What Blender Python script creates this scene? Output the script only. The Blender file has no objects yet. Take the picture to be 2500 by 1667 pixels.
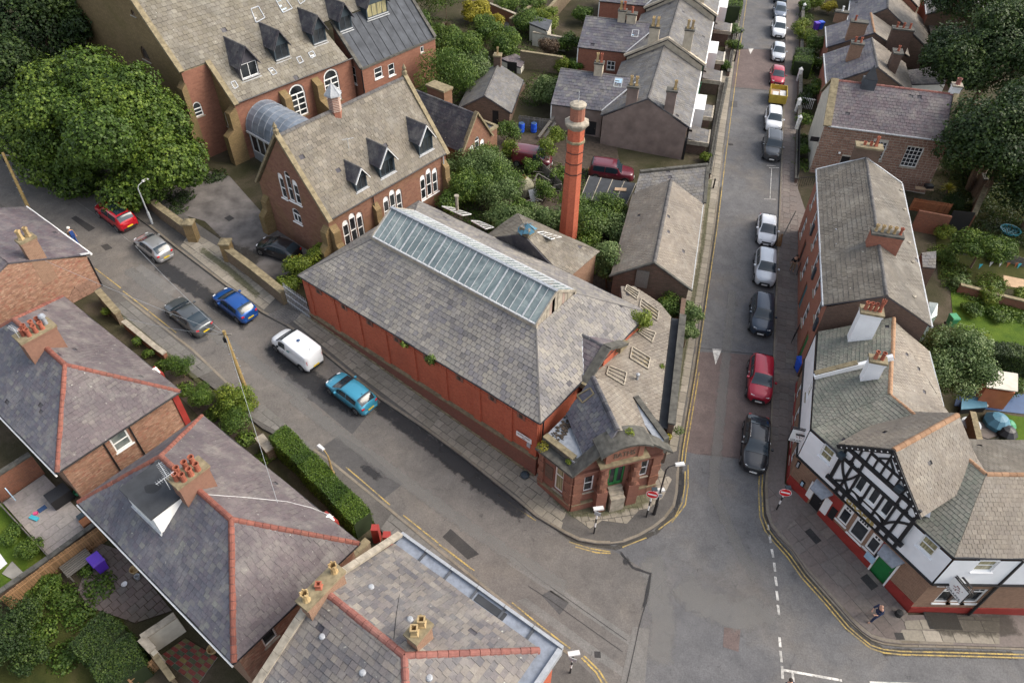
import bpy,math,random,bmesh
import numpy as np
from mathutils import Vector,Matrix,Euler
S=bpy.context.scene
COL=S.collection
# ------------------------------------------------------------------ camera
HC=40.0 # camera height above the junction, metres
PITCH=math.radians(44.2);ROLL=math.radians(0.8);FPX=1735.0
_f=np.array([0,math.cos(PITCH),-math.sin(PITCH)]);_u0=np.array([0,math.sin(PITCH),math.cos(PITCH)]);_r0=np.array([1.,0,0])
_c,_s=math.cos(ROLL),math.sin(ROLL)
_r=_c*_r0+_s*_u0;_u=-_s*_r0+_c*_u0
CAMP=np.array([0.,0.,HC])
cam=bpy.data.cameras.new('camera');camo=bpy.data.objects.new('camera',cam);COL.objects.link(camo)
camo.matrix_world=Matrix(((_r[0],_u[0],-_f[0],0),(_r[1],_u[1],-_f[1],0),(_r[2],_u[2],-_f[2],HC),(0,0,0,1)))
cam.sensor_width=36;cam.lens=FPX/2500*36;cam.clip_end=2000;cam.clip_start=0.5
S.camera=camo
# ------------------------------------------------------------------ light
SUN_EL,SUN_AZ=math.radians(42),math.radians(88) # azimuth measured from +Y towards +X
w=bpy.data.worlds.new('World');S.world=w;w.use_nodes=True
nt=w.node_tree;nt.nodes.clear()
_o=nt.nodes.new('ShaderNodeOutputWorld');_b=nt.nodes.new('ShaderNodeBackground');_k=nt.nodes.new('ShaderNodeTexSky')
_k.sky_type='NISHITA';_k.sun_disc=False;_k.sun_elevation=SUN_EL;_k.sun_rotation=SUN_AZ;_k.dust_density=3.0;_k.air_density=1.0
_hs=nt.nodes.new('ShaderNodeHueSaturation');_hs.inputs['Saturation'].default_value=.45
nt.links.new(_k.outputs[0],_hs.inputs['Color']);nt.links.new(_hs.outputs[0],_b.inputs[0]);_b.inputs[1].default_value=0.15
nt.links.new(_b.outputs[0],_o.inputs[0])
sl=bpy.data.lights.new('sun','SUN');sl.energy=1.4;sl.angle=math.radians(38);sl.color=(1,.88,.72)
so=bpy.data.objects.new('sun',sl);COL.objects.link(so)
_sd=Vector((math.sin(SUN_AZ)*math.cos(SUN_EL),math.cos(SUN_AZ)*math.cos(SUN_EL),math.sin(SUN_EL)))
so.rotation_euler=_sd.to_track_quat('Z','Y').to_euler();so.location=(0,0,80)
S.view_settings.view_transform='Standard';S.view_settings.look='None';S.view_settings.exposure=1.1;S.view_settings.gamma=1
S.view_settings.use_curve_mapping=False
# ------------------------------------------------------------------ survey helpers: the ground is one tilted plane
GX,GY=-.045,.05
def g(x,y):return GY*(y-28)+GX*(x-1.8)
def ray(px,py):return _f+_r*((px-1250)/FPX)+_u*((833.5-py)/FPX)
def P(px,py,z):
 d=ray(px,py);return CAMP+d*((z-HC)/d[2])
def GP(px,py,dz=0.):
 d=ray(px,py);t=(GY*(-28)+GX*(-1.8)+dz-HC)/(d[2]-GX*d[0]-GY*d[1]);return CAMP+t*d
def gz(x,y,dz=0.):return np.array([x,y,g(x,y)+dz])
class Fr:
 """local frame of a building: s along, t to the left of s, z up"""
 def __init__(f,x,y,deg):
  a=math.radians(deg);f.o=np.array([x,y,0.]);f.u=np.array([math.cos(a),math.sin(a),0.]);f.v=np.array([-math.sin(a),math.cos(a),0.]);f.a=a
 def p(f,s,t,z):return f.o+f.u*s+f.v*t+np.array([0,0,z])
 def g(f,s,t,dz=0.):
  q=f.p(s,t,0);return g(q[0],q[1])+dz
 def wt(f,px,py,t=0.): # pixel -> (s,z) on the vertical plane t=const
  d=ray(px,py);q=f.o+f.v*t;k=((q-CAMP)@f.v)/(d@f.v);h=CAMP+k*d;return float((h-f.o)@f.u),float(h[2])
 def ws(f,px,py,s=0.): # pixel -> (t,z) on the vertical plane s=const
  d=ray(px,py);q=f.o+f.u*s;k=((q-CAMP)@f.u)/(d@f.u);h=CAMP+k*d;return float((h-f.o)@f.v),float(h[2])
 def at(f,px,py,z):
  q=P(px,py,z)-f.o;return float(q@f.u),float(q@f.v)
 def sub(f,s,t,deg=0.):
  q=f.p(s,t,0);return Fr(q[0],q[1],math.degrees(f.a)+deg)
R=random.Random(7)
def V(*a):return np.array(a,float)
NR=np.random.default_rng(7)
# ------------------------------------------------------------------ object plumbing
WPOS={}
def tag(o,label=None,cat=None,group=None,kind=None):
 if label:o['label']=label
 if cat:o['category']=cat
 if group:o['group']=group
 if kind:o['kind']=kind
 return o
def empty(name,loc,label=None,cat=None,group=None,rz=0.):
 o=bpy.data.objects.new(name,None);COL.objects.link(o);o.location=Vector([float(c)for c in loc]);o.rotation_euler=(0,0,rz)
 o.empty_display_size=.3;WPOS[o.name]=np.array([float(c)for c in loc]);return tag(o,label,cat,group)
def link(o,wpos,parent=None):
 COL.objects.link(o);wpos=np.array(wpos,float);WPOS[o.name]=wpos
 if parent is not None:
  o.parent=parent;o.location=Vector(wpos-WPOS[parent.name])
 else:o.location=Vector(wpos)
 return o
def finish_mesh(me,tints=None,uv=True):
 n=len(me.polygons)
 if tints is not None:
  a=me.attributes.new('tint','FLOAT','FACE');a.data.foreach_set('value',np.asarray(tints,np.float32))
 if uv and n:
  nl=len(me.loops);nor=np.empty(n*3,np.float32);me.polygons.foreach_get('normal',nor);nor=nor.reshape(-1,3)
  tot=np.empty(n,np.int32);me.polygons.foreach_get('loop_total',tot);vi=np.empty(nl,np.int32);me.loops.foreach_get('vertex_index',vi)
  co=np.empty(len(me.vertices)*3,np.float32);me.vertices.foreach_get('co',co);co=co.reshape(-1,3)[vi]
  ln=np.repeat(nor,tot,axis=0)
  flat=np.abs(ln[:,2])>.97
  tx=np.stack([-ln[:,1],ln[:,0],np.zeros(nl)],1);m=np.linalg.norm(tx,axis=1);tx=tx/np.maximum(m,1e-6)[:,None];tx[flat]=(1,0,0)
  ty=np.cross(ln,tx);ty[flat]=(0,1,0)
  u=np.stack([(co*tx).sum(1),(co*ty).sum(1)],1).astype(np.float32)
  me.uv_layers.new(name='uv').data.foreach_set('uv',u.ravel())
class MB:
 def __init__(s):s.v=[];s.f=[];s.m=[];s.t=[]
 def poly(s,pts,m=0,t=.5):
  b=len(s.v);s.v.extend([tuple(p)for p in pts]);s.f.append(tuple(range(b,b+len(pts))));s.m.append(m);s.t.append(t)
 def hexa(s,a,b,m=0,t=.5,cap=True):
  """a, b: lists of matching points (bottom ring, top ring), counter-clockwise seen from the top"""
  n=len(a);k=len(s.v);s.v.extend([tuple(p)for p in a]);s.v.extend([tuple(p)for p in b])
  for i in range(n):
   j=(i+1)%n;s.f.append((k+i,k+j,k+n+j,k+n+i));s.m.append(m);s.t.append(t)
  if cap:
   s.f.append(tuple(k+n+i for i in range(n)));s.f.append(tuple(k+i for i in reversed(range(n))));s.m+=[m,m];s.t+=[t,t]
 def obox(s,o,ux,uy,uz,m=0,t=.5):
  o=np.array(o,float);ux=np.array(ux,float);uy=np.array(uy,float);uz=np.array(uz,float)
  a=[o,o+ux,o+ux+uy,o+uy];s.hexa(a,[q+uz for q in a],m,t)
 def box(s,x0,x1,y0,y1,z0,z1,m=0,t=.5):s.obox((x0,y0,z0),(x1-x0,0,0),(0,y1-y0,0),(0,0,z1-z0),m,t)
 def fbox(s,f,s0,s1,t0,t1,z0,z1,m=0,t=.5):
  a=f.p(s0,t0,z0);s.obox(a,f.u*(s1-s0),f.v*(t1-t0),(0,0,z1-z0),m,t)
 def bar(s,p,q,w,h=None,m=0,t=.5,up=(0,0,1)):
  p=np.array(p,float);q=np.array(q,float);h=h or w;d=q-p;L=np.linalg.norm(d)
  if L<1e-6:return
  d/=L;x=np.cross(d,up);n=np.linalg.norm(x)
  x=np.cross(d,(1,0,0))if n<1e-4 else x;x=x/np.linalg.norm(x);y=np.cross(x,d)
  o=p-x*w/2-y*h/2;s.obox(o,d*L,x*w,y*h,m,t)
 def tube(s,p,q,r0,r1=None,n=8,m=0,t=.5,cap=True):
  p=np.array(p,float);q=np.array(q,float);r1=r0 if r1 is None else r1;d=q-p;d=d/np.linalg.norm(d)
  x=np.cross(d,(0,0,1));x=np.array([1.,0,0])if np.linalg.norm(x)<1e-3 else x/np.linalg.norm(x);y=np.cross(d,x)
  cs=[(math.cos(2*math.pi*i/n),math.sin(2*math.pi*i/n))for i in range(n)]
  s.hexa([p+x*r0*c+y*r0*k for c,k in cs],[q+x*r1*c+y*r1*k for c,k in cs],m,t,cap)
 def path(s,pts,r,n=6,m=0,t=.5):
  for a,b in zip(pts[:-1],pts[1:]):s.tube(a,b,r,r,n,m,t)
 def lathe(s,c,prof,n=14,m=0,t=.5,rot=0.):
  c=np.array(c,float)
  for(r0,z0),(r1,z1)in zip(prof[:-1],prof[1:]):
   a=[c+np.array([r0*math.cos(rot+2*math.pi*i/n),r0*math.sin(rot+2*math.pi*i/n),z0])for i in range(n)]
   b=[c+np.array([r1*math.cos(rot+2*math.pi*i/n),r1*math.sin(rot+2*math.pi*i/n),z1])for i in range(n)]
   for i in range(n):
    j=(i+1)%n
    if r1<1e-5:s.poly([a[i],a[j],b[i]],m,t)
    elif r0<1e-5:s.poly([a[i],b[j],b[i]],m,t)
    else:s.poly([a[i],a[j],b[j],b[i]],m,t)
 def prism(s,pts,n,m=0,t=.5):
  """extrude planar polygon pts by vector n"""
  pts=[np.array(p,float)for p in pts];n=np.array(n,float)
  A=np.zeros(3)
  for i in range(1,len(pts)-1):A+=np.cross(pts[i]-pts[0],pts[i+1]-pts[0])
  if A@n<0:pts=pts[::-1]
  s.hexa(pts,[p+n for p in pts],m,t)
 def build(s,name,mats,parent=None,label=None,cat=None,group=None,kind=None,smooth=False,uv=True):
  v=np.array(s.v,float).reshape(-1,3)
  if not len(v):return None
  me=bpy.data.meshes.new(name);me.from_pydata(v.tolist(),[],s.f)
  if not isinstance(mats,(list,tuple)):mats=[mats]
  for m in mats:me.materials.append(MAT(m))
  if len(mats)>1:me.polygons.foreach_set('material_index',np.array(s.m,np.int32))
  finish_mesh(me,s.t,uv)
  b=np.array([(v[:,0].min()+v[:,0].max())/2,(v[:,1].min()+v[:,1].max())/2,v[:,2].min()])
  me.vertices.foreach_set('co',(v-b).astype(np.float32).ravel());me.update()
  if smooth:me.shade_smooth()
  o=bpy.data.objects.new(name,me);link(o,b,parent);return tag(o,label,cat,group,kind)
def copy_tree(src,loc,rz,label=None):
 def rec(o,par):
  c=o.copy();COL.objects.link(c);c.parent=par
  for ch in o.children:rec(ch,c)
  return c
 r=rec(src,None);r.location=Vector([float(k)for k in loc]);r.rotation_euler=(r.rotation_euler[0],r.rotation_euler[1],rz)
 if label:r['label']=label
 return r
# ------------------------------------------------------------------ tiling: real pieces on a plane
def clip2(poly,cl):
 out=poly
 n=len(cl)
 for i in range(n):
  ax,ay=cl[i];bx,by=cl[(i+1)%n];inp=out;out=[]
  if not inp:return[]
  ex,ey=bx-ax,by-ay
  d=[ex*(q[1]-ay)-ey*(q[0]-ax)for q in inp]
  for j in range(len(inp)):
   k=(j+1)%len(inp)
   if d[j]>=0:out.append(inp[j])
   if(d[j]>=0)!=(d[k]>=0):
    t=d[j]/(d[j]-d[k]);out.append((inp[j][0]+(inp[k][0]-inp[j][0])*t,inp[j][1]+(inp[k][1]-inp[j][1])*t))
 return out
def area2(p):return .5*sum(p[i][0]*p[(i+1)%len(p)][1]-p[(i+1)%len(p)][0]*p[i][1]for i in range(len(p)))
_protos={}
def piece_proto(name,w,h,th0,th1,mat):
 k=(name,round(w,3),round(h,3),th0,th1,mat)
 if k not in _protos:
  me=bpy.data.meshes.new(name);x0,x1=0,w
  me.from_pydata([(x0,0,0),(x1,0,0),(x1,h,0),(x0,h,0),(x0,0,th0),(x1,0,th0),(x1,h,th1),(x0,h,th1)],[],
                       [(4,5,6,7),(0,1,5,4),(1,2,6,5),(3,0,4,7),(2,3,7,6)])
  me.materials.append(MAT(mat));me.uv_layers.new(name='uv');_protos[k]=me
 return _protos[k]
class Field:
 """pieces laid on planes; the largest in view become objects of their own, the rest one mesh"""
 def __init__(s,parent,name,mat,singles=300,jitter=1.0,seed=1):
  s.par=parent;s.name=name;s.mat=mat;s.n=singles;s.mb=MB();s.c=[];s.rng=random.Random(seed);s.j=jitter
 def plane(s,poly,w,h,th=.02,gap=.012,up=None,lift=0.012,bond=.5,randw=0.,tint=None,th1=None,flat=False,miss=0.):
  rng=s.rng;P3=[np.array(p,float)for p in poly];n=np.zeros(3)
  for i in range(1,len(P3)-1):n+=np.cross(P3[i]-P3[0],P3[i+1]-P3[0])
  n/=np.linalg.norm(n)
  if n[2]<-1e-4 or(abs(n[2])<1e-4 and(CAMP-P3[0])@n<0):n=-n;P3=P3[::-1]
  y=np.array([0,0,1.])if up is None else np.array(up,float);y=y-n*(y@n);y/=np.linalg.norm(y);x=np.cross(y,n);o=P3[0]
  q=[((p-o)@x,(p-o)@y)for p in P3]
  if area2(q)<0:q=q[::-1]
  x0=min(a for a,b in q);x1=max(a for a,b in q);y0=min(b for a,b in q);y1=max(b for a,b in q)
  th1=(th if flat else th*.25)if th1 is None else th1
  nr=max(1,int(math.ceil((y1-y0)/h)));drift=rng.uniform(0,w)
  for r in range(nr):
   yb=y0+r*h;xs=x0-drift-(bond*w if r%2 else 0)-rng.uniform(0,.06)*w*s.j
   rt=rng.random()*.25-.12
   while xs<x1:
    ww=w*(1+rng.uniform(-randw,randw));a,b=xs+gap/2,xs+ww-gap/2;xs+=ww
    if b<=x0 or a>=x1 or(miss and rng.random()<miss):continue
    if not flat and rng.random()<.0035:continue
    slip=-.07 if(not flat and rng.random()<.008)else 0
    yl=yb+slip+rng.uniform(-.012,.012)*s.j*(h/.3);yh=yb+h-gap*(1 if flat else .2)
    quad=[(a,yl),(b,yl),(b,yh),(a,yh)];c=clip2(quad,q)
    if len(c)<3:continue
    A=area2(c)
    if A<.04*w*h:continue
    t=min(1,max(0,rng.random()*.8+.1+rt*.5))if tint is None else tint(rng)
    dz=rng.uniform(0,th*.35)*s.j+(0 if flat else .022*(1+math.sin(a*1.3+yb*.7)*math.sin(yb*1.1+a*.4)));full=A>.995*(b-a)*(yh-yl)and len(c)==4
    org=o+x*a+y*yl+n*(lift+dz)
    if full and s.n:
     d=CAMP-org;L=np.linalg.norm(d);dd=org-CAMP;z=dd@_f;px=1250+FPX*(dd@_r)/z;py=833.5-FPX*(dd@_u)/z
     vis=1. if(-20<px<2520 and-20<py<1690)else .01
     s.c.append(((d@n)/L/L/L*vis*(b-a)*(yh-yl),org,x,y,n,b-a,yh-yl,th,th1,t))
    else:s.emit(c,a,yl,yh,o,x,y,n,lift+dz,th,th1,t)
 def emit(s,c,a,yl,yh,o,x,y,n,lf,th,th1,t):
  mb=s.mb;k=len(mb.v);m=len(c)
  for(cx,cy)in c:
   f=(cy-yl)/max(yh-yl,1e-6);mb.v.append(tuple(o+x*cx+y*cy+n*(lf+th+(th1-th)*f)))
  for(cx,cy)in c:mb.v.append(tuple(o+x*cx+y*cy))
  mb.f.append(tuple(range(k,k+m)));mb.m.append(0);mb.t.append(t)
  for i in range(m):
   j=(i+1)%m;mb.f.append((k+m+i,k+m+j,k+j,k+i));mb.m.append(0);mb.t.append(t)
 def done(s,kind='stuff',label=None):
  s.c.sort(key=lambda e:-e[0]);one=s.c[:s.n];rest=s.c[s.n:]
  for(_,org,x,y,n,w,h,th,th1,t)in rest:
   s.emit([(0,0),(w,0),(w,h),(0,h)],0,0,h,org,x,y,n,0,th,th1,t)
  pw=WPOS[s.par.name]if s.par else np.zeros(3)
  for(_,org,x,y,n,w,h,th,th1,t)in one:
   w2=round(w/.02)*.02;me=piece_proto(s.name,max(w2,.02),round(h/.02)*.02,th,th1,s.mat)
   ob=bpy.data.objects.new(s.name,me);COL.objects.link(ob);ob['tint']=float(t)
   M=Matrix(((x[0],y[0],n[0],org[0]-pw[0]),(x[1],y[1],n[1],org[1]-pw[1]),(x[2],y[2],n[2],org[2]-pw[2]),(0,0,0,1)))
   if s.par:ob.parent=s.par
   ob.matrix_basis=M
  o=s.mb.build(s.name+'s' if not s.name.endswith('s')else s.name,s.mat,s.par,kind=kind)
  return o
# ------------------------------------------------------------------ materials
_mats={};_defs={}
def MAT(n):
 if n not in _mats:_mats[n]=_defs[n](n)
 return _mats[n]
def hexc(r,g_,b):return(r,g_,b,1)
class NB:
 def __init__(s,name):
  s.m=bpy.data.materials.new(name);s.m.use_nodes=True;s.t=s.m.node_tree;s.t.nodes.clear()
  s.out=s.n('OutputMaterial');s.b=s.n('BsdfPrincipled');s.t.links.new(s.b.outputs[0],s.out.inputs[0])
 def n(s,t,**k):
  x=s.t.nodes.new('ShaderNode'+t)
  for a,v in k.items():setattr(x,a,v)
  return x
 def l(s,a,b):s.t.links.new(a,b)
 def pos(s):return s.n('NewGeometry').outputs['Position']
 def uv(s):return s.n('UVMap').outputs[0]
 def noise(s,sc,det=3,rough=.55,vec=None,dist=0.):
  x=s.n('TexNoise');x.inputs['Scale'].default_value=sc;x.inputs['Detail'].default_value=det;x.inputs['Roughness'].default_value=rough;x.inputs['Distortion'].default_value=dist
  s.l(vec or s.pos(),x.inputs['Vector']);return x.outputs['Fac']
 def tint(s):
  a=s.n('Attribute',attribute_name='tint',attribute_type='GEOMETRY').outputs['Fac'];b=s.n('Attribute',attribute_name='tint',attribute_type='OBJECT').outputs['Fac']
  return s.math('ADD',a,b)
 def math(s,op,a,b=None,c=None,clamp=False):
  x=s.n('Math',operation=op);x.use_clamp=clamp
  for i,v in enumerate((a,b,c)):
   if v is None:continue
   if isinstance(v,(int,float)):x.inputs[i].default_value=v
   else:s.l(v,x.inputs[i])
  return x.outputs[0]
 def ramp(s,fac,stops,interp='LINEAR'):
  x=s.n('ValToRGB');x.color_ramp.interpolation=interp;e=x.color_ramp.elements
  while len(e)<len(stops):e.new(.5)
  for i,(p,c)in enumerate(stops):
   e[i].position=p;e[i].color=(*c,1)if len(c)==3 else c
  s.l(fac,x.inputs[0]);return x.outputs[0]
 def mix(s,f,a,b,mode='MIX'):
  x=s.n('Mix',data_type='RGBA',blend_type=mode)
  for i,v in((0,f),(6,a),(7,b)):
   if isinstance(v,(int,float)):x.inputs[i].default_value=v
   elif isinstance(v,tuple):x.inputs[i].default_value=(*v,1)if len(v)==3 else v
   else:s.l(v,x.inputs[i])
  return x.outputs[2]
 def bump(s,h,st=.3,dist=.02):
  x=s.n('Bump');x.inputs['Strength'].default_value=st;x.inputs['Distance'].default_value=dist;s.l(h,x.inputs['Height']);s.l(x.outputs[0],s.b.inputs['Normal'])
 def fin(s,col,rough=.85,metal=0.,spec=.3):
  if isinstance(col,tuple):s.b.inputs['Base Color'].default_value=(*col,1)if len(col)==3 else col
  else:s.l(col,s.b.inputs['Base Color'])
  if isinstance(rough,(int,float)):s.b.inputs['Roughness'].default_value=rough
  else:s.l(rough,s.b.inputs['Roughness'])
  s.b.inputs['Metallic'].default_value=metal;s.b.inputs['Specular IOR Level'].default_value=spec
  return s.m
def d(name):
 def dec(fn):_defs[name]=fn;return fn
 return dec
def plain(name,col,rough=.6,metal=0.,spec=.4,var=.12,nsc=2.):
 def fn(n):
  b=NB(n);f=b.noise(nsc,4);a=tuple(c*(1-var)for c in col);e=tuple(min(1,c*(1+var))for c in col)
  return b.fin(b.ramp(f,[(.3,a),(.7,e)]),rough,metal,spec)
 _defs[name]=fn
def slate(name,cols,moss=.25,mosscol=(.13,.12,.03),rough=.7,streak=.35,light=(.34,.33,.29)):
 def fn(n):
  b=NB(n);t=b.tint();k=len(cols)
  c=b.ramp(t,[(i/(k-1),cc)for i,cc in enumerate(cols)])
  f=b.noise(.8,5,.65,dist=.4);c=b.mix(b.math('MULTIPLY',b.math('SUBTRACT',f,.47,clamp=True),2.6,clamp=True),c,b.mix(.5,c,light));f2=b.noise(.28,4,.6,dist=.6);c=b.mix(.75,c,b.ramp(f2,[(.3,(.72,.72,.74)),(.7,(1.25,1.22,1.18))]),'MULTIPLY')
  fine=b.noise(14,4,.7);c=b.mix(.55,c,b.ramp(fine,[(.25,(.55,.55,.55)),(.75,(1.25,1.22,1.18))]),'MULTIPLY')
  mp=b.n('Mapping');mp.inputs['Scale'].default_value=(6,.7,1);b.l(b.uv(),mp.inputs[0])
  st=b.noise(1.0,3,.6,mp.outputs[0]);c=b.mix(b.math('MULTIPLY',b.math('SUBTRACT',st,.52,clamp=True),streak*5,clamp=True),c,b.mix(.6,c,(.03,.03,.035)))
  m=b.noise(.55,5,.65,dist=.5);mk=b.math('MULTIPLY',b.math('SUBTRACT',m,1-.18-moss*.55,clamp=True),7.,clamp=True)
  mk=b.math('MULTIPLY',mk,b.math('ADD',fine,.2));c=b.mix(mk,c,mosscol)
  lic=b.noise(5.5,2,.5);c=b.mix(b.math('MULTIPLY',b.math('SUBTRACT',lic,.70,clamp=True),8,clamp=True),c,(.42,.42,.36))
  b.bump(fine,.25,.01)
  return b.fin(c,rough,spec=.35)
 _defs[name]=fn
slate('slate_baths',[(.10,.097,.10),(.19,.18,.172),(.24,.225,.195),(.15,.145,.155),(.31,.29,.25)],moss=.12)
slate('slate_school',[(.105,.092,.073),(.155,.137,.106),(.13,.115,.095),(.215,.19,.15)],moss=.22)
slate('slate_church',[(.115,.104,.08),(.155,.14,.108),(.135,.122,.10),(.22,.205,.165)],moss=.35,mosscol=(.14,.12,.04))
slate('slate_dark',[(.035,.037,.045),(.065,.066,.078),(.05,.045,.058),(.09,.09,.095)],moss=.1)
slate('slate_purple',[(.085,.066,.078),(.13,.105,.118),(.105,.095,.11),(.155,.13,.13)],moss=.12)
slate('slate_blue',[(.072,.073,.092),(.11,.112,.135),(.098,.09,.112),(.17,.178,.165)],moss=.14,mosscol=(.16,.17,.09))
slate('slate_semi',[(.098,.08,.085),(.128,.106,.112),(.112,.096,.102),(.16,.142,.135)],moss=.12,mosscol=(.19,.20,.12))
slate('slate_corner',[(.11,.103,.105),(.18,.162,.145),(.10,.098,.108),(.155,.14,.138),(.245,.225,.19)],moss=.12)
slate('slate_green',[(.11,.12,.10),(.165,.175,.145),(.14,.14,.12),(.21,.21,.175)],moss=.15)
slate('slate_buff',[(.15,.128,.105),(.20,.175,.142),(.175,.152,.128),(.25,.222,.18)],moss=.15)
slate('slate_grey',[(.095,.095,.10),(.13,.13,.135),(.115,.108,.10),(.165,.16,.15)],moss=.15)
slate('tile_grey',[(.095,.085,.07),(.125,.112,.092),(.11,.098,.082),(.145,.13,.11)],moss=.2)
def tmat(name,cols,var=.3,rough=.85,nsc=6.,bump=.2,grime=.3,grimecol=(.05,.045,.03)):
 """tinted pieces (stones, bricks, flags)"""
 def fn(n):
  b=NB(n);t=b.tint();k=len(cols);c=b.ramp(t,[(i/(k-1),cc)for i,cc in enumerate(cols)])
  f=b.noise(nsc,5,.65);c=b.mix(var*1.6,c,b.ramp(f,[(.25,(.45,.45,.45)),(.75,(1.3,1.28,1.25))]),'MULTIPLY')
  m=b.noise(.45,5,.6,dist=.4);c=b.mix(b.math('MULTIPLY',b.math('SUBTRACT',m,.5,clamp=True),grime*5,clamp=True),c,b.mix(.65,c,grimecol))
  b.bump(f,bump,.012);return b.fin(c,rough,spec=.25)
 _defs[name]=fn
tmat('flag',[(.20,.18,.145),(.29,.26,.21),(.24,.215,.175),(.38,.34,.28)],grime=.3,grimecol=(.05,.055,.02))
tmat('flag_grey',[(.12,.115,.11),(.16,.152,.142),(.14,.135,.125),(.20,.19,.175)],grime=.25)
tmat('flag_pink',[(.14,.115,.105),(.18,.15,.135),(.16,.14,.13),(.22,.19,.165)],grime=.25)
tmat('patio_slab',[(.26,.235,.225),(.30,.27,.26),(.28,.255,.24),(.33,.30,.275)],grime=.25,grimecol=(.10,.095,.06))
tmat('patio_red',[(.12,.095,.09),(.15,.12,.11),(.13,.115,.105),(.17,.14,.125)],grime=.4,grimecol=(.05,.06,.02))
tmat('kerbstone',[(.17,.145,.11),(.22,.19,.15),(.19,.17,.14)],grime=.3)
tmat('sett',[(.13,.12,.115),(.17,.16,.15),(.15,.14,.13)],grime=.2)
tmat('stone_block',[(.22,.13,.095),(.29,.175,.125),(.25,.145,.105),(.34,.215,.155)],var=.28,grime=.12)
tmat('stone_red',[(.22,.105,.07),(.26,.125,.085),(.24,.115,.08)],var=.35,grime=.25)
tmat('brick_stock',[(.27,.145,.095),(.33,.20,.135),(.22,.12,.085),(.38,.245,.17),(.28,.115,.08)],var=.2,grime=.15)
tmat('checker_red',[(.17,.04,.035),(.20,.06,.05)],var=.4,grime=.6)
tmat('checker_green',[(.04,.07,.05),(.20,.16,.06)],var=.3,grime=.4)
tmat('clay',[(.20,.078,.058),(.25,.095,.07),(.165,.062,.05)],var=.35,rough=.85,grime=.35,grimecol=(.14,.12,.09))
tmat('clay_old',[(.21,.085,.07),(.26,.115,.095),(.18,.08,.07)],var=.35,rough=.85,grime=.3,grimecol=(.25,.22,.17))
tmat('clay_orange',[(.29,.17,.10),(.35,.215,.13),(.25,.145,.085)],var=.2,grime=.15)
tmat('ridge_grey',[(.09,.085,.085),(.13,.125,.12)],var=.3)
tmat('pot_red',[(.30,.09,.055),(.38,.13,.08),(.24,.07,.045)],var=.3,grime=.35)
tmat('pot_buff',[(.36,.25,.12),(.42,.31,.16),(.30,.22,.12)],var=.3,grime=.4)
tmat('timber_fence',[(.26,.15,.07),(.32,.19,.10),(.22,.13,.065)],var=.3,nsc=9)
tmat('timber_grey',[(.13,.12,.105),(.18,.165,.145),(.10,.095,.085)],var=.3,nsc=9)
tmat('timber_red',[(.22,.08,.035),(.27,.11,.05),(.18,.065,.03)],var=.3)
def bricks(name,c1,c2,mort,sc=1.,grime=.3,dirt=(.06,.045,.03),dsc=.35,bw=.225,bh=.075,msz=.01,patch=None,bump=.25,var=.35):
 def fn(n):
  b=NB(n);x=b.n('TexBrick');x.inputs['Scale'].default_value=sc;x.inputs['Brick Width'].default_value=bw;x.inputs['Row Height'].default_value=bh
  x.inputs['Mortar Size'].default_value=msz;x.inputs['Color1'].default_value=(*c1,1);x.inputs['Color2'].default_value=(*c2,1);x.inputs['Mortar'].default_value=(*mort,1)
  x.inputs['Mortar Smooth'].default_value=.2;x.inputs['Bias'].default_value=-.1
  b.l(b.uv(),x.inputs['Vector']);c=x.outputs['Color']
  f=b.noise(7,5,.7);c=b.mix(var,c,b.ramp(f,[(.25,(.4,.4,.4)),(.75,(1.35,1.3,1.25))]),'MULTIPLY')
  m=b.noise(dsc,6,.65,dist=.6);c=b.mix(b.math('MULTIPLY',b.math('SUBTRACT',m,.48,clamp=True),grime*6,clamp=True),c,b.mix(.6,c,dirt))
  if patch:
   q=b.noise(.8,3,.5,dist=.3);c=b.mix(b.math('MULTIPLY',b.math('SUBTRACT',q,.56,clamp=True),5,clamp=True),c,patch)
  b.bump(b.math('ADD',x.outputs['Fac'],b.math('MULTIPLY',f,-.6)),-bump,.012);return b.fin(c,.88,spec=.2)
 _defs[name]=fn
bricks('brick_red',(.50,.125,.062),(.41,.09,.048),(.32,.13,.09),msz=.010,grime=.35,dirt=(.20,.065,.04),var=.45)
bricks('brick_red_base',(.24,.085,.06),(.19,.07,.055),(.17,.12,.09),grime=.45,dirt=(.09,.07,.05))
bricks('brick_brown',(.27,.16,.11),(.21,.115,.08),(.30,.22,.15),grime=.25)
bricks('brick_terrace',(.32,.12,.075),(.26,.09,.06),(.26,.16,.12),grime=.2)
bricks('brick_dark',(.13,.08,.06),(.09,.055,.045),(.14,.11,.09),grime=.35)
bricks('stone_sand',(.23,.118,.08),(.175,.085,.06),(.20,.13,.09),bw=.42,bh=.2,msz=.014,grime=.42,dirt=(.14,.11,.035))
bricks('stone_dark',(.16,.10,.075),(.11,.075,.055),(.14,.11,.085),bw=.32,bh=.13,msz=.014,grime=.5,dirt=(.055,.05,.035))
bricks('stone_olive',(.24,.17,.085),(.18,.13,.065),(.13,.095,.055),bw=.36,bh=.15,msz=.012,grime=.45,dirt=(.10,.09,.025))
bricks('stone_church',(.25,.115,.078),(.195,.088,.06),(.20,.12,.085),bw=.4,bh=.16,msz=.01,grime=.2,dirt=(.12,.06,.04))
bricks('stone_wall',(.22,.17,.12),(.17,.13,.09),(.13,.10,.07),bw=.4,bh=.2,msz=.02,grime=.5,dirt=(.08,.085,.03))
bricks('stone_carved',(.235,.11,.08),(.21,.098,.072),(.19,.09,.065),bw=.9,bh=.35,msz=.006,grime=.4,dirt=(.07,.045,.035),var=.3)
bricks('brick_garden',(.27,.10,.06),(.19,.075,.05),(.20,.14,.10),grime=.5,dirt=(.07,.06,.03))
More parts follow.
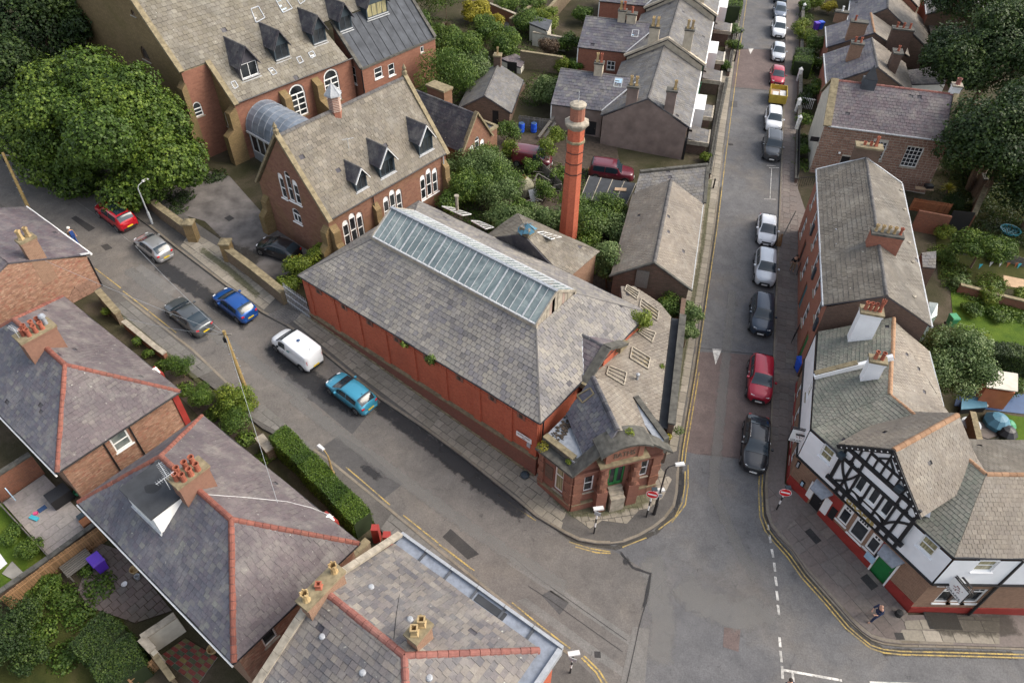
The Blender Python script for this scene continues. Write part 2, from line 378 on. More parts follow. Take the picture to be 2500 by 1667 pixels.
plain('coping',(.20,.165,.10),.85,var=.35,nsc=3)
plain('coping_dark',(.075,.072,.062),.85,var=.45,nsc=2.5)
plain('coping_pale',(.30,.265,.21),.85,var=.3,nsc=3)
plain('render_beige',(.44,.38,.29),.85,var=.18)
plain('render_brown',(.20,.15,.128),.9,var=.25,nsc=.9)
plain('render_white',(.78,.79,.80),.75,var=.05,nsc=1.2)
plain('render_cream',(.50,.47,.40),.85,var=.12)
plain('white_paint',(.78,.78,.76),.45,var=.05)
plain('grey_paint',(.25,.27,.29),.5)
plain('slate_grey_paint',(.035,.05,.062),.5)
plain('black_paint',(.018,.018,.02),.4)
plain('black_rubber',(.02,.02,.02),.8)
plain('green_door',(.02,.16,.045),.35)
plain('red_paint',(.27,.035,.028),.5,var=.15)
plain('teal_paint',(.02,.13,.15),.5)
plain('lead',(.27,.29,.32),.5,.2,var=.2,nsc=4)
plain('lead_blue',(.20,.225,.27),.6,.0,var=.2,nsc=4)
plain('flashing',(.42,.43,.44),.5,var=.2,nsc=6)
plain('felt',(.062,.068,.078),.9,var=.3,nsc=1.2)
plain('felt_dark',(.035,.038,.043),.8,var=.25,nsc=1.5)
plain('felt_patch',(.02,.022,.025),.9)
plain('steel',(.40,.42,.44),.55,.2,var=.12)
plain('zinc',(.30,.315,.335),.6,.1,var=.15,nsc=5)
plain('bark',(.14,.095,.065),.9,var=.4,nsc=8)
plain('pole_wood',(.27,.19,.075),.85,var=.3,nsc=5)
plain('soil',(.06,.045,.033),.95,var=.4,nsc=3)
plain('concrete',(.24,.225,.20),.9,var=.25,nsc=1.5)
plain('gravel_dark',(.09,.08,.07),.95,var=.5,nsc=9)
plain('yard',(.13,.118,.11),.95,var=.4,nsc=.8)
plain('plastic_blue',(.02,.09,.55),.4,var=.1)
plain('plastic_purple',(.10,.035,.42),.4,var=.1)
plain('plastic_green',(.05,.25,.12),.5)
plain('plastic_cyan',(.05,.38,.48),.5)
plain('plastic_pink',(.6,.08,.2),.5)
plain('plastic_navy',(.03,.07,.16),.5)
plain('orange_plastic',(.33,.11,.05),.5)
plain('yellow_skip',(.42,.30,.04),.6,var=.25)
plain('skin',(.50,.28,.19),.6,var=.05)
plain('cloth_navy',(.02,.032,.075),.9)
plain('cloth_black',(.015,.015,.017),.9)
plain('cloth_blue',(.02,.06,.22),.9)
plain('cloth_tan',(.24,.17,.11),.9)
plain('cloth_green',(.12,.16,.09),.9)
plain('hair_dark',(.03,.022,.018),.8)
plain('helmet_white',(.75,.74,.68),.4)
plain('curtain',(.40,.36,.20),.8,var=.35,nsc=9)
plain('blind',(.55,.52,.46),.8)
plain('ply',(.42,.29,.18),.8,var=.15)
plain('louvre',(.30,.22,.18),.8,var=.2)
plain('signal_red',(.62,.015,.02),.4,var=.04)
plain('sign_grey',(.35,.37,.38),.5)
plain('gold',(.50,.38,.14),.4,.3)
plain('rust',(.16,.07,.03),.9,var=.5,nsc=5)
plain('tank',(.20,.19,.13),.8,var=.4,nsc=4)
plain('tyre',(.02,.02,.021),.85)
plain('alloy',(.42,.43,.44),.35,.8)
plain('car_trim',(.02,.021,.023),.55)
plain('chrome',(.62,.63,.65),.2,1.)
plain('plate_yellow',(.72,.52,.03),.5)
plain('plate_white',(.72,.72,.70),.5)
plain('lamp_red',(.50,.015,.02),.2)
plain('lamp_clear',(.62,.64,.66),.12)
plain('tarp_blue',(.07,.18,.25),.5)
plain('sheet_white',(.55,.55,.54),.7)
plain('cloth_white',(.7,.7,.7),.8)
def worn(name,col,gapcol=None,amt=.5,rough=.7):
 def fn(n):
  b=NB(n);f=b.noise(9,5,.7);k=b.math('MULTIPLY',b.math('SUBTRACT',f,.5-amt*.12,clamp=True),9,clamp=True)
  m=b.noise(1.4,3,.6);k=b.math('MULTIPLY',k,b.math('MULTIPLY',b.math('SUBTRACT',m,.25,clamp=True),3,clamp=True))
  return b.fin(b.mix(k,gapcol or(.12,.11,.10),col),rough,spec=.2)
 _defs[name]=fn
worn('line_yellow',(.46,.33,.10),(.15,.13,.095),.9)
worn('line_white',(.62,.60,.56),(.16,.155,.145),1.2)
worn('line_faint',(.26,.25,.225),(.14,.135,.125),.5)
def asphalt(name,c1,c2,warm=(.15,.13,.112)):
 def fn(n):
  b=NB(n);big=b.noise(.09,4,.55,dist=.8);c=b.mix(b.ramp(big,[(.32,(0,0,0)),(.68,(1,1,1))]),c1,c2)
  w2=b.noise(.22,4,.6);c=b.mix(b.math('MULTIPLY',b.math('SUBTRACT',w2,.5,clamp=True),3,clamp=True),c,warm)
  st=b.noise(.9,7,.75,dist=.4);c=b.mix(.75,c,b.ramp(st,[(.3,(.68,.68,.68)),(.7,(1.25,1.24,1.22))]),'MULTIPLY')
  fi=b.noise(11,5,.85);c=b.mix(.8,c,b.ramp(fi,[(.3,(.62,.62,.62)),(.7,(1.38,1.38,1.38))]),'MULTIPLY')
  vo=b.n('TexVoronoi',feature='DISTANCE_TO_EDGE');vo.inputs['Scale'].default_value=.35
  ds=b.noise(1.5,5,.7);mx=b.n('VectorMath',operation='ADD');b.l(b.pos(),mx.inputs[0]);sc=b.n('VectorMath',operation='SCALE');sc.inputs['Scale'].default_value=1.6
  nn=b.n('TexNoise');nn.inputs['Scale'].default_value=.7;nn.inputs['Detail'].default_value=5;b.l(b.pos(),nn.inputs['Vector']);b.l(nn.outputs['Color'],sc.inputs[0]);b.l(sc.outputs[0],mx.inputs[1]);b.l(mx.outputs[0],vo.inputs['Vector'])
  ck=b.math('LESS_THAN',vo.outputs['Distance'],.010);ck=b.math('MULTIPLY',ck,b.math('MULTIPLY',b.math('SUBTRACT',ds,.5,clamp=True),5,clamp=True))
  c=b.mix(b.math('MULTIPLY',ck,.6),c,(.03,.03,.03));b.bump(fi,.25,.008)
  return b.fin(c,.9,spec=.25)
 _defs[name]=fn
asphalt('asphalt',(.098,.099,.106),(.132,.130,.130),warm=(.155,.138,.12))
asphalt('asphalt_red',(.115,.088,.083),(.135,.105,.098),warm=(.12,.098,.092))
asphalt('asphalt_patch',(.068,.068,.071),(.088,.085,.084),warm=(.085,.08,.075))
asphalt('asphalt_dark',(.030,.030,.032),(.05,.048,.047),warm=(.06,.055,.05))
asphalt('asphalt_pale',(.135,.131,.126),(.16,.155,.147),warm=(.165,.15,.135))
asphalt('asphalt_foot',(.085,.08,.076),(.11,.103,.095),warm=(.12,.108,.092))
@d('grass')
def _(n):
 b=NB(n);f=b.noise(.6,5,.6);c=b.ramp(f,[(.3,(.040,.078,.010)),(.55,(.075,.12,.014)),(.75,(.13,.145,.025))]);k=b.noise(22,3,.8)
 c=b.mix(.7,c,b.ramp(k,[(.25,(.4,.4,.4)),(.75,(1.5,1.5,1.4))]),'MULTIPLY');b.bump(k,.5,.04);return b.fin(c,.95,spec=.15)
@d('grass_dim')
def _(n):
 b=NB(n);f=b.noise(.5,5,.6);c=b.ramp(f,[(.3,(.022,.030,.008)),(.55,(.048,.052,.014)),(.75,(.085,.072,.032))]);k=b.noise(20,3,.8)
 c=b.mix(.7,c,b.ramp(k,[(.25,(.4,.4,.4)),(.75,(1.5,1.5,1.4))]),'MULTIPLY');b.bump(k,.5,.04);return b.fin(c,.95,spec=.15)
@d('ground')
def _(n):
 b=NB(n);f=b.noise(.25,6,.65,dist=.5);c=b.ramp(f,[(.3,(.03,.032,.014)),(.5,(.055,.05,.03)),(.62,(.085,.07,.05)),(.8,(.05,.06,.018))]);k=b.noise(14,4,.8)
 c=b.mix(.7,c,b.ramp(k,[(.25,(.4,.4,.4)),(.75,(1.5,1.45,1.4))]),'MULTIPLY');b.bump(k,.5,.04);return b.fin(c,.95,spec=.15)
def leaf(name,c0,c1,c2):
 def fn(n):
  b=NB(n);t=b.tint();c=b.ramp(t,[(0.,c0),(.55,c1),(1.,c2)]);f=b.noise(1.3,3,.6);c=b.mix(.6,c,b.ramp(f,[(.3,(.6,.65,.6)),(.7,(1.35,1.3,1.2))]),'MULTIPLY')
  m=b.fin(c,.55,spec=.35)
  tr=b.n('BsdfTranslucent');b.l(c,tr.inputs['Color']);ms=b.n('MixShader');ms.inputs[0].default_value=.25
  b.l(b.b.outputs[0],ms.inputs[1]);b.l(tr.outputs[0],ms.inputs[2]);b.l(ms.outputs[0],b.out.inputs[0]);return m
 _defs[name]=fn
leaf('leaf_syc',(.022,.050,.007),(.062,.112,.013),(.16,.22,.028))
leaf('leaf_dark',(.010,.026,.007),(.028,.055,.012),(.085,.13,.024))
leaf('leaf_grey',(.035,.075,.020),(.10,.155,.045),(.23,.29,.12))
leaf('leaf_mid',(.024,.058,.009),(.070,.125,.018),(.17,.235,.036))
leaf('leaf_lime',(.065,.11,.012),(.12,.17,.018),(.22,.25,.03))
leaf('leaf_yellow',(.16,.15,.015),(.28,.25,.02),(.40,.34,.04))
leaf('leaf_hedge',(.020,.05,.008),(.055,.105,.012),(.13,.20,.022))
leaf('leaf_bronze',(.07,.045,.03),(.11,.07,.045),(.16,.12,.07))
leaf('petal',(.55,.55,.48),(.65,.64,.56),(.7,.7,.62))
leaf('straw',(.20,.15,.07),(.26,.20,.10),(.32,.26,.14))
@d('glass')
def _(n):
 b=NB(n);f=b.noise(.7,3);c=b.ramp(f,[(.35,(.012,.015,.018)),(.7,(.05,.055,.06))]);return b.fin(c,.08,spec=.6)
@d('car_glass')
def _(n):
 b=NB(n);return b.fin((.016,.028,.038),.09,spec=.7)  # blue of the reflected sky is mixed into the base colour
@d('glass_pale')
def _(n):
 b=NB(n);f=b.noise(1.2,3);c=b.ramp(f,[(.35,(.10,.12,.12)),(.7,(.25,.27,.25))]);return b.fin(c,.12,spec=.6)
@d('glass_curtain')
def _(n):
 b=NB(n);mp=b.n('Mapping');mp.inputs['Scale'].default_value=(14,.6,1);b.l(b.uv(),mp.inputs[0]);f=b.noise(1,2,vec=mp.outputs[0]);c=b.ramp(f,[(.35,(.16,.145,.075)),(.65,(.42,.38,.22))]);return b.fin(c,.25,spec=.6)
@d('glazing')
def _(n):
 b=NB(n);t=b.tint();f=b.noise(.5,5,.65,dist=1.2)
 c=b.ramp(f,[(.34,(.10,.135,.14)),(.5,(.17,.21,.21)),(.62,(.24,.28,.27)),(.78,(.36,.39,.35))]);c=b.mix(.5,c,b.ramp(t,[(0,(.75,.75,.75)),(1,(1.25,1.25,1.25))]),'MULTIPLY')
 return b.fin(c,b.ramp(f,[(.4,(.12,)*3),(.7,(.45,)*3)]),spec=.6)
@d('barrel')
def _(n):
 b=NB(n);f=b.noise(.6,4,.6);c=b.ramp(f,[(.3,(.10,.125,.155)),(.7,(.24,.28,.34))]);return b.fin(c,.3,spec=.6)
def paint(name,col,flake=0.,rough=.28):
 def fn(n):
  b=NB(n);b.fin(col,rough,flake,.5);b.b.inputs['Coat Weight'].default_value=.8;b.b.inputs['Coat Roughness'].default_value=.06;return b.m
 _defs['paint_'+name]=fn
for _n,_c,_k in(('red',(.42,.01,.02),.2),('silver',(.42,.42,.42),.6),('grey',(.10,.11,.115),.5),('blue',(.008,.075,.30),.35),('black',(.012,.014,.018),.2),
    ('white',(.72,.74,.76),0.),('lightblue',(.05,.30,.44),.3),('navy',(.022,.038,.062),.4),('crimson',(.36,.008,.03),.3),('palegrey',(.52,.55,.58),.3),
    ('maroon',(.10,.012,.022),0.),('darkgrey',(.045,.05,.055),.4),('steelblue',(.17,.20,.25),.4)):paint(_n,_c,_k)
plain('screen',(.35,.50,.62),.3)
plain('water_blue',(.05,.3,.36),.3)

def stainmat(name,col,op=.75,sc=1.6):
 def fn(n):
  b=NB(n);b.fin(col,.85,spec=.3);a=b.n('Attribute',attribute_name='fall',attribute_type='GEOMETRY').outputs['Fac'];f=b.noise(sc,7,.75,dist=.6)
  k=b.math('MULTIPLY',b.math('SUBTRACT',b.math('ADD',b.math('MULTIPLY',a,.55),f),.80),5,clamp=True);k=b.math('MULTIPLY',k,op);tr=b.n('BsdfTransparent');ms=b.n('MixShader');b.l(k,ms.inputs[0]);b.l(tr.outputs[0],ms.inputs[1]);b.l(b.b.outputs[0],ms.inputs[2]);b.l(ms.outputs[0],b.out.inputs[0]);return b.m
 _defs[name]=fn
stainmat('stain_oil',(.032,.032,.034),.85);stainmat('stain_pale',(.19,.185,.175),.5,2.2);stainmat('stain_moss',(.085,.09,.035),.5,3.2);stainmat('stain_dirt',(.06,.053,.042),.55,2.2)
asphalt('asphalt_old',(.108,.102,.098),(.145,.133,.122),warm=(.155,.137,.118))
# ------------------------------------------------------------------ ground, roads, pavements
def kd(o,k='structure'):o['kind']=k;return o
def sheet(name,pix,dz,mat,kind='structure',world=False,parent=None,uvok=False):
 pts=[gz(x,y,dz)for x,y in pix]if world else[GP(x,y,dz)for x,y in pix]
 mb=MB();A=sum(pts[i][0]*pts[(i+1)%len(pts)][1]-pts[(i+1)%len(pts)][0]*pts[i][1]for i in range(len(pts)))
 mb.poly(pts if A>0 else pts[::-1]);return mb.build(name,mat,parent,kind=kind)
def slab(name,pix,dz0,dz1,mat,kind='structure',world=False,parent=None,**k):
 pts=[gz(x,y,dz0)for x,y in pix]if world else[GP(x,y,dz1)-np.array([0,0,dz1-dz0])for x,y in pix]
 A=sum(pts[i][0]*pts[(i+1)%len(pts)][1]-pts[(i+1)%len(pts)][0]*pts[i][1]for i in range(len(pts)))
 if A<0:pts=pts[::-1]
 mb=MB();mb.hexa(pts,[p+np.array([0,0,dz1-dz0])for p in pts]);return mb.build(name,mat,parent,kind=kind,**k)
sheet('ground',[(-260,-60),(260,-60),(260,420),(-260,420)],-.03,'ground',world=True)
K_B=[(-700,-170),(-150,170),(150,395),(300,505),(365,553),(428,604),(536,686),(640,764),(700,796),(760,838),(850,912),(928,975),(1030,1043),(1125,1112),(1250,1212),(1309,1261),
       (1376,1301),(1413,1319),(1456,1327),(1490,1328),(1523,1324),(1560,1310),(1597,1289),(1624,1267),(1646,1237),(1653,1206),(1655,1175),(1657,1130),(1661,1095),
       (1693,907),(1724,693),(1745,550),(1768,357),(1790,190),(1816,0),(1838,-160),(1862,-330)]
K_S=[(-700,20),(-200,345),(120,590),(243,677),(303,723),(475,857),(557,936),(625,979),(696,1036),(768,1098),(806,1124),(950,1241),(1095,1360),(1250,1484),(1340,1559),(1395,1599),(1445,1646),(1475,1700),(1500,1800)]
K_P=[(1938,-330),(1928,-160),(1921,0),(1912,250),(1902,518),(1898,604),(1886,907),(1880,1060),(1871,1130),(1867,1190),(1870,1250),(1882,1283),(1900,1307),(1936,1342),(1971,1393),(2032,1461),(2079,1515),
       (2105,1540),(2128,1556),(2157,1566),(2200,1571),(2327,1574),(2500,1579),(2800,1590)]
sheet('road',K_B+K_P+[(2900,1900),(1500,1900)]+K_S[::-1],0.,'asphalt')
sheet('road_surface',K_B[:18]+[(1500,1345),(1590,1400),(1560,1530),(1530,1680),(1520,1800)]+K_S[::-1],.002,'asphalt_old')
# raised pavements
I_B=[(1862+40-110,-330),(1795,-160),(1806,0),(1790,60),(1762,200),(1740,300),(1722,420),(1697,560),(1664,700),(1610,900),(1560,1060),(1500,1100),(1380,1150),(1311,1130),(1100,985),(900,850),(763,757),(740,740),(640,660),(560,600),(480,545),(420,500),(340,440),(180,330),(-150,100),(-700,-260)]
pv_b=slab('pavement',K_B+I_B,-.05,.13,'asphalt_foot')
pv_b['label']='paved footway wrapping round the old baths on the corner'
I_S=[(1300,1800),(1300,1640),(1250,1600),(1100,1450),(968,1330),(935,1300),(827,1175),(752,1102),(640,1045),(500,930),(403,866),(321,802),(264,734),(215,690),(100,600),(-200,400),(-700,80)]
pv_s=slab('pavement',K_S+I_S,-.05,.13,'asphalt_foot')
pv_s['label']='tarmac footway in front of the hipped semi-detached houses'
I_P=[(2800,1500),(2500,1478),(2362,1500),(2217,1500),(2080,1340),(1975,1225),(1915,1180),(1930,1000),(1957,905),(1962,800),(1975,600),(1972,530),(1948,460),(1946,300),(1950,150),(1953,0),(1960,-160),(1970,-330)]
pv_p=slab('pavement',K_P+I_P,-.05,.13,'flag_pink')
pv_p['label']='paved footway beside the parked cars and around the pub'
def side_kerb(path,par,i0,i1,inward,wd=.17,L=.9,dz=.142):
 pts=[GP(x,y)for x,y in path[i0:i1]]
 for a,b in zip(pts[:-1],pts[1:]):
  dd=b-a;ln=np.linalg.norm(dd);k=max(1,int(round(ln/L)));dd=dd/ln;nr=np.array([-dd[1],dd[0],0])*inward
  for i in range(k):
   p=a+dd*(ln*i/k+.01);m=MB();m.obox(p-nr*.02-np.array([0,0,.05]),dd*(ln/k-.02),nr*wd,(0,0,dz+.05+R.uniform(-.008,.006)),t=R.random());m.build('kerb_stone','kerbstone',par)
side_kerb(K_B,pv_b,4,33,1)
side_kerb(K_S,pv_s,4,16,-1)
side_kerb(K_P,pv_p,3,22,1)
side_kerb([(x+0,y)for x,y in[(1893,1302),(1933,1346),(1967,1398),(2027,1466),(2076,1521),(2105,1546),(2128,1563),(2157,1573),(2200,1578),(2327,1581),(2500,1586)]],pv_p,0,11,1,wd=.16,dz=.06)
# flagstones
def flags(par,pix,direc,w,h,mat,n,rw=.3,dz=.135,seed=1,world=False,th=.014,gap=.035,name='flagstone',miss=0.,tint=None):
 F=Field(par,name,mat,n,1.,seed)
 for poly in(pix if isinstance(pix[0],list)else[pix]):
  pts=[GP(x,y,dz)for x,y in poly];F.plane(pts,w,h,th,gap,up=direc,lift=.001,randw=rw,flat=True,miss=miss,tint=tint)
 F.done();return F
dA=np.array([.613,.79,0]);dQ=np.array([-.966,.258,0])
b_=lambda*p:list(p)
flags(pv_b,[b_((700,772),(763,757),(900,850),(862,905)),b_((862,905),(900,850),(1100,985),(1050,1047)),b_((1050,1047),(1100,985),(1311,1130),(1262,1208)),
             b_((1262,1208),(1311,1130),(1340,1162),(1385,1240),(1370,1290),(1312,1255))],dA,.72,.62,'flag',260,seed=3)
flags(pv_b,[b_((1392,1255),(1340,1170),(1430,1160),(1470,1270),(1440,1290)),b_((1470,1270),(1430,1160),(1530,1140),(1560,1245),(1530,1278)),b_((1560,1245),(1530,1140),(1590,1120),(1640,1170),(1618,1215),(1585,1240))],np.array([-.2,1,0]),.62,.55,'flag',90,seed=4)
flags(pv_b,[b_((1600,1120),(1620,950),(1680,940),(1652,1100)),b_((1620,950),(1655,740),(1712,740),(1680,940)),b_((1655,740),(1690,560),(1740,560),(1712,740)),b_((1705,560),(1728,380),(1762,380),(1740,560)),b_((1730,380),(1758,190),(1787,190),(1762,380)),b_((1758,190),(1790,10),(1812,10),(1787,190))],dQ,.8,.75,'flag',140,seed=5)
flags(pv_b,[b_((438,605),(480,545),(640,665),(700,700),(640,760),(540,680))],dA,.9,.9,'flag',70,seed=6)
flags(pv_s,[b_((640,985),(600,1010),(760,1100),(770,1095)),b_((310,735),(275,742),(325,795),(475,925),(520,905))],dA,1.1,.8,'flag_grey',40,rw=.4,seed=7)
flags(pv_s,[b_((955,1255),(930,1290),(1050,1395),(1100,1372))],dA,1.0,.8,'flag_grey',30,rw=.4,seed=8)
flags(pv_p,[b_((1874,1180),(1878,1080),(1930,1080),(1912,1190),(1975,1232),(1910,1300),(1885,1275)),b_((1910,1300),(1975,1232),(2080,1345),(2036,1455),(1975,1390)),b_((2036,1455),(2080,1345),(2217,1497),(2190,1560),(2130,1548),(2085,1510))],np.array([.86,.5,0]),.95,.85,'flag_pink',150,rw=.4,seed=9)
flags(pv_p,[b_((2190,1562),(2217,1500),(2362,1505),(2440,1500),(2440,1572))],np.array([0,1,0]),1.2,.7,'flag',40,rw=.4,seed=10)
flags(pv_p,[b_((1884,1075),(1890,900),(1948,915),(1930,1075)),b_((1890,900),(1898,720),(1960,720),(1950,900)),b_((1898,720),(1905,520),(1965,520),(1960,720)),b_((1905,520),(1914,300),(1943,300),(1945,520))],dQ,.8,.7,'flag_pink',190,seed=11)
# carriageway surface changes, patches, setts
sheet('road_table',[(1690,858),(1785,862),(1888,872),(1881,1060),(1872,1125),(1790,1118),(1700,1108),(1666,1100)],.004,'asphalt_red')
sheet('road_table',[(1797,120),(1850,121),(1917,124),(1913,222),(1860,219),(1785,212)],.004,'asphalt_red')
for i,(pp,mt)in enumerate([([(173,533),(185,527),(233,557),(217,566)],'asphalt_dark'),
 ([(760,1110),(830,1060),(900,1105),(985,1180),(910,1238),(825,1165)],'asphalt_patch'),([(1080,1310),(1100,1290),(1170,1352),(1142,1365)],'asphalt_dark'),
 ([(700,915),(780,935),(900,1010),(860,1060),(770,985),(690,935)],'asphalt_patch'),([(1250,1358),(1345,1418),(1545,1556),(1536,1574),(1338,1440),(1236,1374)],'asphalt_pale'),
 ([(1322,1452),(1345,1440),(1390,1470),(1366,1500)],'asphalt_patch'),([(1545,1528),(1585,1535),(1575,1667),(1515,1667)],'asphalt_pale'),
 ([(1567,1373),(1594,1374),(1588,1415),(1562,1405)],'asphalt_pale'),([(1768,1530),(1808,1535),(1803,1590),(1765,1578)],'asphalt_red'),
 ([(1770,247),(1800,247),(1800,262),(1770,262)],'asphalt_patch'),([(1262,1466),(1284,1458),(1520,1628),(1518,1650),(1430,1590)],'asphalt_pale'),
 ([(330,655),(345,645),(430,705),(415,730)],'asphalt_pale'),([(440,790),(490,800),(510,830),(480,840)],'asphalt_patch'),([(245,600),(262,595),(275,606),(258,612)],'asphalt_dark')]):
 sheet('road_patch',pp,.008,mt)
sheet('cobbled_entrance',[(650,770),(700,745),(745,752),(735,790),(712,796)],.135,'asphalt_foot')
flags(pv_b,[b_((652,770),(690,752),(735,764),(722,782),(700,792))],dA,.26,.18,'sett',150,rw=.1,dz=.14,th=.02,gap=.03,name='cobble',seed=12)
def stains(pts,mat,name,n,rr):
 mb=MB()
 for _ in range(n):
  k=R.randrange(len(pts)-1);t=R.random();x=pts[k][0]*(1-t)+pts[k+1][0]*t+R.gauss(0,rr);y=pts[k][1]*(1-t)+pts[k+1][1]*t+R.gauss(0,rr*.8);c=GP(x,y,.010+R.random()*.002)
  r=R.uniform(.03,.26);m=R.randrange(9,14);a0=R.random()*6;an=R.uniform(-1,1);pl=[]
  for i in range(m):
   a=a0+6.283*i/m;q=r*R.uniform(.45,1.2);dx,dy=q*math.cos(a)*1.5,q*math.sin(a)*.7;X=c[0]+dx*.79+dy*.61;Y=c[1]-dx*.61+dy*.79;pl.append(np.array([X,Y,g(X,Y)+c[2]-g(c[0],c[1])]))
  mb.poly(pl)
 return mb.build(name,mat,kind='stuff')
def smear(pix,wd,mat,name,dz=.02):
 pts=[GP(x,y,dz+R.random()*.0015)for x,y in pix];fin=[]
 for a,b in zip(pts[:-1],pts[1:]):n=max(1,int(np.linalg.norm(b-a)/.8));fin+=[a+(b-a)*i/n for i in range(n)]
 fin.append(pts[-1]);v,fc,fa=[],[],[]
 for i,p in enumerate(fin):
  d_=fin[min(i+1,len(fin)-1)]-fin[max(i-1,0)];n_=V(-d_[1],d_[0],0)/np.linalg.norm(d_[:2]);e=1 if 0<i<len(fin)-1 else 0
  for o_,f_ in((-.5,0),(-.18,1),(.18,1),(.5,0)):q=p+n_*o_*wd;q[2]=g(q[0],q[1])+p[2]-g(p[0],p[1]);v.append(tuple(q));fa.append(f_*e)
 for i in range(len(fin)-1):
  for j in range(3):k=i*4+j;fc.append((k,k+4,k+5,k+1))
 me=bpy.data.meshes.new(name);me.from_pydata(v,[],[tuple(reversed(q))for q in fc]);me.attributes.new('fall','FLOAT','POINT').data.foreach_set('value',fa);me.materials.append(MAT(mat));o=bpy.data.objects.new(name,me);link(o,(0,0,0));o['kind']='stuff';return o
smear([(905,975),(1000,1045),(1120,1135),(1240,1225),(1300,1270)],2.0,'stain_oil','oil_smear');smear([(1050,1065),(1130,1125),(1215,1190)],3.6,'stain_oil','oil_smear',.015);smear([(650,830),(720,900),(800,960),(900,1010)],2.6,'stain_oil','oil_smear')
smear([(380,640),(500,720),(620,800)],2.2,'stain_oil','oil_smear');smear([(700,960),(900,1110),(1150,1290),(1400,1450)],1.6,'stain_pale','tyre_wear');smear([(300,650),(500,800),(760,985)],1.6,'stain_pale','tyre_wear')
smear([(1640,1400),(1700,1460),(1790,1500),(1860,1490),(1880,1440)],3.5,'stain_pale','dusty_patch');smear([(1860,1440),(1800,1330),(1740,1200),(1760,1000),(1790,700)],1.3,'stain_pale','tyre_wear',.013);smear([(1600,1650),(1620,1520),(1600,1400),(1580,1340)],2.6,'stain_pale','dusty_patch',.014)
smear([(1515,1345),(1530,1370),(1550,1385)],.8,'stain_oil','oil_smear');smear([(1640,1260),(1665,1190),(1668,1130)],.7,'stain_oil','oil_smear',.013);smear([(240,690),(480,880),(760,1105),(1100,1375),(1340,1565)],.7,'stain_dirt','gutter_dirt',.012)
smear([(860,905),(1000,1010),(1250,1205),(1400,1320),(1500,1338),(1600,1300),(1656,1240),(1664,1100),(1735,650),(1760,450)],.55,'stain_dirt','gutter_dirt',.012);smear([(1865,1160),(1872,1290),(1930,1360),(2075,1535),(2160,1590),(2500,1600)],.8,'stain_dirt','gutter_dirt',.012)
smear([(770,775),(900,868),(1100,1005),(1311,1155)],.8,'stain_moss','moss',.155);smear([(1330,1180),(1400,1250),(1480,1245),(1560,1225),(1610,1190)],1.5,'stain_moss','moss',.157);smear([(640,730),(560,660),(480,600)],1.,'stain_moss','moss',.155);smear([(1640,1040),(1680,800),(1715,600),(1735,430)],.7,'stain_moss','moss',.155)
smear([(470,560),(560,610),(650,640)],3.,'stain_dirt','yard_dirt',.02);smear([(2240,1515),(2400,1525),(2500,1520)],2.4,'stain_dirt','pavement_dirt',.165);smear([(270,750),(420,875),(640,1060)],.6,'stain_moss','moss',.155)
smear([(1500,1330),(1545,1385),(1588,1400),(1575,1470),(1562,1525)],.32,'stain_oil','road_crack_stain',.016);smear([(1110,1115),(1180,1150),(1250,1200)],3.2,'stain_oil','oil_smear',.016);smear([(870,1125),(945,1180)],1.,'stain_oil','oil_smear',.016)
# painted lines
def line(pix,wd,mat,name='yellow_line',off=0.,dash=None,dz=.018,group=None):
 pts=[GP(x,y,dz)for x,y in pix];mb=MB();run=0
 for a,b in zip(pts[:-1],pts[1:]):
  dd=b-a;L=np.linalg.norm(dd);dd=dd/L;n=np.array([-dd[1],dd[0],0])
  if dash:
   q=0.
   while q<L:
    m=(run+q)%(dash[0]+dash[1])
    if m<dash[0]:e=min(L,q+dash[0]-m);mb.poly([a+dd*q+n*(off-wd/2),a+dd*e+n*(off-wd/2),a+dd*e+n*(off+wd/2),a+dd*q+n*(off+wd/2)]);q=e+1e-3
    else:q+=dash[0]+dash[1]-m
   run+=L
  else:mb.poly([a-dd*.01+n*(off-wd/2),b+dd*.01+n*(off-wd/2),b+dd*.01+n*(off+wd/2),a-dd*.01+n*(off+wd/2)])
 return mb.build(name,mat,kind='structure')
Q=[(1664,1130),(1668,1095),(1700,907),(1731,693),(1752,550),(1775,357),(1797,190),(1823,0),(1845,-160)]
line(Q,.08,'line_yellow',off=0)
line(Q[:3],.08,'line_yellow',off=-.22)
line([(1673,1150),(1672,1185),(1666,1225),(1648,1262),(1608,1292)],.08,'line_yellow');line([(1680,1135),(1680,1185),(1673,1232),(1640,1275)],.08,'line_yellow')
line([(1578,1312),(1520,1335)],.08,'line_yellow');line([(1490,1346),(1440,1338),(1390,1322)],.08,'line_yellow');line([(1490,1350),(1455,1348),(1405,1334)],.08,'line_yellow')
line([(1250,1232),(1308,1270)],.07,'line_yellow');line([(1215,1205),(1262,1240)],.07,'line_yellow')
line([(232,655),(295,703)],.08,'line_yellow');line([(300,710),(362,758)],.08,'line_yellow');line([(365,761),(430,812)],.08,'line_yellow')
line([(845,1140),(890,1178),(952,1232)],.08,'line_yellow');line([(985,1257),(1070,1325)],.08,'line_yellow');line([(1072,1328),(1150,1387)],.08,'line_yellow');line([(1088,1338),(1158,1392)],.06,'line_yellow')
line([(1250,1470),(1320,1527),(1392,1582)],.09,'line_yellow');line([(1420,1605),(1455,1640),(1478,1680)],.1,'line_yellow');line([(1426,1600),(1463,1636),(1490,1680)],.1,'line_yellow')
PB=[(1862,1158),(1860,1195),(1863,1258),(1876,1292),(1896,1318),(1930,1356),(1965,1406),(2026,1474),(2073,1530),(2103,1556),(2126,1574),(2157,1584),(2200,1589),(2327,1592),(2500,1597),(2700,1604)]
line(PB,.09,'line_yellow');line([(x-8 if y<1540 else x,y+(3 if y<1540 else 8))for x,y in PB],.09,'line_yellow')
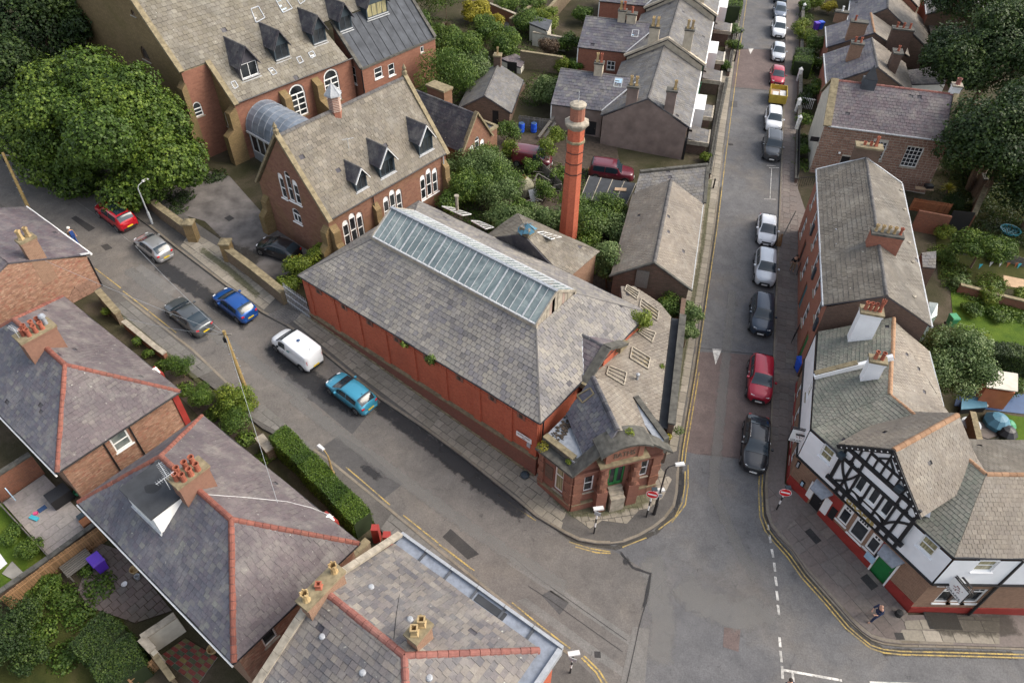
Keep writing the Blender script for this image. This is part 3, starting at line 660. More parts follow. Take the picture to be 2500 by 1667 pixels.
for(a,b)in(((1878,1305),(1882,1325)),((1884,1340),(1888,1360)),((1890,1373),(1892,1394)),((1893,1407),(1896,1429)),((1896,1442),(1899,1464)),((1899,1476),(1902,1500)),((1903,1555),(1905,1578)),((1905,1588),(1908,1615)),((1909,1625),(1911,1655)),((1874,1280),(1876,1292))):
 line([a,b],.15,'line_white','white_dash')
line([(1910,1634),(2055,1660)],.14,'line_white','white_line');line([(1935,1642),(1937,1662)],.14,'line_white','white_line');line([(2124,1665),(2300,1672)],.14,'line_white','white_line')
line([(100,430),(262,545),(330,600),(420,670),(470,715),(530,765)],.05,'line_faint','road_joint')
line([(1878,410),(1902,410)],.1,'line_white','parking_bay_mark');line([(1884,410),(1880,485)],.06,'line_white','parking_bay_mark');line([(1866,486),(1894,487)],.06,'line_white','parking_bay_mark')
line([(1872,404),(1894,405)],.08,'line_white','parking_bay_mark')
sheet('speed_hump_arrow',[(1739,851),(1762,853),(1747,890)],.009,'line_white');sheet('speed_hump_arrow',[(1827,118),(1840,119),(1832,133)],.009,'line_white')
line([(1712,1107),(1800,1117),(1872,1127)],.03,'asphalt_dark','road_joint',dz=.019);line([(1700,848),(1785,858),(1888,868)],.05,'asphalt_dark','road_joint',dz=.019)
line([(1790,118),(1850,120),(1917,122)],.05,'asphalt_dark','road_joint',dz=.019);line([(1783,214),(1860,220),(1913,222)],.05,'asphalt_dark','road_joint',dz=.019)
line([(1590,1400),(1583,1450),(1568,1500),(1560,1530),(1545,1600),(1530,1667)],.05,'asphalt_dark','road_crack',dz=.02)
line([(1240,1352),(1258,1362),(1300,1400),(1345,1432),(1530,1562)],.03,'asphalt_dark','road_joint',dz=.02);line([(1290,1430),(1345,1465),(1400,1505),(1520,1590)],.03,'asphalt_dark','road_joint',dz=.02)
# covers
for(x,y,wx)in((1078,0,0),):pass
def cover(x,y,sx,sy,par,dz=.15,ang=0.,mat='asphalt_dark'):
 c=GP(x,y,dz);a=math.radians(ang);ux=np.array([math.cos(a),math.sin(a),0]);uy=np.array([-math.sin(a),math.cos(a),0]);ux[2]=GX*ux[0]+GY*ux[1];uy[2]=GX*uy[0]+GY*uy[1];mb=MB()
 mb.obox(c-ux*sx/2-uy*sy/2,ux*sx,uy*sy,(0,0,.012));return mb.build('manhole_cover',mat,par)
for a in((490,892,.55,.55,pv_s,.135,-38),(478,884,.4,.4,None,.01,-38),(1985,1308,1.0,.5,pv_p,.15,-60),(2122,1420,.9,.6,pv_p,.15,-60),(2000,405,.4,.4,pv_p,.15,0),
          (1657,1177,.4,.35,None,.01,0),(2302,1515,2.,1.0,pv_p,.15,0),(2196,1572-20,.5,.4,pv_p,.15,0),(1195,1560,.3,.3,None,.01,20),(1784,353,.5,.3,None,.01,0),(560,533,.7,.6,None,.01,-38),(1459,1597,.35,.35,None,.01,0)):
 o=cover(*a)
 if a[4]is None:o['kind']='structure'
# church yard and other ground sheets
sheet('church_yard',[(470,600),(430,520),(500,540),(560,600),(660,690),(730,655),(850,640),(800,590),(640,520),(560,430),(430,400),(330,430)],.0,'yard')
sheet('baths_back_yard',[(1000,480),(1080,380),(1200,330),(1500,330),(1560,640),(1640,740),(1560,800),(1400,700)],-.005,'soil')
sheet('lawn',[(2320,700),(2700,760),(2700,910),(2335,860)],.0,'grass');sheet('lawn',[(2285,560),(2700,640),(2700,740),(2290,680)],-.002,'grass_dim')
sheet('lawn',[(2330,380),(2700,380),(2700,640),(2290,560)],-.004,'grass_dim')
sheet('lawn',[(2450,1010),(2700,1050),(2700,1130),(2440,1110)],.0,'grass')
# ------------------------------------------------------------------ building kit

class Wall:
 """vertical wall from A to B (outside is to the right of A->B), rectangular openings with real reveals"""
 def __init__(s,par,A,B,z0,z1,mat,top=None,name='wall'):
  s.par=par;s.A=V(A[0],A[1],0);s.B=V(B[0],B[1],0);d=s.B-s.A;s.L=np.linalg.norm(d)
  s.f=Fr(s.A[0],s.A[1],math.degrees(math.atan2(d[1],d[0])));s.z0=z0;s.z1=z1;s.mat=mat;s.top=top;s.h=[];s.x=MB();s.name=name;s.sp=[]
 def px(s,a,t=0.):return s.f.wt(a[0],a[1],t)
 def hole(s,a,b,c,d):s.h.append((a,b,c,d))
 def done(s,th=.22,mats=None):
  prof=s.top or[(0,s.z0),(s.L,s.z0),(s.L,s.z1),(0,s.z1)]
  zm=max(p[1]for p in prof);m=s.x;f=s.f
  H=[(max(.02,a),min(s.L-.02,b),c,d)for a,b,c,d in s.h]
  xs=sorted({0.,s.L}|{h[0]for h in H}|{h[1]for h in H});zs=sorted({min(p[1]for p in prof),zm}|{h[2]for h in H}|{h[3]for h in H})
  if area2(prof)<0:prof=prof[::-1]
  for i in range(len(xs)-1):
   for j in range(len(zs)-1):
    cx,cz=(xs[i]+xs[i+1])/2,(zs[j]+zs[j+1])/2
    if any(h[0]<cx<h[1]and h[2]<cz<h[3]for h in H):continue
    c=clip2([(xs[i],zs[j]),(xs[i+1],zs[j]),(xs[i+1],zs[j+1]),(xs[i],zs[j+1])],prof)
    if len(c)>2 and abs(area2(c))>1e-5:m.poly([f.p(a,0,b)for a,b in c])
  for a,b,c,d in H:
   for q in([(a,c),(a,d)],[(b,d),(b,c)],[(b,c),(a,c)],[(a,d),(b,d)]):
    (x0,y0),(x1,y1)=q;m.poly([f.p(x0,0,y0),f.p(x1,0,y1),f.p(x1,th,y1),f.p(x0,th,y0)])
   m.poly([f.p(a,th+.25,c-.3),f.p(b,th+.25,c-.3),f.p(b,th+.25,d+.3),f.p(a,th+.25,d+.3)])
  for sp in s.sp:m.poly([f.p(a,0,b)for a,b in sp])
  return m.build(s.name,mats or s.mat,s.par)
 def win(s,a,b,c,d,nx=1,nz=2,fr='white_paint',glass='glass',sill='coping_pale',arch=0,fw=.07,inset=.1,door=False,name='window',solidhead=False,head=None):
  """opening a..b x c..d with frame, panes and sill"""
  f=s.f;s.hole(a,b,c,d);m=MB();w=fw
  dt=inset
  def bx(x0,x1,z0,z1,t0=dt,t1=dt+.06):m.fbox(f,x0,x1,t0,t1,z0,z1)
  zt=d
  if arch:zt=d-(b-a)*arch
  bx(a,a+w,c,d);bx(b-w,b,c,d);bx(a+w,b-w,c,c+w*1.1);bx(a+w,b-w,zt-w,zt if arch else d)
  for i in range(1,nx):x=a+(b-a)*i/nx;bx(x-w*.4,x+w*.4,c+w,zt-w,dt+.005,dt+.05)
  for j in range(1,nz):z=c+(zt-c)*j/nz;bx(a+w,b-w,z-w*.4,z+w*.4,dt+.002,dt+.055)
  if arch:
   n=8;r=(b-a)/2;pts=[]
   for i in range(n+1):
    th=math.pi*i/n;k=math.cos(th);pts.append(((a+b)/2-r*k,zt+(d-zt)*math.sin(th)**.85))
   for i in range(n):
    (x0,y0),(x1,y1)=pts[i],pts[i+1];s.sp.append([(x0,y0),(x1,y1),(x1,d),(x0,d)])
    if solidhead:m.poly([f.p(x0,dt,zt),f.p(x1,dt,zt),f.p(x1,dt,y1),f.p(x0,dt,y0)])
    else:
     q=.8;X0=(a+b)/2+(x0-(a+b)/2)*q;X1=(a+b)/2+(x1-(a+b)/2)*q;Y0=zt+(y0-zt)*q;Y1=zt+(y1-zt)*q
     m.poly([f.p(X0,dt,Y0),f.p(X1,dt,Y1),f.p(x1,dt,y1),f.p(x0,dt,y0)])
  o=m.build(name,fr,s.par)
  for i in range(nx):
   for j in range(nz):
    x0=a+w+(b-a-2*w)*i/nx+.01;x1=a+w+(b-a-2*w)*(i+1)/nx-.01;z0=c+w+(zt-c-2*w)*j/nz+.01;z1=c+w+(zt-c-2*w)*(j+1)/nz-.01
    g_=MB();g_.fbox(f,x0,x1,dt+.03,dt+.04,z0,z1);g_.build('pane',glass,o)
  if arch and not solidhead:g_=MB();g_.fbox(f,a+w,b-w,dt+.03,dt+.04,zt,d);g_.build('pane',glass,o)
  if sill and not door:k=MB();k.fbox(f,a-.08,b+.08,-.09,.06,c-.09,c-.003);k.build('sill',sill,o)
  if head:k=MB();k.fbox(f,a-.12,b+.12,-.03,.04,d+.003,d+.2);k.build('lintel',head,o)
  return o
 def winpx(s,p,q,**k):
  (a,c),(b,d)=s.px(p),s.px(q);return s.win(min(a,b),max(a,b),min(c,d),max(c,d),**k)
 def door(s,a,b,c,d,mat,fr=None):
  s.hole(a,b,c,d);m=MB();f=s.f;m.fbox(f,a,b,.1,.15,c,d);o=m.build('door',mat,s.par)
  k=MB();k.fbox(f,b-.16,b-.1,.06,.1,(c+d)/2-.06,(c+d)/2+.06);k.build('handle','chrome',o);return o
def box_walls(par,f,s0,s1,t0,t1,zt,mat,names=('wall',)*4,zb=None,skip=()):
 """four Wall objects (not yet built): front (t0), right (s1), back (t1), left (s0)"""
 c=[f.p(s0,t0,0),f.p(s1,t0,0),f.p(s1,t1,0),f.p(s0,t1,0)];out=[]
 for i in range(4):
  A,B=c[i],c[(i+1)%4];z=min(g(A[0],A[1]),g(B[0],B[1]))-.15 if zb is None else zb
  out.append(Wall(par,A,B,z,zt,mat))
 return out
class Roof:
 def __init__(s,par,mat,w=.36,h=.3,n=300,seed=1,th=.022,sheet='slate_dark',name='slate',gap=.012,jitter=1.):
  s.par=par;s.base=MB();s.mat=mat;s.w=w;s.h=h;s.n=n;s.seed=seed;s.th=th;s.pl=[];s.sheet=sheet;s.name=name;s.rid=[];s.gap=gap;s.j=jitter;s.kw={}
 def plane(s,pts,mat=None,**k):s.pl.append(([V(*p)for p in pts],k));return s
 def hip(s,f,s0,s1,t0,t1,ze,zr,a,b,g0=False,g1=False):
  """rectangle with ridge along s from a to b at the middle"""
  m=(t0+t1)/2
  s.plane([f.p(s0,t0,ze),f.p(s1,t0,ze),f.p(b,m,zr),f.p(a,m,zr)]);s.plane([f.p(s1,t1,ze),f.p(s0,t1,ze),f.p(a,m,zr),f.p(b,m,zr)])
  if not g1:s.plane([f.p(s1,t0,ze),f.p(s1,t1,ze),f.p(b,m,zr)])
  if not g0:s.plane([f.p(s0,t1,ze),f.p(s0,t0,ze),f.p(a,m,zr)])
  return s
 def done(s):
  for pts,k in s.pl:
   n=np.cross(pts[1]-pts[0],pts[2]-pts[0]);n/=np.linalg.norm(n);n=n if n[2]>0 else-n
   s.base.prism([p-n*.10 for p in pts],n*.10)
  ro=s.base.build('roof',s.sheet,s.par);F=Field(ro,s.name,s.mat,s.n,s.j,s.seed)
  for pts,k in s.pl:
   kk=dict(w=s.w,h=s.h,th=s.th,gap=s.gap);kk.update(s.kw);kk.update(k);F.plane(pts,kk.pop('w'),kk.pop('h'),kk.pop('th'),**kk)
  F.done();s.ro=ro;return ro
def ridge(par,p,q,mat='ridge_grey',L=.42,r=.14,single=True,name='ridge_tile',drop=.03):
 p=V(*p);q=V(*q);d=q-p;n=max(1,int(round(np.linalg.norm(d)/L)));d=d/np.linalg.norm(d);st=np.linalg.norm(q-p)/n
 x=np.cross(d,(0,0,1));x/=np.linalg.norm(x);y=np.cross(x,d);mbs=MB()
 for i in range(n):
  m=MB()if single else mbs;a=p+d*(st*i+.012);b=p+d*(st*(i+1)-.012);k=R.uniform(-.008,.012);t=R.random()
  ring=lambda c,s_:[c+x*r*s_*cx+y*(r*s_*cz-drop+k)for cx,cz in((-1.15,-.35),(-.8,.25),(-.3,.62),(.3,.62),(.8,.25),(1.15,-.35))]
  A,B=ring(a,1.),ring(b,1.06)
  for j in range(5):m.poly([A[j],B[j],B[j+1],A[j+1]],t=t)
  m.poly(A,t=t);m.poly(B[::-1],t=t)
  if single:m.build(name,mat,par)
 if not single:mbs.build(name+'s',mat,par)
def gutter(par,p,q,mat='black_paint',r=.075):
 m=MB();m.tube(p,q,r,r,6);return m.build('gutter',mat,par)
def pipe(par,pts,mat='black_paint',r=.05,name='drainpipe'):
 m=MB();m.path([V(*p)for p in pts],r);return m.build(name,mat,par)
def pot(par,p,h=.55,r=.14,mat='pot_red',kind='round',tilt=0.):
 m=MB();p=V(*p);t=R.random()
 if kind=='round':m.lathe(p,[(r*1.05,0),(r*.92,h*.15),(r*.82,h*.8),(r*1.05,h*.84),(r*1.05,h),(r*.78,h),(r*.7,h*.45),(.001,h*.45)],10,t=t)
 elif kind=='square':
  m.lathe(p,[(r*1.35,0),(r*1.3,h*.12),(r*1.0,h*.2),(r*.9,h*.75),(r*1.2,h*.8),(r*1.15,h),(r*.75,h),(r*.6,h*.5),(.001,h*.5)],4,t=t,rot=.785+tilt)
 elif kind=='crown':
  m.lathe(p,[(r*1.2,0),(r*.85,h*.2),(r*.8,h*.75),(r*1.1,h*.8),(r*1.2,h),(r*.8,h),(r*.7,h*.5),(.001,h*.5)],8,t=t)
  for i in range(6):
   a=i*math.pi/3;c=p+V(math.cos(a)*r,math.sin(a)*r,h);m.obox(c-V(.03,.03,0),(.06,0,0),(0,.06,0),(0,0,.08),t=t)
 elif kind=='cowl':
  m.lathe(p,[(r,0),(r*.9,h*.7),(r*.9,h*.75),(r*1.5,h*.8),(r*1.2,h),(.001,h*1.12)],12,t=t)
 return m.build('chimney_pot',mat,par)
def stack(par,f,s,t,ds,dt,z0,z1,mat,pots=(),cap='coping',capov=.08,pmat='pot_red',pk='round',ph=.5,bands=1,pr=.14,label=None,zs=None):
 m=MB();m.fbox(f,s-ds/2,s+ds/2,t-dt/2,t+dt/2,z0,z1-.3);o=m.build('chimney',mat,par,label=label)
 k=MB();k.fbox(f,s-ds/2-capov*.6,s+ds/2+capov*.6,t-dt/2-capov*.6,t+dt/2+capov*.6,z1-.3,z1-.16);k.build('chimney_band',mat,o)
 k=MB();k.fbox(f,s-ds/2-capov,s+ds/2+capov,t-dt/2-capov,t+dt/2+capov,z1-.158,z1);k.build('chimney_cap',cap,o)
 for e in pots:
  a,b=e[0],e[1];mt=e[2]if len(e)>2 else pmat;kd_=e[3]if len(e)>3 else pk;hh=e[4]if len(e)>4 else ph
  pot(o,f.p(s+a,t+b,z1-.02),hh,pr,mt,kd_)
 return o
def aerial(par,p,h=1.3,ang=0.,mat='steel'):
 m=MB();p=V(*p);m.tube(p,p+V(0,0,h),.022,n=5);a=V(math.cos(ang),math.sin(ang),0);b=V(-math.sin(ang),math.cos(ang),0);q=p+V(0,0,h*.95)
 m.tube(q-a*.45,q+a*.55,.014,n=4)
 for i in range(8):c=q+a*(-.4+.12*i);m.tube(c-b*.16,c+b*.16,.008,n=4)
 return m.build('aerial',mat,par)
def dormer(par,f,s,t,w,zf,zw,zr,k,ze,wallmat='slate_grey_paint',slmat='slate_dark',fr='slate_grey_paint',gl='glass',tile='slate_dark',barge='black_paint',nx=2,win=True,label=None,ov=.25):
 """front face at t, sill zf, eaves zw, ridge zr; main roof plane z = ze + k*t"""
 tb=(zr-ze)/k;te=(zw-ze)/k;a,b=s-w/2,s+w/2;z0=ze+k*t-.1;rt=empty('dormer',f.p(s,t,z0));rt.parent=par;rt.location=Vector(f.p(s,t,z0)-WPOS[par.name])
 if label:rt['label']=label
 m=MB()
 for x in(a,b):m.poly([f.p(x,t,z0),f.p(x,te,zw),f.p(x,t,zw)])
 m.build('cheek',wallmat,rt)
 W=Wall(rt,f.p(a,t,0),f.p(b,t,0),z0,zw,wallmat,top=[(0,z0),(w,z0),(w,zw),(w/2,zr-.12),(0,zw)],name='dormer_front')
 if win:W.win(.1,w-.1,zf,zw-.02,nx=nx,nz=1,fr=fr,glass=gl,sill='flashing',fw=.06,inset=.03)
 W.done(th=.1)
 hw=w/2+ov*.7;zlow=zw-(ov*.7)*(zr-zw)/(w/2);F=Field(rt,'slate',slmat,0,1,R.randrange(999));bs=MB()
 for sg in(-1,1):
  q=[f.p(s,t-ov,zr),f.p(s,tb,zr),f.p(s+sg*hw,(zlow-ze)/k,zlow),f.p(s+sg*hw,t-ov,zlow)]
  n=np.cross(q[1]-q[0],q[2]-q[0]);n/=np.linalg.norm(n);n=n if n[2]>0 else-n;bs.prism([p-n*.05 for p in q],n*.05);F.plane(q,.3,.25,.015)
  m=MB();e0=f.p(s,t-ov-.03,zr-.06);e1=f.p(s+sg*hw,t-ov-.03,zlow-.06);m.bar(e0,e1,.05,.16,up=f.v);m.build('bargeboard',barge,rt)
  m=MB();m.bar(f.p(s,tb,zr+.02),f.p(s+sg*hw,(zlow-ze)/k,zlow+.03),.16,.04);m.build('flashing','flashing',rt)
 bs.build('dormer_roof','slate_dark',rt);F.done();ridge(rt,f.p(s,t-ov,zr+.02),f.p(s,tb,zr+.02),'ridge_grey',.5,.09,False)
 m=MB();m.fbox(f,a-.1,b+.1,t-.12,t+.02,z0+.05,z0+.12);m.build('flashing','flashing',rt)
 return rt
def skylight(par,pts,th=.07,glass='glass_pale',fr='white_paint',bars=0,name='skylight'):
 P3=[V(*p)for p in pts];n=np.cross(P3[1]-P3[0],P3[3]-P3[0]);n/=np.linalg.norm(n);n=n if n[2]>0 else-n
 a,b,c,d_=P3;m=MB();w=.06
 for p,q in((a,b),(b,c),(c,d_),(d_,a)):m.bar(p+n*th/2,q+n*th/2,w*1.3,th,up=n)
 for i in range(1,bars+1):t=i/(bars+1);m.bar(a+(d_-a)*t+n*th/2,b+(c-b)*t+n*th/2,w*.8,th*.9,up=n)
 o=m.build(name,fr,par)
 for i in range(bars+1):
  t0,t1=i/(bars+1)+.01,(i+1)/(bars+1)-.01;k=MB();k.prism([a+(d_-a)*t0+n*.03,b+(c-b)*t0+n*.03,b+(c-b)*t1+n*.03,a+(d_-a)*t1+n*.03],n*.015);k.build('pane',glass,o)
 return o
class Pl:
 """plane through 3 points; pixel -> point"""
 def __init__(s,a,b,c):s.o=V(*a);n=np.cross(V(*b)-s.o,V(*c)-s.o);s.n=n/np.linalg.norm(n)
 def h(s,px,py):d=ray(px,py);t=((s.o-CAMP)@s.n)/(d@s.n);return CAMP+d*t
 def z(s,x,y):return s.o[2]-((x-s.o[0])*s.n[0]+(y-s.o[1])*s.n[1])/s.n[2]
def gable_walls(par,f,s0,s1,t0,t1,ze,zr,mat,zb=None,mat_g=None,ends=(True,True)):
 W=box_walls(par,f,s0,s1,t0,t1,ze,mat,zb=zb);m=(t0+t1)/2
 for i,x in((1,1),(3,0)):
  if ends[x]:
   w=W[i];w.top=[(0,w.z0),(w.L,w.z0),(w.L,ze),(w.L/2,zr),(0,ze)];w.mat=mat_g or mat
 return W
def coping(par,pts,wd=.35,th=.12,mat='coping',name='coping_stone',L=.9,single=False):
 mm=MB()
 for a,b in zip(pts[:-1],pts[1:]):
  a=V(*a);b=V(*b);d=b-a;n=max(1,int(round(np.linalg.norm(d)/L)))
  for i in range(n):
   m=MB()if single else mm;p=a+d*(i/n)+d/np.linalg.norm(d)*.008;q=a+d*((i+1)/n)-d/np.linalg.norm(d)*.008;m.bar(p,q,wd,th*(1+R.uniform(-.04,.04)),t=R.random())
   if single:m.build(name,mat,par)
 if not single:return mm.build('coping',mat,par)
def rootof(name,f,s,t,label,cat,group=None):p=f.p(s,t,0);return empty(name,(p[0],p[1],g(p[0],p[1])),label,cat,group)
# ------------------------------------------------------------------ the old baths
def text_mesh(par,s_,o,ux,uy,h,mat,name='lettering',depth=.02,bold=False):
 """real letters as extruded geometry; o = lower-left, ux along, uy up"""
 cu=bpy.data.curves.new(name,'FONT');cu.body=s_;cu.size=1.;cu.extrude=.02;tmp=bpy.data.objects.new(name+'_tmp',cu);COL.objects.link(tmp)
 dg=bpy.context.evaluated_depsgraph_get();me=bpy.data.meshes.new_from_object(tmp.evaluated_get(dg));bpy.data.objects.remove(tmp);bpy.data.curves.remove(cu)
 co=np.empty(len(me.vertices)*3,np.float32);me.vertices.foreach_get('co',co);co=co.reshape(-1,3);W=co[:,0].max()-co[:,0].min();co[:,0]-=co[:,0].min()
 ux=V(*ux);uy=V(*uy);L=np.linalg.norm(ux);n=np.cross(ux/L,uy/np.linalg.norm(uy));o=V(*o)
 w_=np.outer(co[:,0]/W*L,ux/L)+np.outer(co[:,1]/.7*h,uy/np.linalg.norm(uy))+np.outer(co[:,2]/.02*depth/2+depth/2,n)
 me.vertices.foreach_set('co',w_.astype(np.float32).ravel());me.materials.clear();me.materials.append(MAT(mat));me.uv_layers.new(name='uv')if not me.uv_layers else None;me.update()
 ob=bpy.data.objects.new(name,me);link(ob,o,par);return ob
BF=Fr(-16.3,42.0,-37.9);BL,BW,BE,BK=22.94,13.15,5.8,.62
bh=rootof('swimming_baths',BF,BL/2,BW/2,'long red brick public baths with hipped slate roof and glazed lantern','baths building')
rf=Roof(bh,'slate_baths',.39,.34,300,11,.026,gap=.022)
f=BF;lt=4.4;lz=BE+BK*lt;sa,sb=4.0,BL-3.75
rf.plane([f.p(0,0,BE),f.p(BL,0,BE),f.p(sb,lt,lz),f.p(sa,lt,lz)]);rf.plane([f.p(BL,0,BE),f.p(BL,BW,BE),f.p(sb,BW-lt,lz),f.p(sb,lt,lz)])
rf.plane([f.p(BL,BW,BE),f.p(0,BW,BE),f.p(sa,BW-lt,lz),f.p(sb,BW-lt,lz)]);rf.plane([f.p(0,BW,BE),f.p(0,0,BE),f.p(sa,lt,lz),f.p(sa,BW-lt,lz)])
rf.done()
for a,b in(((0,0,BE),(sa,lt,lz)),((BL,0,BE),(sb,lt,lz)),((BL,BW,BE),(sb,BW-lt,lz)),((0,BW,BE),(sa,BW-lt,lz))):
 m=MB();m.bar(f.p(*a)+V(0,0,.05),f.p(*b)+V(0,0,.05),.10,.04);m.build('hip_flashing','ridge_grey',bh)
# lantern
lan=MB();lan.fbox(f,sa-.1,sb+.1,lt-.1,lt+.08,lz-.15,lz+.25);lan.fbox(f,sa-.1,sb+.1,BW-lt-.08,BW-lt+.1,lz-.15,lz+.25);lan=lan.build('lantern_kerb','coping_pale',bh)
rz=10.15;m_=BW/2;k0,k1=sa+.05,sb-.05
for sg in(-1,1):
 te=lt if sg<0 else BW-lt;e=lz+.25;n=27 if sg<0 else 34
 bars=MB()
 for i in range(n+1):
  x=k0+(k1-k0)*i/n;bars.bar(f.p(x,te-sg*-.0,e+.05),f.p(x,m_,rz+.05),.04 if i%5 else .10,.05)
 bars.bar(f.p(k0,te,e+.03),f.p(k1,te,e+.03),.12,.08);bars.build('glazing_bars','flashing',bh)
 for i in range(n):
  x0=k0+(k1-k0)*i/n+.025;x1=k0+(k1-k0)*(i+1)/n-.025;q=[f.p(x0,te,e),f.p(x1,te,e),f.p(x1,m_,rz),f.p(x0,m_,rz)];g_=MB();g_.prism(q,(0,0,.02),t=R.random());g_.build('glazing_pane','glazing',bh)
m=MB();m.bar(f.p(k0-.1,m_,rz+.08),f.p(k1+.1,m_,rz+.08),.22,.09);m.build('lantern_ridge','lead',bh)
for x,o_ in((k0,-1),(k1,1)):
 w_=BW-2*lt;nb=15
 for i in range(nb):
  a=lt+w_*i/nb+.01;b=lt+w_*(i+1)/nb-.01;mid=(a+b)/2;zt=lambda t:lz+.25+(rz-lz-.25)*(1-abs(t-m_)/(w_/2));m=MB()
  m.prism([f.p(x,a,lz-.2),f.p(x,b,lz-.2),f.p(x,b,zt(b)),f.p(x,mid,max(zt(mid),zt(b),zt(a))if abs(mid-m_)<w_/nb else zt(mid)),f.p(x,a,zt(a))],f.u*.04*o_*(1 if i%4 else 1.5),t=R.random())
  if not(x==k1 and i==6):m.build('plank','louvre' if i%5==0 else 'coping_pale',bh)
 for sg in(-1,1):m=MB();m.bar(f.p(x+o_*.06,m_,rz+.04),f.p(x+o_*.06,m_+sg*w_/2,lz+.27),.1,.16);m.build('bargeboard','coping_pale',bh)
# walls
ins=.22
W4=box_walls(bh,f,ins,BL-ins,ins,BW-ins,BE-.06,'brick_red')
Wf=W4[0];fw=Wf.f
def xfront(px,py):return Wf.px((px,py))[0]
pil=[.0,2.9,5.6,8.35,11.15,14.1,17.1,19.8,Wf.L-.65]
mp_=MB()
for x in pil:mp_.fbox(fw,x,x+.62,-.11,.02,1.0,BE-.12)
mp_.build('pilaster','brick_red',bh)
for z0_,z1_,t_ in((BE-.75,BE-.62,-.05),(BE-.2,BE-.05,-.16)):m=MB();m.fbox(fw,0,Wf.L,t_,.02,z0_,z1_);m.build('string_course','brick_red',bh)
for i,x in enumerate(pil[:-1]):
 if i%1==0:
  xm=(x+.62+pil[i+1])/2;m=MB();m.fbox(fw,xm-.32,xm+.32,-.09,.02,BE-.85,BE-.28);o=m.build('stone_bracket','stone_carved',bh)
  m=MB();m.fbox(fw,xm-.12,xm+.12,-.13,-.088,BE-.72,BE-.42);m.build('bracket_opening','soil',o)
for x in pil:
 for a in range(2):
  for b in range(2):m=MB();m.fbox(fw,x+.12+.22*a,x+.28+.22*a,-.15,-.1,BE-.62+.2*b,BE-.48+.2*b);m.build('brick_boss','brick_red',bh)
m=MB();m.fbox(fw,-.05,Wf.L+.05,-.20,.02,-.6,1.93);m.build('plinth','brick_red_base',bh)
m=MB();m.fbox(fw,-.05,Wf.L+.05,-.24,.02,1.93,2.06);m.build('plinth_coping','coping',bh)
m=MB();m.fbox(fw,-.1,Wf.L+.0,-.34,.02,-.6,1.2)
gk=MB()
for i in range(24):
 a=Wf.L*i/24;b=Wf.L*(i+1)/24;zt=g(*fw.p((a+b)/2,0,0)[:2])+.22;gk.fbox(fw,a+.01,b-.01,-.33,.02,zt-.5,zt)
gk.build('base_course','coping',bh)
for W in W4:W.done()
for a,b in(((0,-.02),(BL,-.02)),((BL+.02,0),(BL+.02,BW)),((0,BW+.02),(BL,BW+.02)),((-.02,0),(-.02,BW))):gutter(bh,f.p(*a,BE+.0),f.p(*b,BE+.0),'black_paint',.07)
pipe(bh,[fw.p(Wf.L+.12,.3,BE-.3),fw.p(Wf.L+.12,.3,3.2)])
# name plate and vent on the wall
(xa,za)=Wf.px((1261,1052),-.13);(xb,zb_)=Wf.px((1298,1079),-.13);m=MB();m.fbox(fw,xa,xb,-.16,-.13,zb_-.22,zb_+.22);pl_=m.build('street_name_plate','white_paint',label='white street name plate on the red brick wall of the baths',cat='street sign')
text_mesh(pl_,'QUARRY STREET',fw.p(xa+.12,-.163,zb_+.02),fw.u*(xb-xa-.24),(0,0,1),.13,'black_paint',depth=.006)
text_mesh(pl_,'SOUTH',fw.p(xa+.5,-.163,zb_-.17),fw.u*(xb-xa-1.),(0,0,1),.11,'black_paint',depth=.006)
(xa,za)=Wf.px((1291,1084),-.13);m=MB();m.fbox(fw,xa-.12,xa+.14,-.2,0,za-.25,za+.12);m.build('vent_box','steel',bh)
# flue pipe on the far end, scraps on the slope
p=V(*f.p(8,BW-1.6,BE+BK*1.6));q=P(1116,505,6.2)
m=MB();m.tube(q-V(0,0,.3),q+V(0,0,1.0),.13,n=10);m.tube(q+V(0,0,1.0),q+V(0,0,1.12),.2,n=10);m.build('flue_pipe','coping_pale',bh)
fp=Pl(f.p(0,0,BE),f.p(BL,0,BE),f.p(sb,lt,lz));bp=Pl(f.p(BL,BW,BE),f.p(0,BW,BE),f.p(sa,BW-lt,lz))
for a in([(1079,505),(1100,507),(1150,524),(1128,527)],[(1150,540),(1170,541),(1205,556),(1185,560)]):skylight(bh,[bp.h(*x)for x in a],bars=4,glass='coping_dark')
q=fp.h(785,654);m=MB();m.obox(q,(.22,.05,.02),(-.05,.2,.1),(0,0,.03));m.build('litter','sheet_white',label='small white scrap lying on the slates of the baths roof',cat='scrap')
# small gable over the hip end
k2=(lz-BE)/(BL-sb);ta,za=f.ws(1479,848,BL+.1);hw=2.35;zf=BE-.05;back=(za-BE)/k2
gb=Roof(bh,'slate_purple',.4,.34,120,13,.022)
for sg in(-1,1):gb.plane([f.p(BL+.15,ta,za),f.p(BL-back,ta,za),f.p(BL-.0,ta+sg*hw,zf),f.p(BL+.15,ta+sg*hw,zf)])
gb.done()
ridge(bh,f.p(BL+.1,ta,za+.04),f.p(BL-back,ta,za+.04),'slate_dark',.6,.13,False)
for sg in(-1,1):
 m=MB();m.bar(f.p(BL-back,ta,za+.05),f.p(BL,ta+sg*hw,zf+.07),.16,.05);m.build('flashing','flashing',bh)
 m=MB();m.bar(f.p(BL+.16,ta,za+.04),f.p(BL+.16,ta+sg*(hw+.25),zf-.1),.62,.2);m.build('gable_coping','coping_dark',bh)
Wg=Wall(bh,f.p(BL+.05,ta-hw,0),f.p(BL+.05,ta+hw,0),3.4,BE,'brick_red',top=[(0,3.4),(2*hw,3.4),(2*hw,zf),(hw,za-.02),(0,zf)],name='gable_wall');Wg.win(hw-.8,hw+.1,5.2,6.3,nx=1,nz=1,arch=.5,fr='coping_dark',glass='soil');Wg.done()
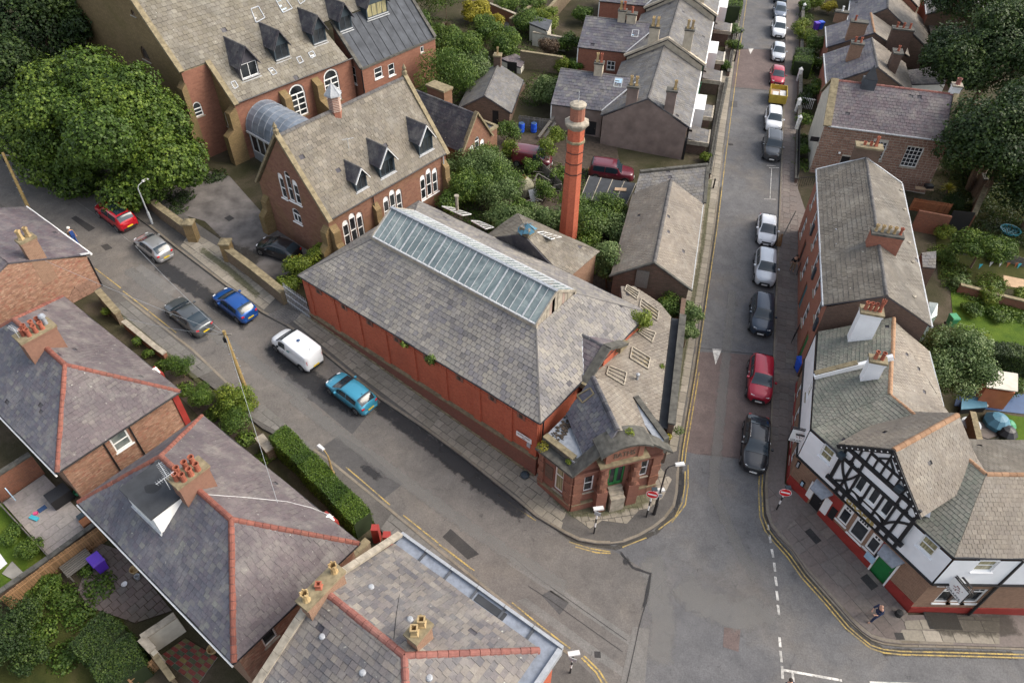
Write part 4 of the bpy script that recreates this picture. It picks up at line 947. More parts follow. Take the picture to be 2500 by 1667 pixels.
for a in(-.3,hw*2-.7):m=MB();m.fbox(Wg.f,a,a+1.0,-.35,.1,zf-.35,zf+.1);m.build('kneeler','coping',bh)
# lean-to range towards Quarry Street
fr_=rootof('bathhouse_range',f,BL+3,6,'lean-to slate range with timber rooflights between the baths and the street','building')
A=P(1448,918,5.3);B=P(1612,1030,3.7);C=P(1640,772,3.9);lp=Pl(A,B,C)
LP=[lp.h(1448,918),lp.h(1545,985),lp.h(1608,1030),lp.h(1638,775),lp.h(1612,742),lp.h(1548,700),lp.h(1515,700),lp.h(1530,828)]
r2=Roof(fr_,'slate_buff',.32,.27,300,15,gap=.02);
UPL=lp.n*np.sign(lp.n[2]);upd=(LP[0]+LP[7])/2-(LP[2]+LP[3])/2
for q in([0,1,2,3,7],[7,3,4,5,6]):r2.plane([LP[i]for i in q],up=upd)
r2.done()
def pix_sky(pl,pts,par,**k):return skylight(par,[pl.h(*a)for a in pts],**k)
for pts,gl in(([(1542,849),(1586,876),(1580,902),(1537,876)],'coping'),([(1566,803),(1599,814),(1590,838),(1556,812)],'coping'),([(1564,731),(1607,762),(1603,785),(1560,752)],'coping'),
   ([(1529,698),(1559,716),(1553,733),(1524,710)],'coping'),([(1485,895),(1528,912),(1522,942),(1479,916)],'curtain')):
 pix_sky(lp,pts,fr_,th=.16,glass=gl,bars=2,fr='coping_pale',name='rooflight')
q=lp.h(1555,927);m=MB();m.tube(q,q+V(0,0,.45),.08,n=8);m.lathe(q+V(0,0,.45),[(.14,0),(.14,.12),(.001,.2)],10);m.build('roof_cowl','zinc',fr_)
# gutter channel, parapet and street wall
e0,e1=lp.h(1608,1036),lp.h(1640,770);dd=(e1-e0);n_=V(dd[1],-dd[0],0);n_/=np.linalg.norm(n_)
m=MB();m.prism([e0+n_*.02-V(0,0,.25),e0+n_*.62-V(0,0,.25),e1+n_*.62-V(0,0,.25),e1+n_*.02-V(0,0,.25)],(0,0,-.08));m.build('box_gutter','felt_dark',fr_)
w0=e0+n_*.62;w1=e1+n_*.62;ee=w0+(w0-w1)*.02
m=MB();m.prism([w0-V(0,0,6),w0+n_*.36-V(0,0,6),w1+n_*.36-V(0,0,6),w1-V(0,0,6)],(0,0,6.2));m.build('street_wall','stone_dark',fr_)
coping(fr_,[w0+n_*.18+V(0,0,.26),w1+n_*.18+V(0,0,.26)],.5,.13,'coping_dark',L=1.2,single=True)
we=w1+(w1-w0)*.25
m=MB();m.prism([w1-V(0,0,6),w1+n_*.36-V(0,0,6),we+n_*.36-V(0,0,6),we-V(0,0,6)],(0,0,5.6));m.build('street_wall','stone_dark',fr_)
m=MB();cs=[LP[7]-V(0,0,.1),LP[3]-V(0,0,.1),LP[4]-V(0,0,.1),LP[5]-V(0,0,.1),LP[6]-V(0,0,.1)]
m.hexa([V(c[0],c[1],-1)for c in cs[::1]],[c-V(0,0,.15)for c in cs]);m.build('wall','brick_dark',fr_)
# pyramid-roofed plunge hall
s1_,t1_=f.at(1462,616,5.0);s2_,t2_=f.at(1382,666,5.);s3_,t3_=f.at(1265,520,5.)
ph=rootof('plunge_hall',f,(s3_+s1_)/2,t1_-4,'pyramid-roofed brick hall with louvred turret behind the baths','building')
PE=5.0;ts0=BW+.1;ts1=(t1_+t3_)/2;ss0,ss1=s3_,s1_;cx,cy=f.at(1287,574,7.2)
r3=Roof(ph,'slate_school',.36,.3,120,17);cz=7.3;hs=.45
cc=[f.p(cx-hs,cy-hs,cz),f.p(cx+hs,cy-hs,cz),f.p(cx+hs,cy+hs,cz),f.p(cx-hs,cy+hs,cz)];ec=[f.p(ss0,ts0,PE),f.p(ss1,ts0,PE),f.p(ss1,ts1,PE),f.p(ss0,ts1,PE)]
for i in range(4):r3.plane([ec[i],ec[(i+1)%4],cc[(i+1)%4],cc[i]])
r3.done()
for W in box_walls(ph,f,ss0+.2,ss1-.2,ts0,ts1-.2,PE-.1,'brick_brown'):W.done()
lv=MB();lv.fbox(f,cx-.42,cx+.42,cy-.42,cy+.42,cz-.2,cz+.75);lo=lv.build('louvre_turret','timber_grey',ph)
for i in range(5):m=MB();m.fbox(f,cx-.47,cx+.47,cy-.47,cy+.47,cz+.05+.14*i,cz+.08+.14*i);m.build('slat','coping',lo)
m=MB()
for i in range(9):
 a=i*.7;m.poly([f.p(cx,cy,cz+1.0+.1*math.sin(i*2)),f.p(cx+.75*math.cos(a),cy+.75*math.sin(a),cz+.35+.35*R.random()),f.p(cx+.8*math.cos(a+.6),cy+.8*math.sin(a+.6),cz+.2+.4*R.random())])
m.build('torn_tarpaulin','tarp_blue',ph)
for a in([(1311,569),(1326,567),(1370,580),(1345,585)],):
 pp=Pl(ec[2],ec[3],cc[2]);pix_sky(pp,a,ph,bars=3,glass='glass')
# tall chimney
cb=P(1388,557,3.6);ch=empty('boiler_chimney',(cb[0],cb[1],0.),'tall octagonal red brick boiler chimney with pale stone cap','chimney stack')
def zat(px,py): # height on the chimney axis from a picture row
 lo,hi=0,30
 for _ in range(50):
  z=(lo+hi)/2;q=V(cb[0],cb[1],z)-CAMP;y=833.5-FPX*(q@_u)/(q@_f)
  if y>py:lo=z
  else:hi=z
 return lo
zt=zat(0,300);zc=zat(0,257)
m=MB();m.lathe((cb[0],cb[1],0),[(.92,.3),(.92,2.2),(.84,2.25),(.70,zt-2.2)],8,rot=.39);m.build('shaft','brick_red',ch)
for zz,mm_,rr in((zat(0,342),'coping',.80),(zat(0,367),'black_paint',.735),(zat(0,393),'black_paint',.755),(zat(0,418),'black_paint',.775)):m=MB();m.lathe((cb[0],cb[1],zz),[(rr-.1,-.1 if mm_=='coping' else-.03),(rr,-.08 if mm_=='coping' else-.03),(rr,.08 if mm_=='coping' else .03),(rr-.1,.12 if mm_=='coping' else .03)],8,rot=.39);m.build('iron_band' if mm_!='coping' else 'stone_band',mm_,ch)
m=MB();m.lathe((cb[0],cb[1],0),[(.71,zt-2.2),(.69,zt-.35)],8,rot=.39);m.build('shaft','brick_red',ch)
m=MB();m.lathe((cb[0],cb[1],0),[(.68,zt-.45),(.86,zt-.2),(1.0,zt-.02),(1.0,zt+.14),(.6,zt+.3)],8,rot=.39);m.build('cornice','coping_pale',ch)
m=MB();m.lathe((cb[0],cb[1],0),[(.585,zt+.2),(.57,zc-.1)],12);m.build('chimney_head','brick_terrace',ch)
m=MB();m.lathe((cb[0],cb[1],0),[(.62,zc-.12),(.66,zc),(.66,zc+.1),(.4,zc+.22),(.001,zc+.24)],12);m.build('chimney_cap','coping_pale',ch)
m=MB();m.tube(V(cb[0],cb[1],zc+.2),V(cb[0],cb[1],zc+1.1),.025,n=5);m.build('lightning_rod','steel',ch)
# ---------------------------------------------------- stone entrance block on the corner
en=empty('baths_entrance',GP(1480,1150),'carved red sandstone corner entrance block lettered BATHS with green doors','entrance building')
ZC=4.55
c0=P(1316,1085,ZC-.2);c1=P(1399,1152,ZC);c2=P(1636,1092,ZC);c0[2]=ZC
ct=lambda a,b,k:a+(b-a)*k
cen=(c0+c1+c2)/3+V(0,2,0)
def inset(p,d=.28):v=cen-p;v[2]=0;return p+v/np.linalg.norm(v)*d
b0,b1,b2=inset(c0,.15),inset(c1,.32),inset(c2,.35)
c3=P(1612,1046,ZC)+0;c3=c2+V(math.cos(math.radians(75)),math.sin(math.radians(75)),0)*1.5;b3=c3+V(-.35,0,0)
Wa=Wall(en,b0,b1,-1.2,ZC-.3,'stone_carved');Wb=Wall(en,b1,b2,-1.4,ZC-.3,'stone_carved');Wc=Wall(en,b2,b3,-1.4,ZC-.5,'stone_carved')
Wa.winpx((1351,1190),(1379,1136),nx=1,nz=2,glass='glass_curtain',fw=.09);Wb.winpx((1423,1202),(1452,1159),nx=1,nz=2,fw=.08);Wb.winpx((1559,1164),(1587,1122),nx=1,nz=2,fw=.08)
# panels, pilasters, rustication
def blocks(W,x0,x1,z0,z1,n,d=.12,mat='stone_red'):
 for i in range(n):
  m=MB();a=z0+(z1-z0)*i/n;m.fbox(W.f,x0-(0 if i%2 else .05),x1+(0 if i%2 else .05),-d-(0.05 if i%2==0 else 0),.02,a+.01,a+(z1-z0)/n-.01,t=R.random());m.build('stone_block',mat,en)
L1,L2=Wa.L,Wb.L
blocks(Wa,.0,.35,-.6,ZC-.6,9);blocks(Wa,L1-.5,L1-.02,-.9,ZC-.6,9);blocks(Wb,.05,.6,-.9,ZC-.6,9);blocks(Wb,L2-.6,L2-.05,-1.1,ZC-.6,9)
for W,L in((Wa,L1),(Wb,L2)):
 m=MB();m.fbox(W.f,0,L,-.14,.02,-1.2,.55);m.build('plinth','stone_carved',en)
 m=MB();m.fbox(W.f,0,L,-.18,.02,.55,.68);m.build('plinth_coping','coping',en)
(pa,pz0)=Wa.px((1321,1152));m=MB();m.fbox(Wa.f,.5,1.15,-.06,.0,1.6,2.9);m.build('recessed_panel','stone_dark',en)
# door and steps
xd0,zd0=Wb.px((1481,1188));xd1,zd1=Wb.px((1526,1142));zs=.35
zs=max(zd0,.2);Wb.hole(xd0,xd1,zs,zs+2.75)
dfm=MB();F2=Wb.f
for a,b_2,c,e_ in((xd0,xd0+.12,zs,zs+2.75),(xd1-.12,xd1,zs,zs+2.75),(xd0,xd1,zs+2.6,zs+2.75),(xd0,xd1,zs,zs+.3),((xd0+xd1)/2-.1,(xd0+xd1)/2+.1,zs,zs+2.7),(xd0,xd1,zs+2.0,zs+2.1)):dfm.fbox(F2,a,b_2,.05,.13,c,e_)
do=dfm.build('door','green_door',en)
for i in range(2):
 a=xd0+.12+(xd1-xd0-.24)*i/2+.1*i;b=a+(xd1-xd0-.24)/2-.1
 for c,e_ in((zs+.3,zs+2.0),(zs+2.1,zs+2.6)):m=MB();m.fbox(F2,a,b,.09,.1,c,e_);m.build('door_pane','glass',do)
for i in range(3):m=MB();m.fbox(F2,xd0+.05,xd1-.05,-.25-.28*i,.02-.28*i+.25 if i else .1,-1.3,zs-.02-.22*i);m.build('step','coping_pale',en)
for x in(xd0-.55,xd1+.55):
 m=MB();m.fbox(F2,x-.36,x+.36,-.62,.0,-1.3,zs+.35);m.build('pedestal','stone_carved',en)
 pc=F2.p(x,-.33,0)
 for i,(z0_,z1_,r_)in enumerate(((zs+.35,zs+.8,.3),(zs+.8,zs+1.25,.37),(zs+1.25,zs+1.85,.28),(zs+1.85,zs+2.25,.35),(zs+2.25,zs+2.8,.27),(zs+2.8,zs+3.0,.36))):
  m=MB();m.lathe(pc,[(.001,z0_),(r_,z0_),(r_*1.0,z1_-.01),(.001,z1_-.01)],12 if i%2==0 else 4,t=R.random(),rot=F2.a+.785);m.build('column_drum','stone_red',en)
m=MB();m.fbox(F2,xd0-1.0,xd1+1.0,-.7,.02,zs+3.0,zs+3.3);m.build('entablature','stone_carved',en)
m=MB();m.fbox(F2,xd0-1.1,xd1+1.1,-.8,.02,zs+3.3,zs+3.42);m.build('entablature_cornice','coping',en)
zl=zs+3.42
m=MB();m.fbox(F2,xd0-.55,xd1+.55,-.5,.02,zl,zl+1.05);lp_=m.build('name_panel','stone_red',en)
for a in(xd0-.68,xd1+.36):m=MB();m.fbox(F2,a,a+.34,-.58,0,zl,zl+1.1);m.build('panel_pilaster','stone_red',en)
text_mesh(lp_,'BATHS',F2.p(xd0-.15,-.505,zl+.3),F2.u*(xd1-xd0+.3),(0,0,1),.46,'stone_dark',depth=.03)
# segmental hood
hood=MB();n=14;x0,x1=xd0-1.15,xd1+1.15;cxh=(x0+x1)/2;hw_=(x1-x0)/2;zh=zl+.95
for i in range(n):
 t0,t1=-1+2*i/n,-1+2*(i+1)/n;za_,zb2=zh+.62*(1-t0*t0),zh+.62*(1-t1*t1)
 A_=F2.p(cxh+hw_*t0,-.85,za_);B_=F2.p(cxh+hw_*t1,-.85,zb2);hood.prism([A_,B_,B_+F2.v*1.5,A_+F2.v*1.5],(0,0,.16))
 hood.poly([F2.p(cxh+hw_*t0,-.45,zh-.1),F2.p(cxh+hw_*t1,-.45,zh-.1),F2.p(cxh+hw_*t1,-.45,zb2),F2.p(cxh+hw_*t0,-.45,za_)])
hood.build('curved_hood','coping_dark',en)
# raking cornices
def rake(W,x0,z0_,x1,z1_,name='cornice',wd=.85,th=.2,mat='coping_dark',tt=-.12):
 m=MB();a=W.f.p(x0,tt,z0_);b=W.f.p(x1,tt,z1_);m.prism([a-W.f.v*wd*.5,b-W.f.v*wd*.5,b+W.f.v*wd*.5,a+W.f.v*wd*.5],(0,0,th));m.build(name,mat,en)
rake(Wb,-.35,ZC-.25,x0+.2,zh+.05);rake(Wb,L2+.35,ZC-.25,x1-.2,zh+.05);rake(Wa,0,ZC-.25,L1+.3,ZC-.25,wd=.9)
m=MB();
for xx0,xx1 in((0,x0+.2),(L2,x1-.2)):
 m.poly([F2.p(xx0,-.02,ZC-.4),F2.p(xx1,-.02,ZC-.4),F2.p(xx1,-.02,zh+.1),F2.p(xx0,-.02,ZC-.2)])
m.build('pediment','stone_carved',en)
for W,L in((Wa,L1),(Wb,L2)):m=MB();m.fbox(W.f,0,L,-.2,.02,ZC-.72,ZC-.58);m.build('string_course','stone_carved',en)
for W in(Wa,Wb,Wc):W.done()
rake(Wa,.0,ZC+.05,L1-.1,ZC+.05,'parapet',.3,.35,'coping_dark',.25);coping(en,[Wa.f.p(0,.3,ZC+.43),Wa.f.p(L1-.3,.3,ZC+.43)],.42,.1,'coping',single=True)
# flat lead roof with debris and pitched roof
R0=P(1447,920,7.3);R1=P(1508,1050,7.0);E1=P(1425,1113,ZC+.5);E2=P(1383,1012,ZC+.6);E0=P(1402,985,5.3)
er=Roof(en,'slate_blue',.36,.3,150,19)
plL=Pl(R0,R1,E1);er.plane([R0,R1,plL.h(1480,1096),plL.h(1425,1113),plL.h(1383,1012),plL.h(1396,990)],up=(R0+R1)/2-(E1+plL.h(1390,1000))/2);er.done()
E3=P(1545,975,4.7);E4=P(1606,1066,4.6);plR=Pl(R0,R1,(E3+E4)/2)
er2=Roof(en,'slate_buff',.34,.26,150,20);er2.plane([R0,R1,plR.h(1600,1066),plR.h(1541,962)],up=(R0+R1)/2-(plR.h(1600,1066)+plR.h(1541,962))/2);er2.done()  # browner than the left slope: its sunlit side is coloured in
ridge(en,R0+V(0,0,.06),R1+V(0,0,.06),'slate_dark',.7,.16,False)
m=MB();q=[P(1384,1010,ZC+.4),P(1428,1120,ZC+.4),P(1402,1128,ZC+.4),P(1333,1062,ZC+.4)];m.prism(q,(0,0,-.2));m.build('lead_flat','lead',en)
db=MB()
for i in range(90):
 a,b=R.random(),R.random();q=P(1345+40*a+18*b*1,1060-50*a+22*b,ZC+.42);r=R.uniform(.05,.2);db.obox(q,(r,r*R.uniform(-.5,.5),0),(-r*R.uniform(0,.6),r*.8,0),(0,0,R.uniform(.02,.08)))
db.build('debris','soil',en,kind='stuff')
m=MB();m.bar(P(1384,1010,ZC+.5),P(1428,1120,ZC+.5),.1,.08);m.build('flashing','flashing',en)
o=skylight(en,[plL.h(*a)for a in((1411,966),(1443,948),(1452,962),(1424,984))],th=.14,glass='soil',bars=0,fr='coping',name='broken_rooflight')
# side parapet and lead gutter beside it
a=P(1546,968,5.1);b=P(1622,1072,5.1);dv=b-a;nn=V(dv[1],-dv[0],0)/np.linalg.norm(dv);nn=nn*np.sign(nn[0]);dv=dv/np.linalg.norm(dv)
m=MB();m.prism([a-nn*.01-V(0,0,.12),b-nn*.01-V(0,0,.12),b-nn*.45-V(0,0,.12),a-nn*.45-V(0,0,.12)],(0,0,-.5));m.build('lead_gutter','lead',en)
if nn[0]<0:nn=-nn
m=MB();m.prism([a+nn*.0,b+nn*.0,b+nn*.38,a+nn*.38],(0,0,-1.6));m.build('parapet','coping_dark',en)
# filling body
m=MB();bod=[V(*b0),V(*b1),V(*b2),V(*b3),P(1560,1010,4)];
m.hexa([V(q[0],q[1],-1)+(cen-q)*V(1,1,0)*.06 for q in bod],[V(q[0],q[1],ZC-.1)+(cen-q)*V(1,1,0)*.06 for q in bod]);m.build('core','brick_dark',en)
# ------------------------------------------------------------------ old school hall with three dormers
HF=Fr(-14.85,47.59,51.7);HL,HW,HE,HR=14.05,9.35,7.0,12.75;hk=(HR-HE)/(HW/2)
sh=rootof('school_hall',HF,HL/2,HW/2,'sandstone hall with steep brown slate roof, three gabled dormers and louvred ventilator','hall')
f=HF
r=Roof(sh,'slate_school',.44,.36,300,23,.028,gap=.016);r.plane([f.p(.25,0,HE),f.p(HL-.25,0,HE),f.p(HL-.25,HW/2,HR),f.p(.25,HW/2,HR)]);r.plane([f.p(HL-.25,HW,HE),f.p(.25,HW,HE),f.p(.25,HW/2,HR),f.p(HL-.25,HW/2,HR)]);r.done()
ridge(sh,f.p(.3,HW/2,HR+.05),f.p(HL-.3,HW/2,HR+.05),'ridge_grey',.5,.16)
W4=gable_walls(sh,f,.05,HL-.05,.25,HW-.25,HE-.1,HR-.15,'stone_sand')
for s_ in(.05,HL-.05):
 for e_ in(-.1,HW+.1):coping(sh,[f.p(s_,e_,HE-.15),f.p(s_,HW/2,HR+.22)],.42,.2,'coping',L=1.3,single=(e_<0))
 m=MB();m.lathe(f.p(s_,HW/2,HR+.2),[(.22,0),(.25,.3),(.12,.45),(.2,.6),(.001,1.0)],6);m.build('finial','coping',sh)
Wf,Wr,Wb_,Wl=W4
def lancet(W,xs,z0,z1,w=.62,mid=.25,**k):
 for i,x in enumerate(xs):W.win(x-w/2,x+w/2,z0,z1+(mid if len(xs)==3 and i==1 else 0),nx=1,nz=2,arch=.62,**k)
for px,n in(((802,540),3),((903,470),3),((984,410),3)):
 pass
for(a,b)in(((848,556),(918,500)),((938,500),(983,446)),((1026,446),(1067,395))):pass
def trio(W,p0,p1,zb_,zt_,solid=True,mid=.3,w=.7):
 x0=W.px(p0)[0];x1=W.px(p1)[0]
 for i in range(3):
  x=x0+(x1-x0)*(i+.5)/3;W.win(x-w/2,x+w/2,zb_,zt_+(mid if i==1 else 0),nx=1,nz=2,arch=.62,solidhead=solid,fw=.1,inset=.06,sill='white_paint')
trio(Wf,(836,560),(886,527),3.35,6.0);trio(Wf,(936,505),(981,470),3.4,6.0);trio(Wf,(1025,447),(1068,415),3.45,6.0)
# left gable windows
for(px_,pz_b,pz_t,sol)in(((691,480),(692,482),(686,425),True),((710,490),(712,490),(700,420),False),((727,497),(728,498),(719,441),True)):
 x=(Wl.px(pz_b)[0]+Wl.px(pz_t)[0])/2;zb_=Wl.px(pz_b)[1];zt_=Wl.px(pz_t)[1];Wl.win(x-.36,x+.36,zb_,zt_,nx=1,nz=2,arch=.62,solidhead=sol,fw=.1,inset=.05,sill='white_paint')
zb_=Wl.px((730,545))[1];zt_=Wl.px((719,509))[1];x=(Wl.px((730,545))[0]+Wl.px((719,509))[0])/2;Wl.win(x-.55,x+.55,zb_,zt_,nx=2,nz=1,arch=.5,fw=.1,inset=.05,sill='white_paint')
for W in W4:W.done()
def buttress(par,W,x,w=.55,zt=4.6,d0=1.0,d1=.45,mat='stone_olive',z0=None):
 A=W.f.p(x,0,0);z0=g(A[0],A[1])-.3 if z0 is None else z0;m=MB();zm=z0+(zt-z0)*.55
 m.fbox(W.f,x-w/2,x+w/2,-d0,.05,z0,zm);pts=[W.f.p(x-w/2,-d0,zm),W.f.p(x+w/2,-d0,zm),W.f.p(x+w/2,-d1,zm+.5),W.f.p(x-w/2,-d1,zm+.5)]
 m.prism([W.f.p(x-w/2,-d0,zm),W.f.p(x-w/2,-d1,zm+.5),W.f.p(x-w/2,.05,zm+.5),W.f.p(x-w/2,.05,zm)],W.f.u*w)
 m.fbox(W.f,x-w/2,x+w/2,-d1,.05,zm+.5,zt-.5);m.prism([W.f.p(x-w/2,-d1,zt-.5),W.f.p(x-w/2,0,zt),W.f.p(x-w/2,.05,zt-.5)],W.f.u*w)
 return m.build('buttress',mat,par)
buttress(sh,Wf,.35,.7,6.2);buttress(sh,Wf,Wf.px((915,500))[0],.6,6.0,.8);buttress(sh,Wf,Wf.L-.3,.6,6.2,.7);buttress(sh,Wl,Wl.L-.35,.7,6.2);buttress(sh,Wl,.5,.7,5.8)
gutter(sh,f.p(.3,-.03,HE-.02),f.p(HL-.3,-.03,HE-.02));pipe(sh,[f.p(HL-.5,.1,HE-.1),f.p(HL-.5,.12,g(*f.p(HL,0,0)[:2]))],'sign_grey',.06);pipe(sh,[f.p(Wf.px((908,470))[0],.14,HE-.1),f.p(Wf.px((908,470))[0],.14,2.0)])
def rp(fr,ze,k,px,py): # pixel -> (s,t) on roof plane
 a=Pl(fr.p(0,0,ze),fr.p(1,0,ze),fr.p(0,1,ze+k));q=a.h(px,py)-fr.o;return float(q@fr.u),float(q@fr.v)
for i,(foot,w,lab)in enumerate((((888,470),1.25,'smaller dormer with white bargeboards'),((950,432),1.75,None),((1041,373),1.75,None))):
 s_,t_=rp(f,HE,hk,*foot);t_=max(.5,t_);zf=HE+hk*t_+.12;zw=zf+1.15+(.0 if w<1.5 else .2);zr_=zw+w*.72
 dormer(sh,f,s_,t_,w,zf,zw,zr_,hk,HE,nx=2 if w<1.5 else 3,barge='white_paint',slmat='slate_dark',label=lab)
# ventilator turret
s_,t_=f.at(855,290,HR-.6);s_=5.9
vt=MB();c=f.p(s_,HW/2-.1,0);vt.lathe(c,[(.52,HR-1.3),(.5,HR-.1),(.5,HR+1.35),(.001,HR+1.35)],6,rot=.5);vo=vt.build('ventilator','brick_terrace',sh)
for i in range(9):m=MB();m.lathe(c,[(.56,HR-.0+.14*i),(.5,HR+.06+.14*i)],6,rot=.5);m.build('louvre','louvre',vo)
m=MB();m.lathe(c,[(.74,HR+1.3),(.7,HR+1.42),(.001,HR+2.25)],6,rot=.5);m.build('ventilator_cap','zinc',vo)
for i in range(6):a=.5+i*math.pi/3;m=MB();m.tube(c+V(.72*math.cos(a),.72*math.sin(a),HR+1.44),c+V(0,0,HR+2.27),.025,n=4);m.build('cap_seam','flashing',vo)
aerial(sh,f.p(f.at(865,400,9.)[0],2.6,HE+hk*2.2),1.5,.4)
# chapel annex with triple window
wa,wb=P(1100,358,5.2),P(1190,325,5.2)
AF=HF.sub(HL+.1,0,0);
sA,tA=AF.at(1136,289,8.4)
an=rootof('school_annex',AF,2,3,'small dark slated wing with a triple arched window in its sandstone gable','hall wing')
gt=1.6;gs0,gs1=AF.at(1100,358,5.2)[0]-.0,AF.at(1190,325,5.2)[0];gm=(gs0+gs1)/2;gt=AF.at(1136,289,8.4)[1]
tb=gt+9.5
r=Roof(an,'slate_dark',.4,.32,150,25);zA,zE=8.2,5.2
r.plane([AF.p(gm,gt,zA),AF.p(gm,tb,zA),AF.p(gs0-.2,tb,zE),AF.p(gs0-.2,gt,zE)]);r.plane([AF.p(gm,tb,zA),AF.p(gm,gt,zA),AF.p(gs1+.1,gt,zE),AF.p(gs1+.1,tb,zE)]);r.done();ridge(an,AF.p(gm,gt,zA+.04),AF.p(gm,tb,zA+.04),'slate_dark',.5,.12,False)
Wg=Wall(an,AF.p(gs0,gt,0),AF.p(gs1,gt,0),1.5,zE,'stone_sand',top=[(0,1.5),(gs1-gs0,1.5),(gs1-gs0,zE),((gs1-gs0)/2,zA+.15),(0,zE)])
L=Wg.L
for i in range(3):x=L/2+(i-1)*.78;Wg.win(x-.33,x+.33,3.5+.05,5.3+(.55 if i==1 else .0),nx=1,nz=2,arch=.62,solidhead=(i!=1),fw=.09,inset=.05,sill='white_paint')
Wg.done()
coping(an,[AF.p(gs0-.15,gt-.02,zE-.1),AF.p(gm,gt-.02,zA+.25)],.4,.16,'coping',single=True);coping(an,[AF.p(gs1+.1,gt-.02,zE-.1),AF.p(gm,gt-.02,zA+.25)],.4,.16,'coping',single=True)
for A_,B_ in(((gs1,gt),(gs1,tb)),((gs0,tb),(gs0,gt))):Wall(an,AF.p(*A_,0),AF.p(*B_,0),1.5,zE-.05,'stone_sand').done()
for e_ in(gs0+.1,gs1-.1):pass
m=MB();m.fbox(AF,gs1+.0,gs1+1.5,gt+.5,gt+6,1.5,5.2);m.build('side_block','stone_sand',an);m=MB();m.fbox(AF,gs1+.3,gs1+1.3,gt+.9,gt+5.8,5.2,5.26);m.build('felt_roof','felt',an)
for q in((gs1,gs1+1.6,gt+.4,gt+.7),(gs1+1.3,gs1+1.6,gt+.7,gt+6)):m=MB();m.fbox(AF,*q,5.2,5.45);m.build('coping_stone','coping',an)
ck=P(1072,205,7.8);cf=Fr(ck[0],ck[1],51.7);stack(an,cf,0,0,1.2,2.4,2,7.6,'stone_sand',(),'coping',.12)
# ------------------------------------------------------------------ church
CF=Fr(-26.5,63.6,49.4);CE,CK=9.0,.98
cr=rootof('former_church',CF,8,6,'large former church with vast brown slate roof, slate dormers and arched white windows','church')
f=CF;TR=13.5;CR=CE+CK*TR;SL=34
s2,t2=1.0,3.0
while CE+CK*t2<11.6:t2+=.05
st_,tt_=rp(f,CE,CK,494,154);sl_,tl_=rp(f,CE,CK,443,178)
tn=(tt_+tl_)/2;s_g=sl_
r=Roof(cr,'slate_church',.50,.42,300,27,.03,gap=.018)
r.plane([f.p(.2,0,CE),f.p(13.6,0,CE),f.p(13.0,tn,CE+CK*tn),f.p(.2,tn,CE+CK*tn)]);r.plane([f.p(s_g,tn,CE+CK*tn),f.p(SL,tn,CE+CK*tn),f.p(SL,TR,CR),f.p(s_g,TR,CR)]);r.plane([f.p(SL,2*TR,CE),f.p(s_g,2*TR,CE),f.p(s_g,TR,CR),f.p(SL,TR,CR)]);r.done()
Wn=Wall(cr,f.p(0,.25,0),f.p(14.2,.25,0),2.2,CE-.08,'stone_church');fw=Wn.f
for px,py,zt_ in((724,222,8.3),(806,180,8.35)):
 pass
def tallwin(W,pb,pt,w=.95):
 x=(W.px(pb)[0]+W.px(pt)[0])/2;zb_=W.px(pb)[1];zt_=W.px(pt)[1]
 zm=zb_+(zt_-zb_)*.42
 W.win(x-w,x+w,zb_,zt_,nx=2,nz=4,arch=.5,fw=.13,inset=.08,sill='coping')
tallwin(Wn,(737,284),(720,207));tallwin(Wn,(820,249),(803,170))
Wn.done()
buttress(cr,Wn,Wn.px((778,250))[0],.8,8.4,2.2,.9);buttress(cr,Wn,Wn.px((692,240))[0],.8,8.4,1.8,.9)
gutter(cr,f.p(0,-.02,CE-.03),f.p(14.2,-.02,CE-.03))
# west front block below the notch
Wk=Wall(cr,f.p(0,tn,0),f.p(0,.25,0),2.2,CE,'stone_olive',top=[(0,2.2),(tn-.25,2.2),(tn-.25,CE),(0,CE+CK*tn)]);
x_,z_=Wk.px((509,275));
Wk.win(min(max(x_-.4,.3),3),min(max(x_-.4,.3),3)+.8,Wk.px((510,282))[1],Wk.px((503,248))[1],nx=1,nz=1,arch=.7,fw=.1,inset=.06);Wk.done()
Wj=Wall(cr,f.p(s_g,tn,0),f.p(0,tn,0),2.2,CE+CK*tn-.1,'stone_church');
xw=Wj.px((484,270))[0];Wj.win(xw-.45,xw+.45,Wj.px((486,285))[1],Wj.px((481,248))[1],nx=1,nz=2,arch=.7,fw=.1,inset=.06);Wj.done()
Wm=Wall(cr,f.p(s_g,TR*2-tn,0),f.p(s_g,tn,0),2.2,CE+CK*tn,'stone_olive',top=[(0,2.2),(2*TR-2*tn,2.2),(2*TR-2*tn,CE+CK*tn),(TR-tn,CR+.2),(0,CE+CK*tn)])
for pb,pt,w in(((332,42),(316,22),.45),((362,150),(344,112),.75)):
 x=Wm.px(((pb[0]+pt[0])/2,(pb[1]+pt[1])/2))[0];zb_,zt_=Wm.px(pb)[1],Wm.px(pt)[1];Wm.win(x-w,x+w,zb_,zt_,nx=1,nz=1,arch=.9,fr='stone_dark',glass='soil',fw=.12)
Wm.done()
coping(cr,[f.p(s_g,tn-.2,CE+CK*tn),f.p(s_g,TR,CR+.3)],.5,.25,'coping',L=2.4,single=True);coping(cr,[f.p(0,-.2,CE-.1),f.p(0,tn,CE+CK*tn+.15)],.5,.25,'coping',L=2.4,single=True)
buttress(cr,Wk,Wk.L-.3,.8,8.6,1.6,.8);buttress(cr,Wm,Wm.L-.3,.9,11.0,.9,.5)
m=MB();m.fbox(f,s_g,0,tn+.02,tn+.3,CE+CK*tn-.3,CE+CK*tn-.02);m.build('eaves_course','coping',cr)
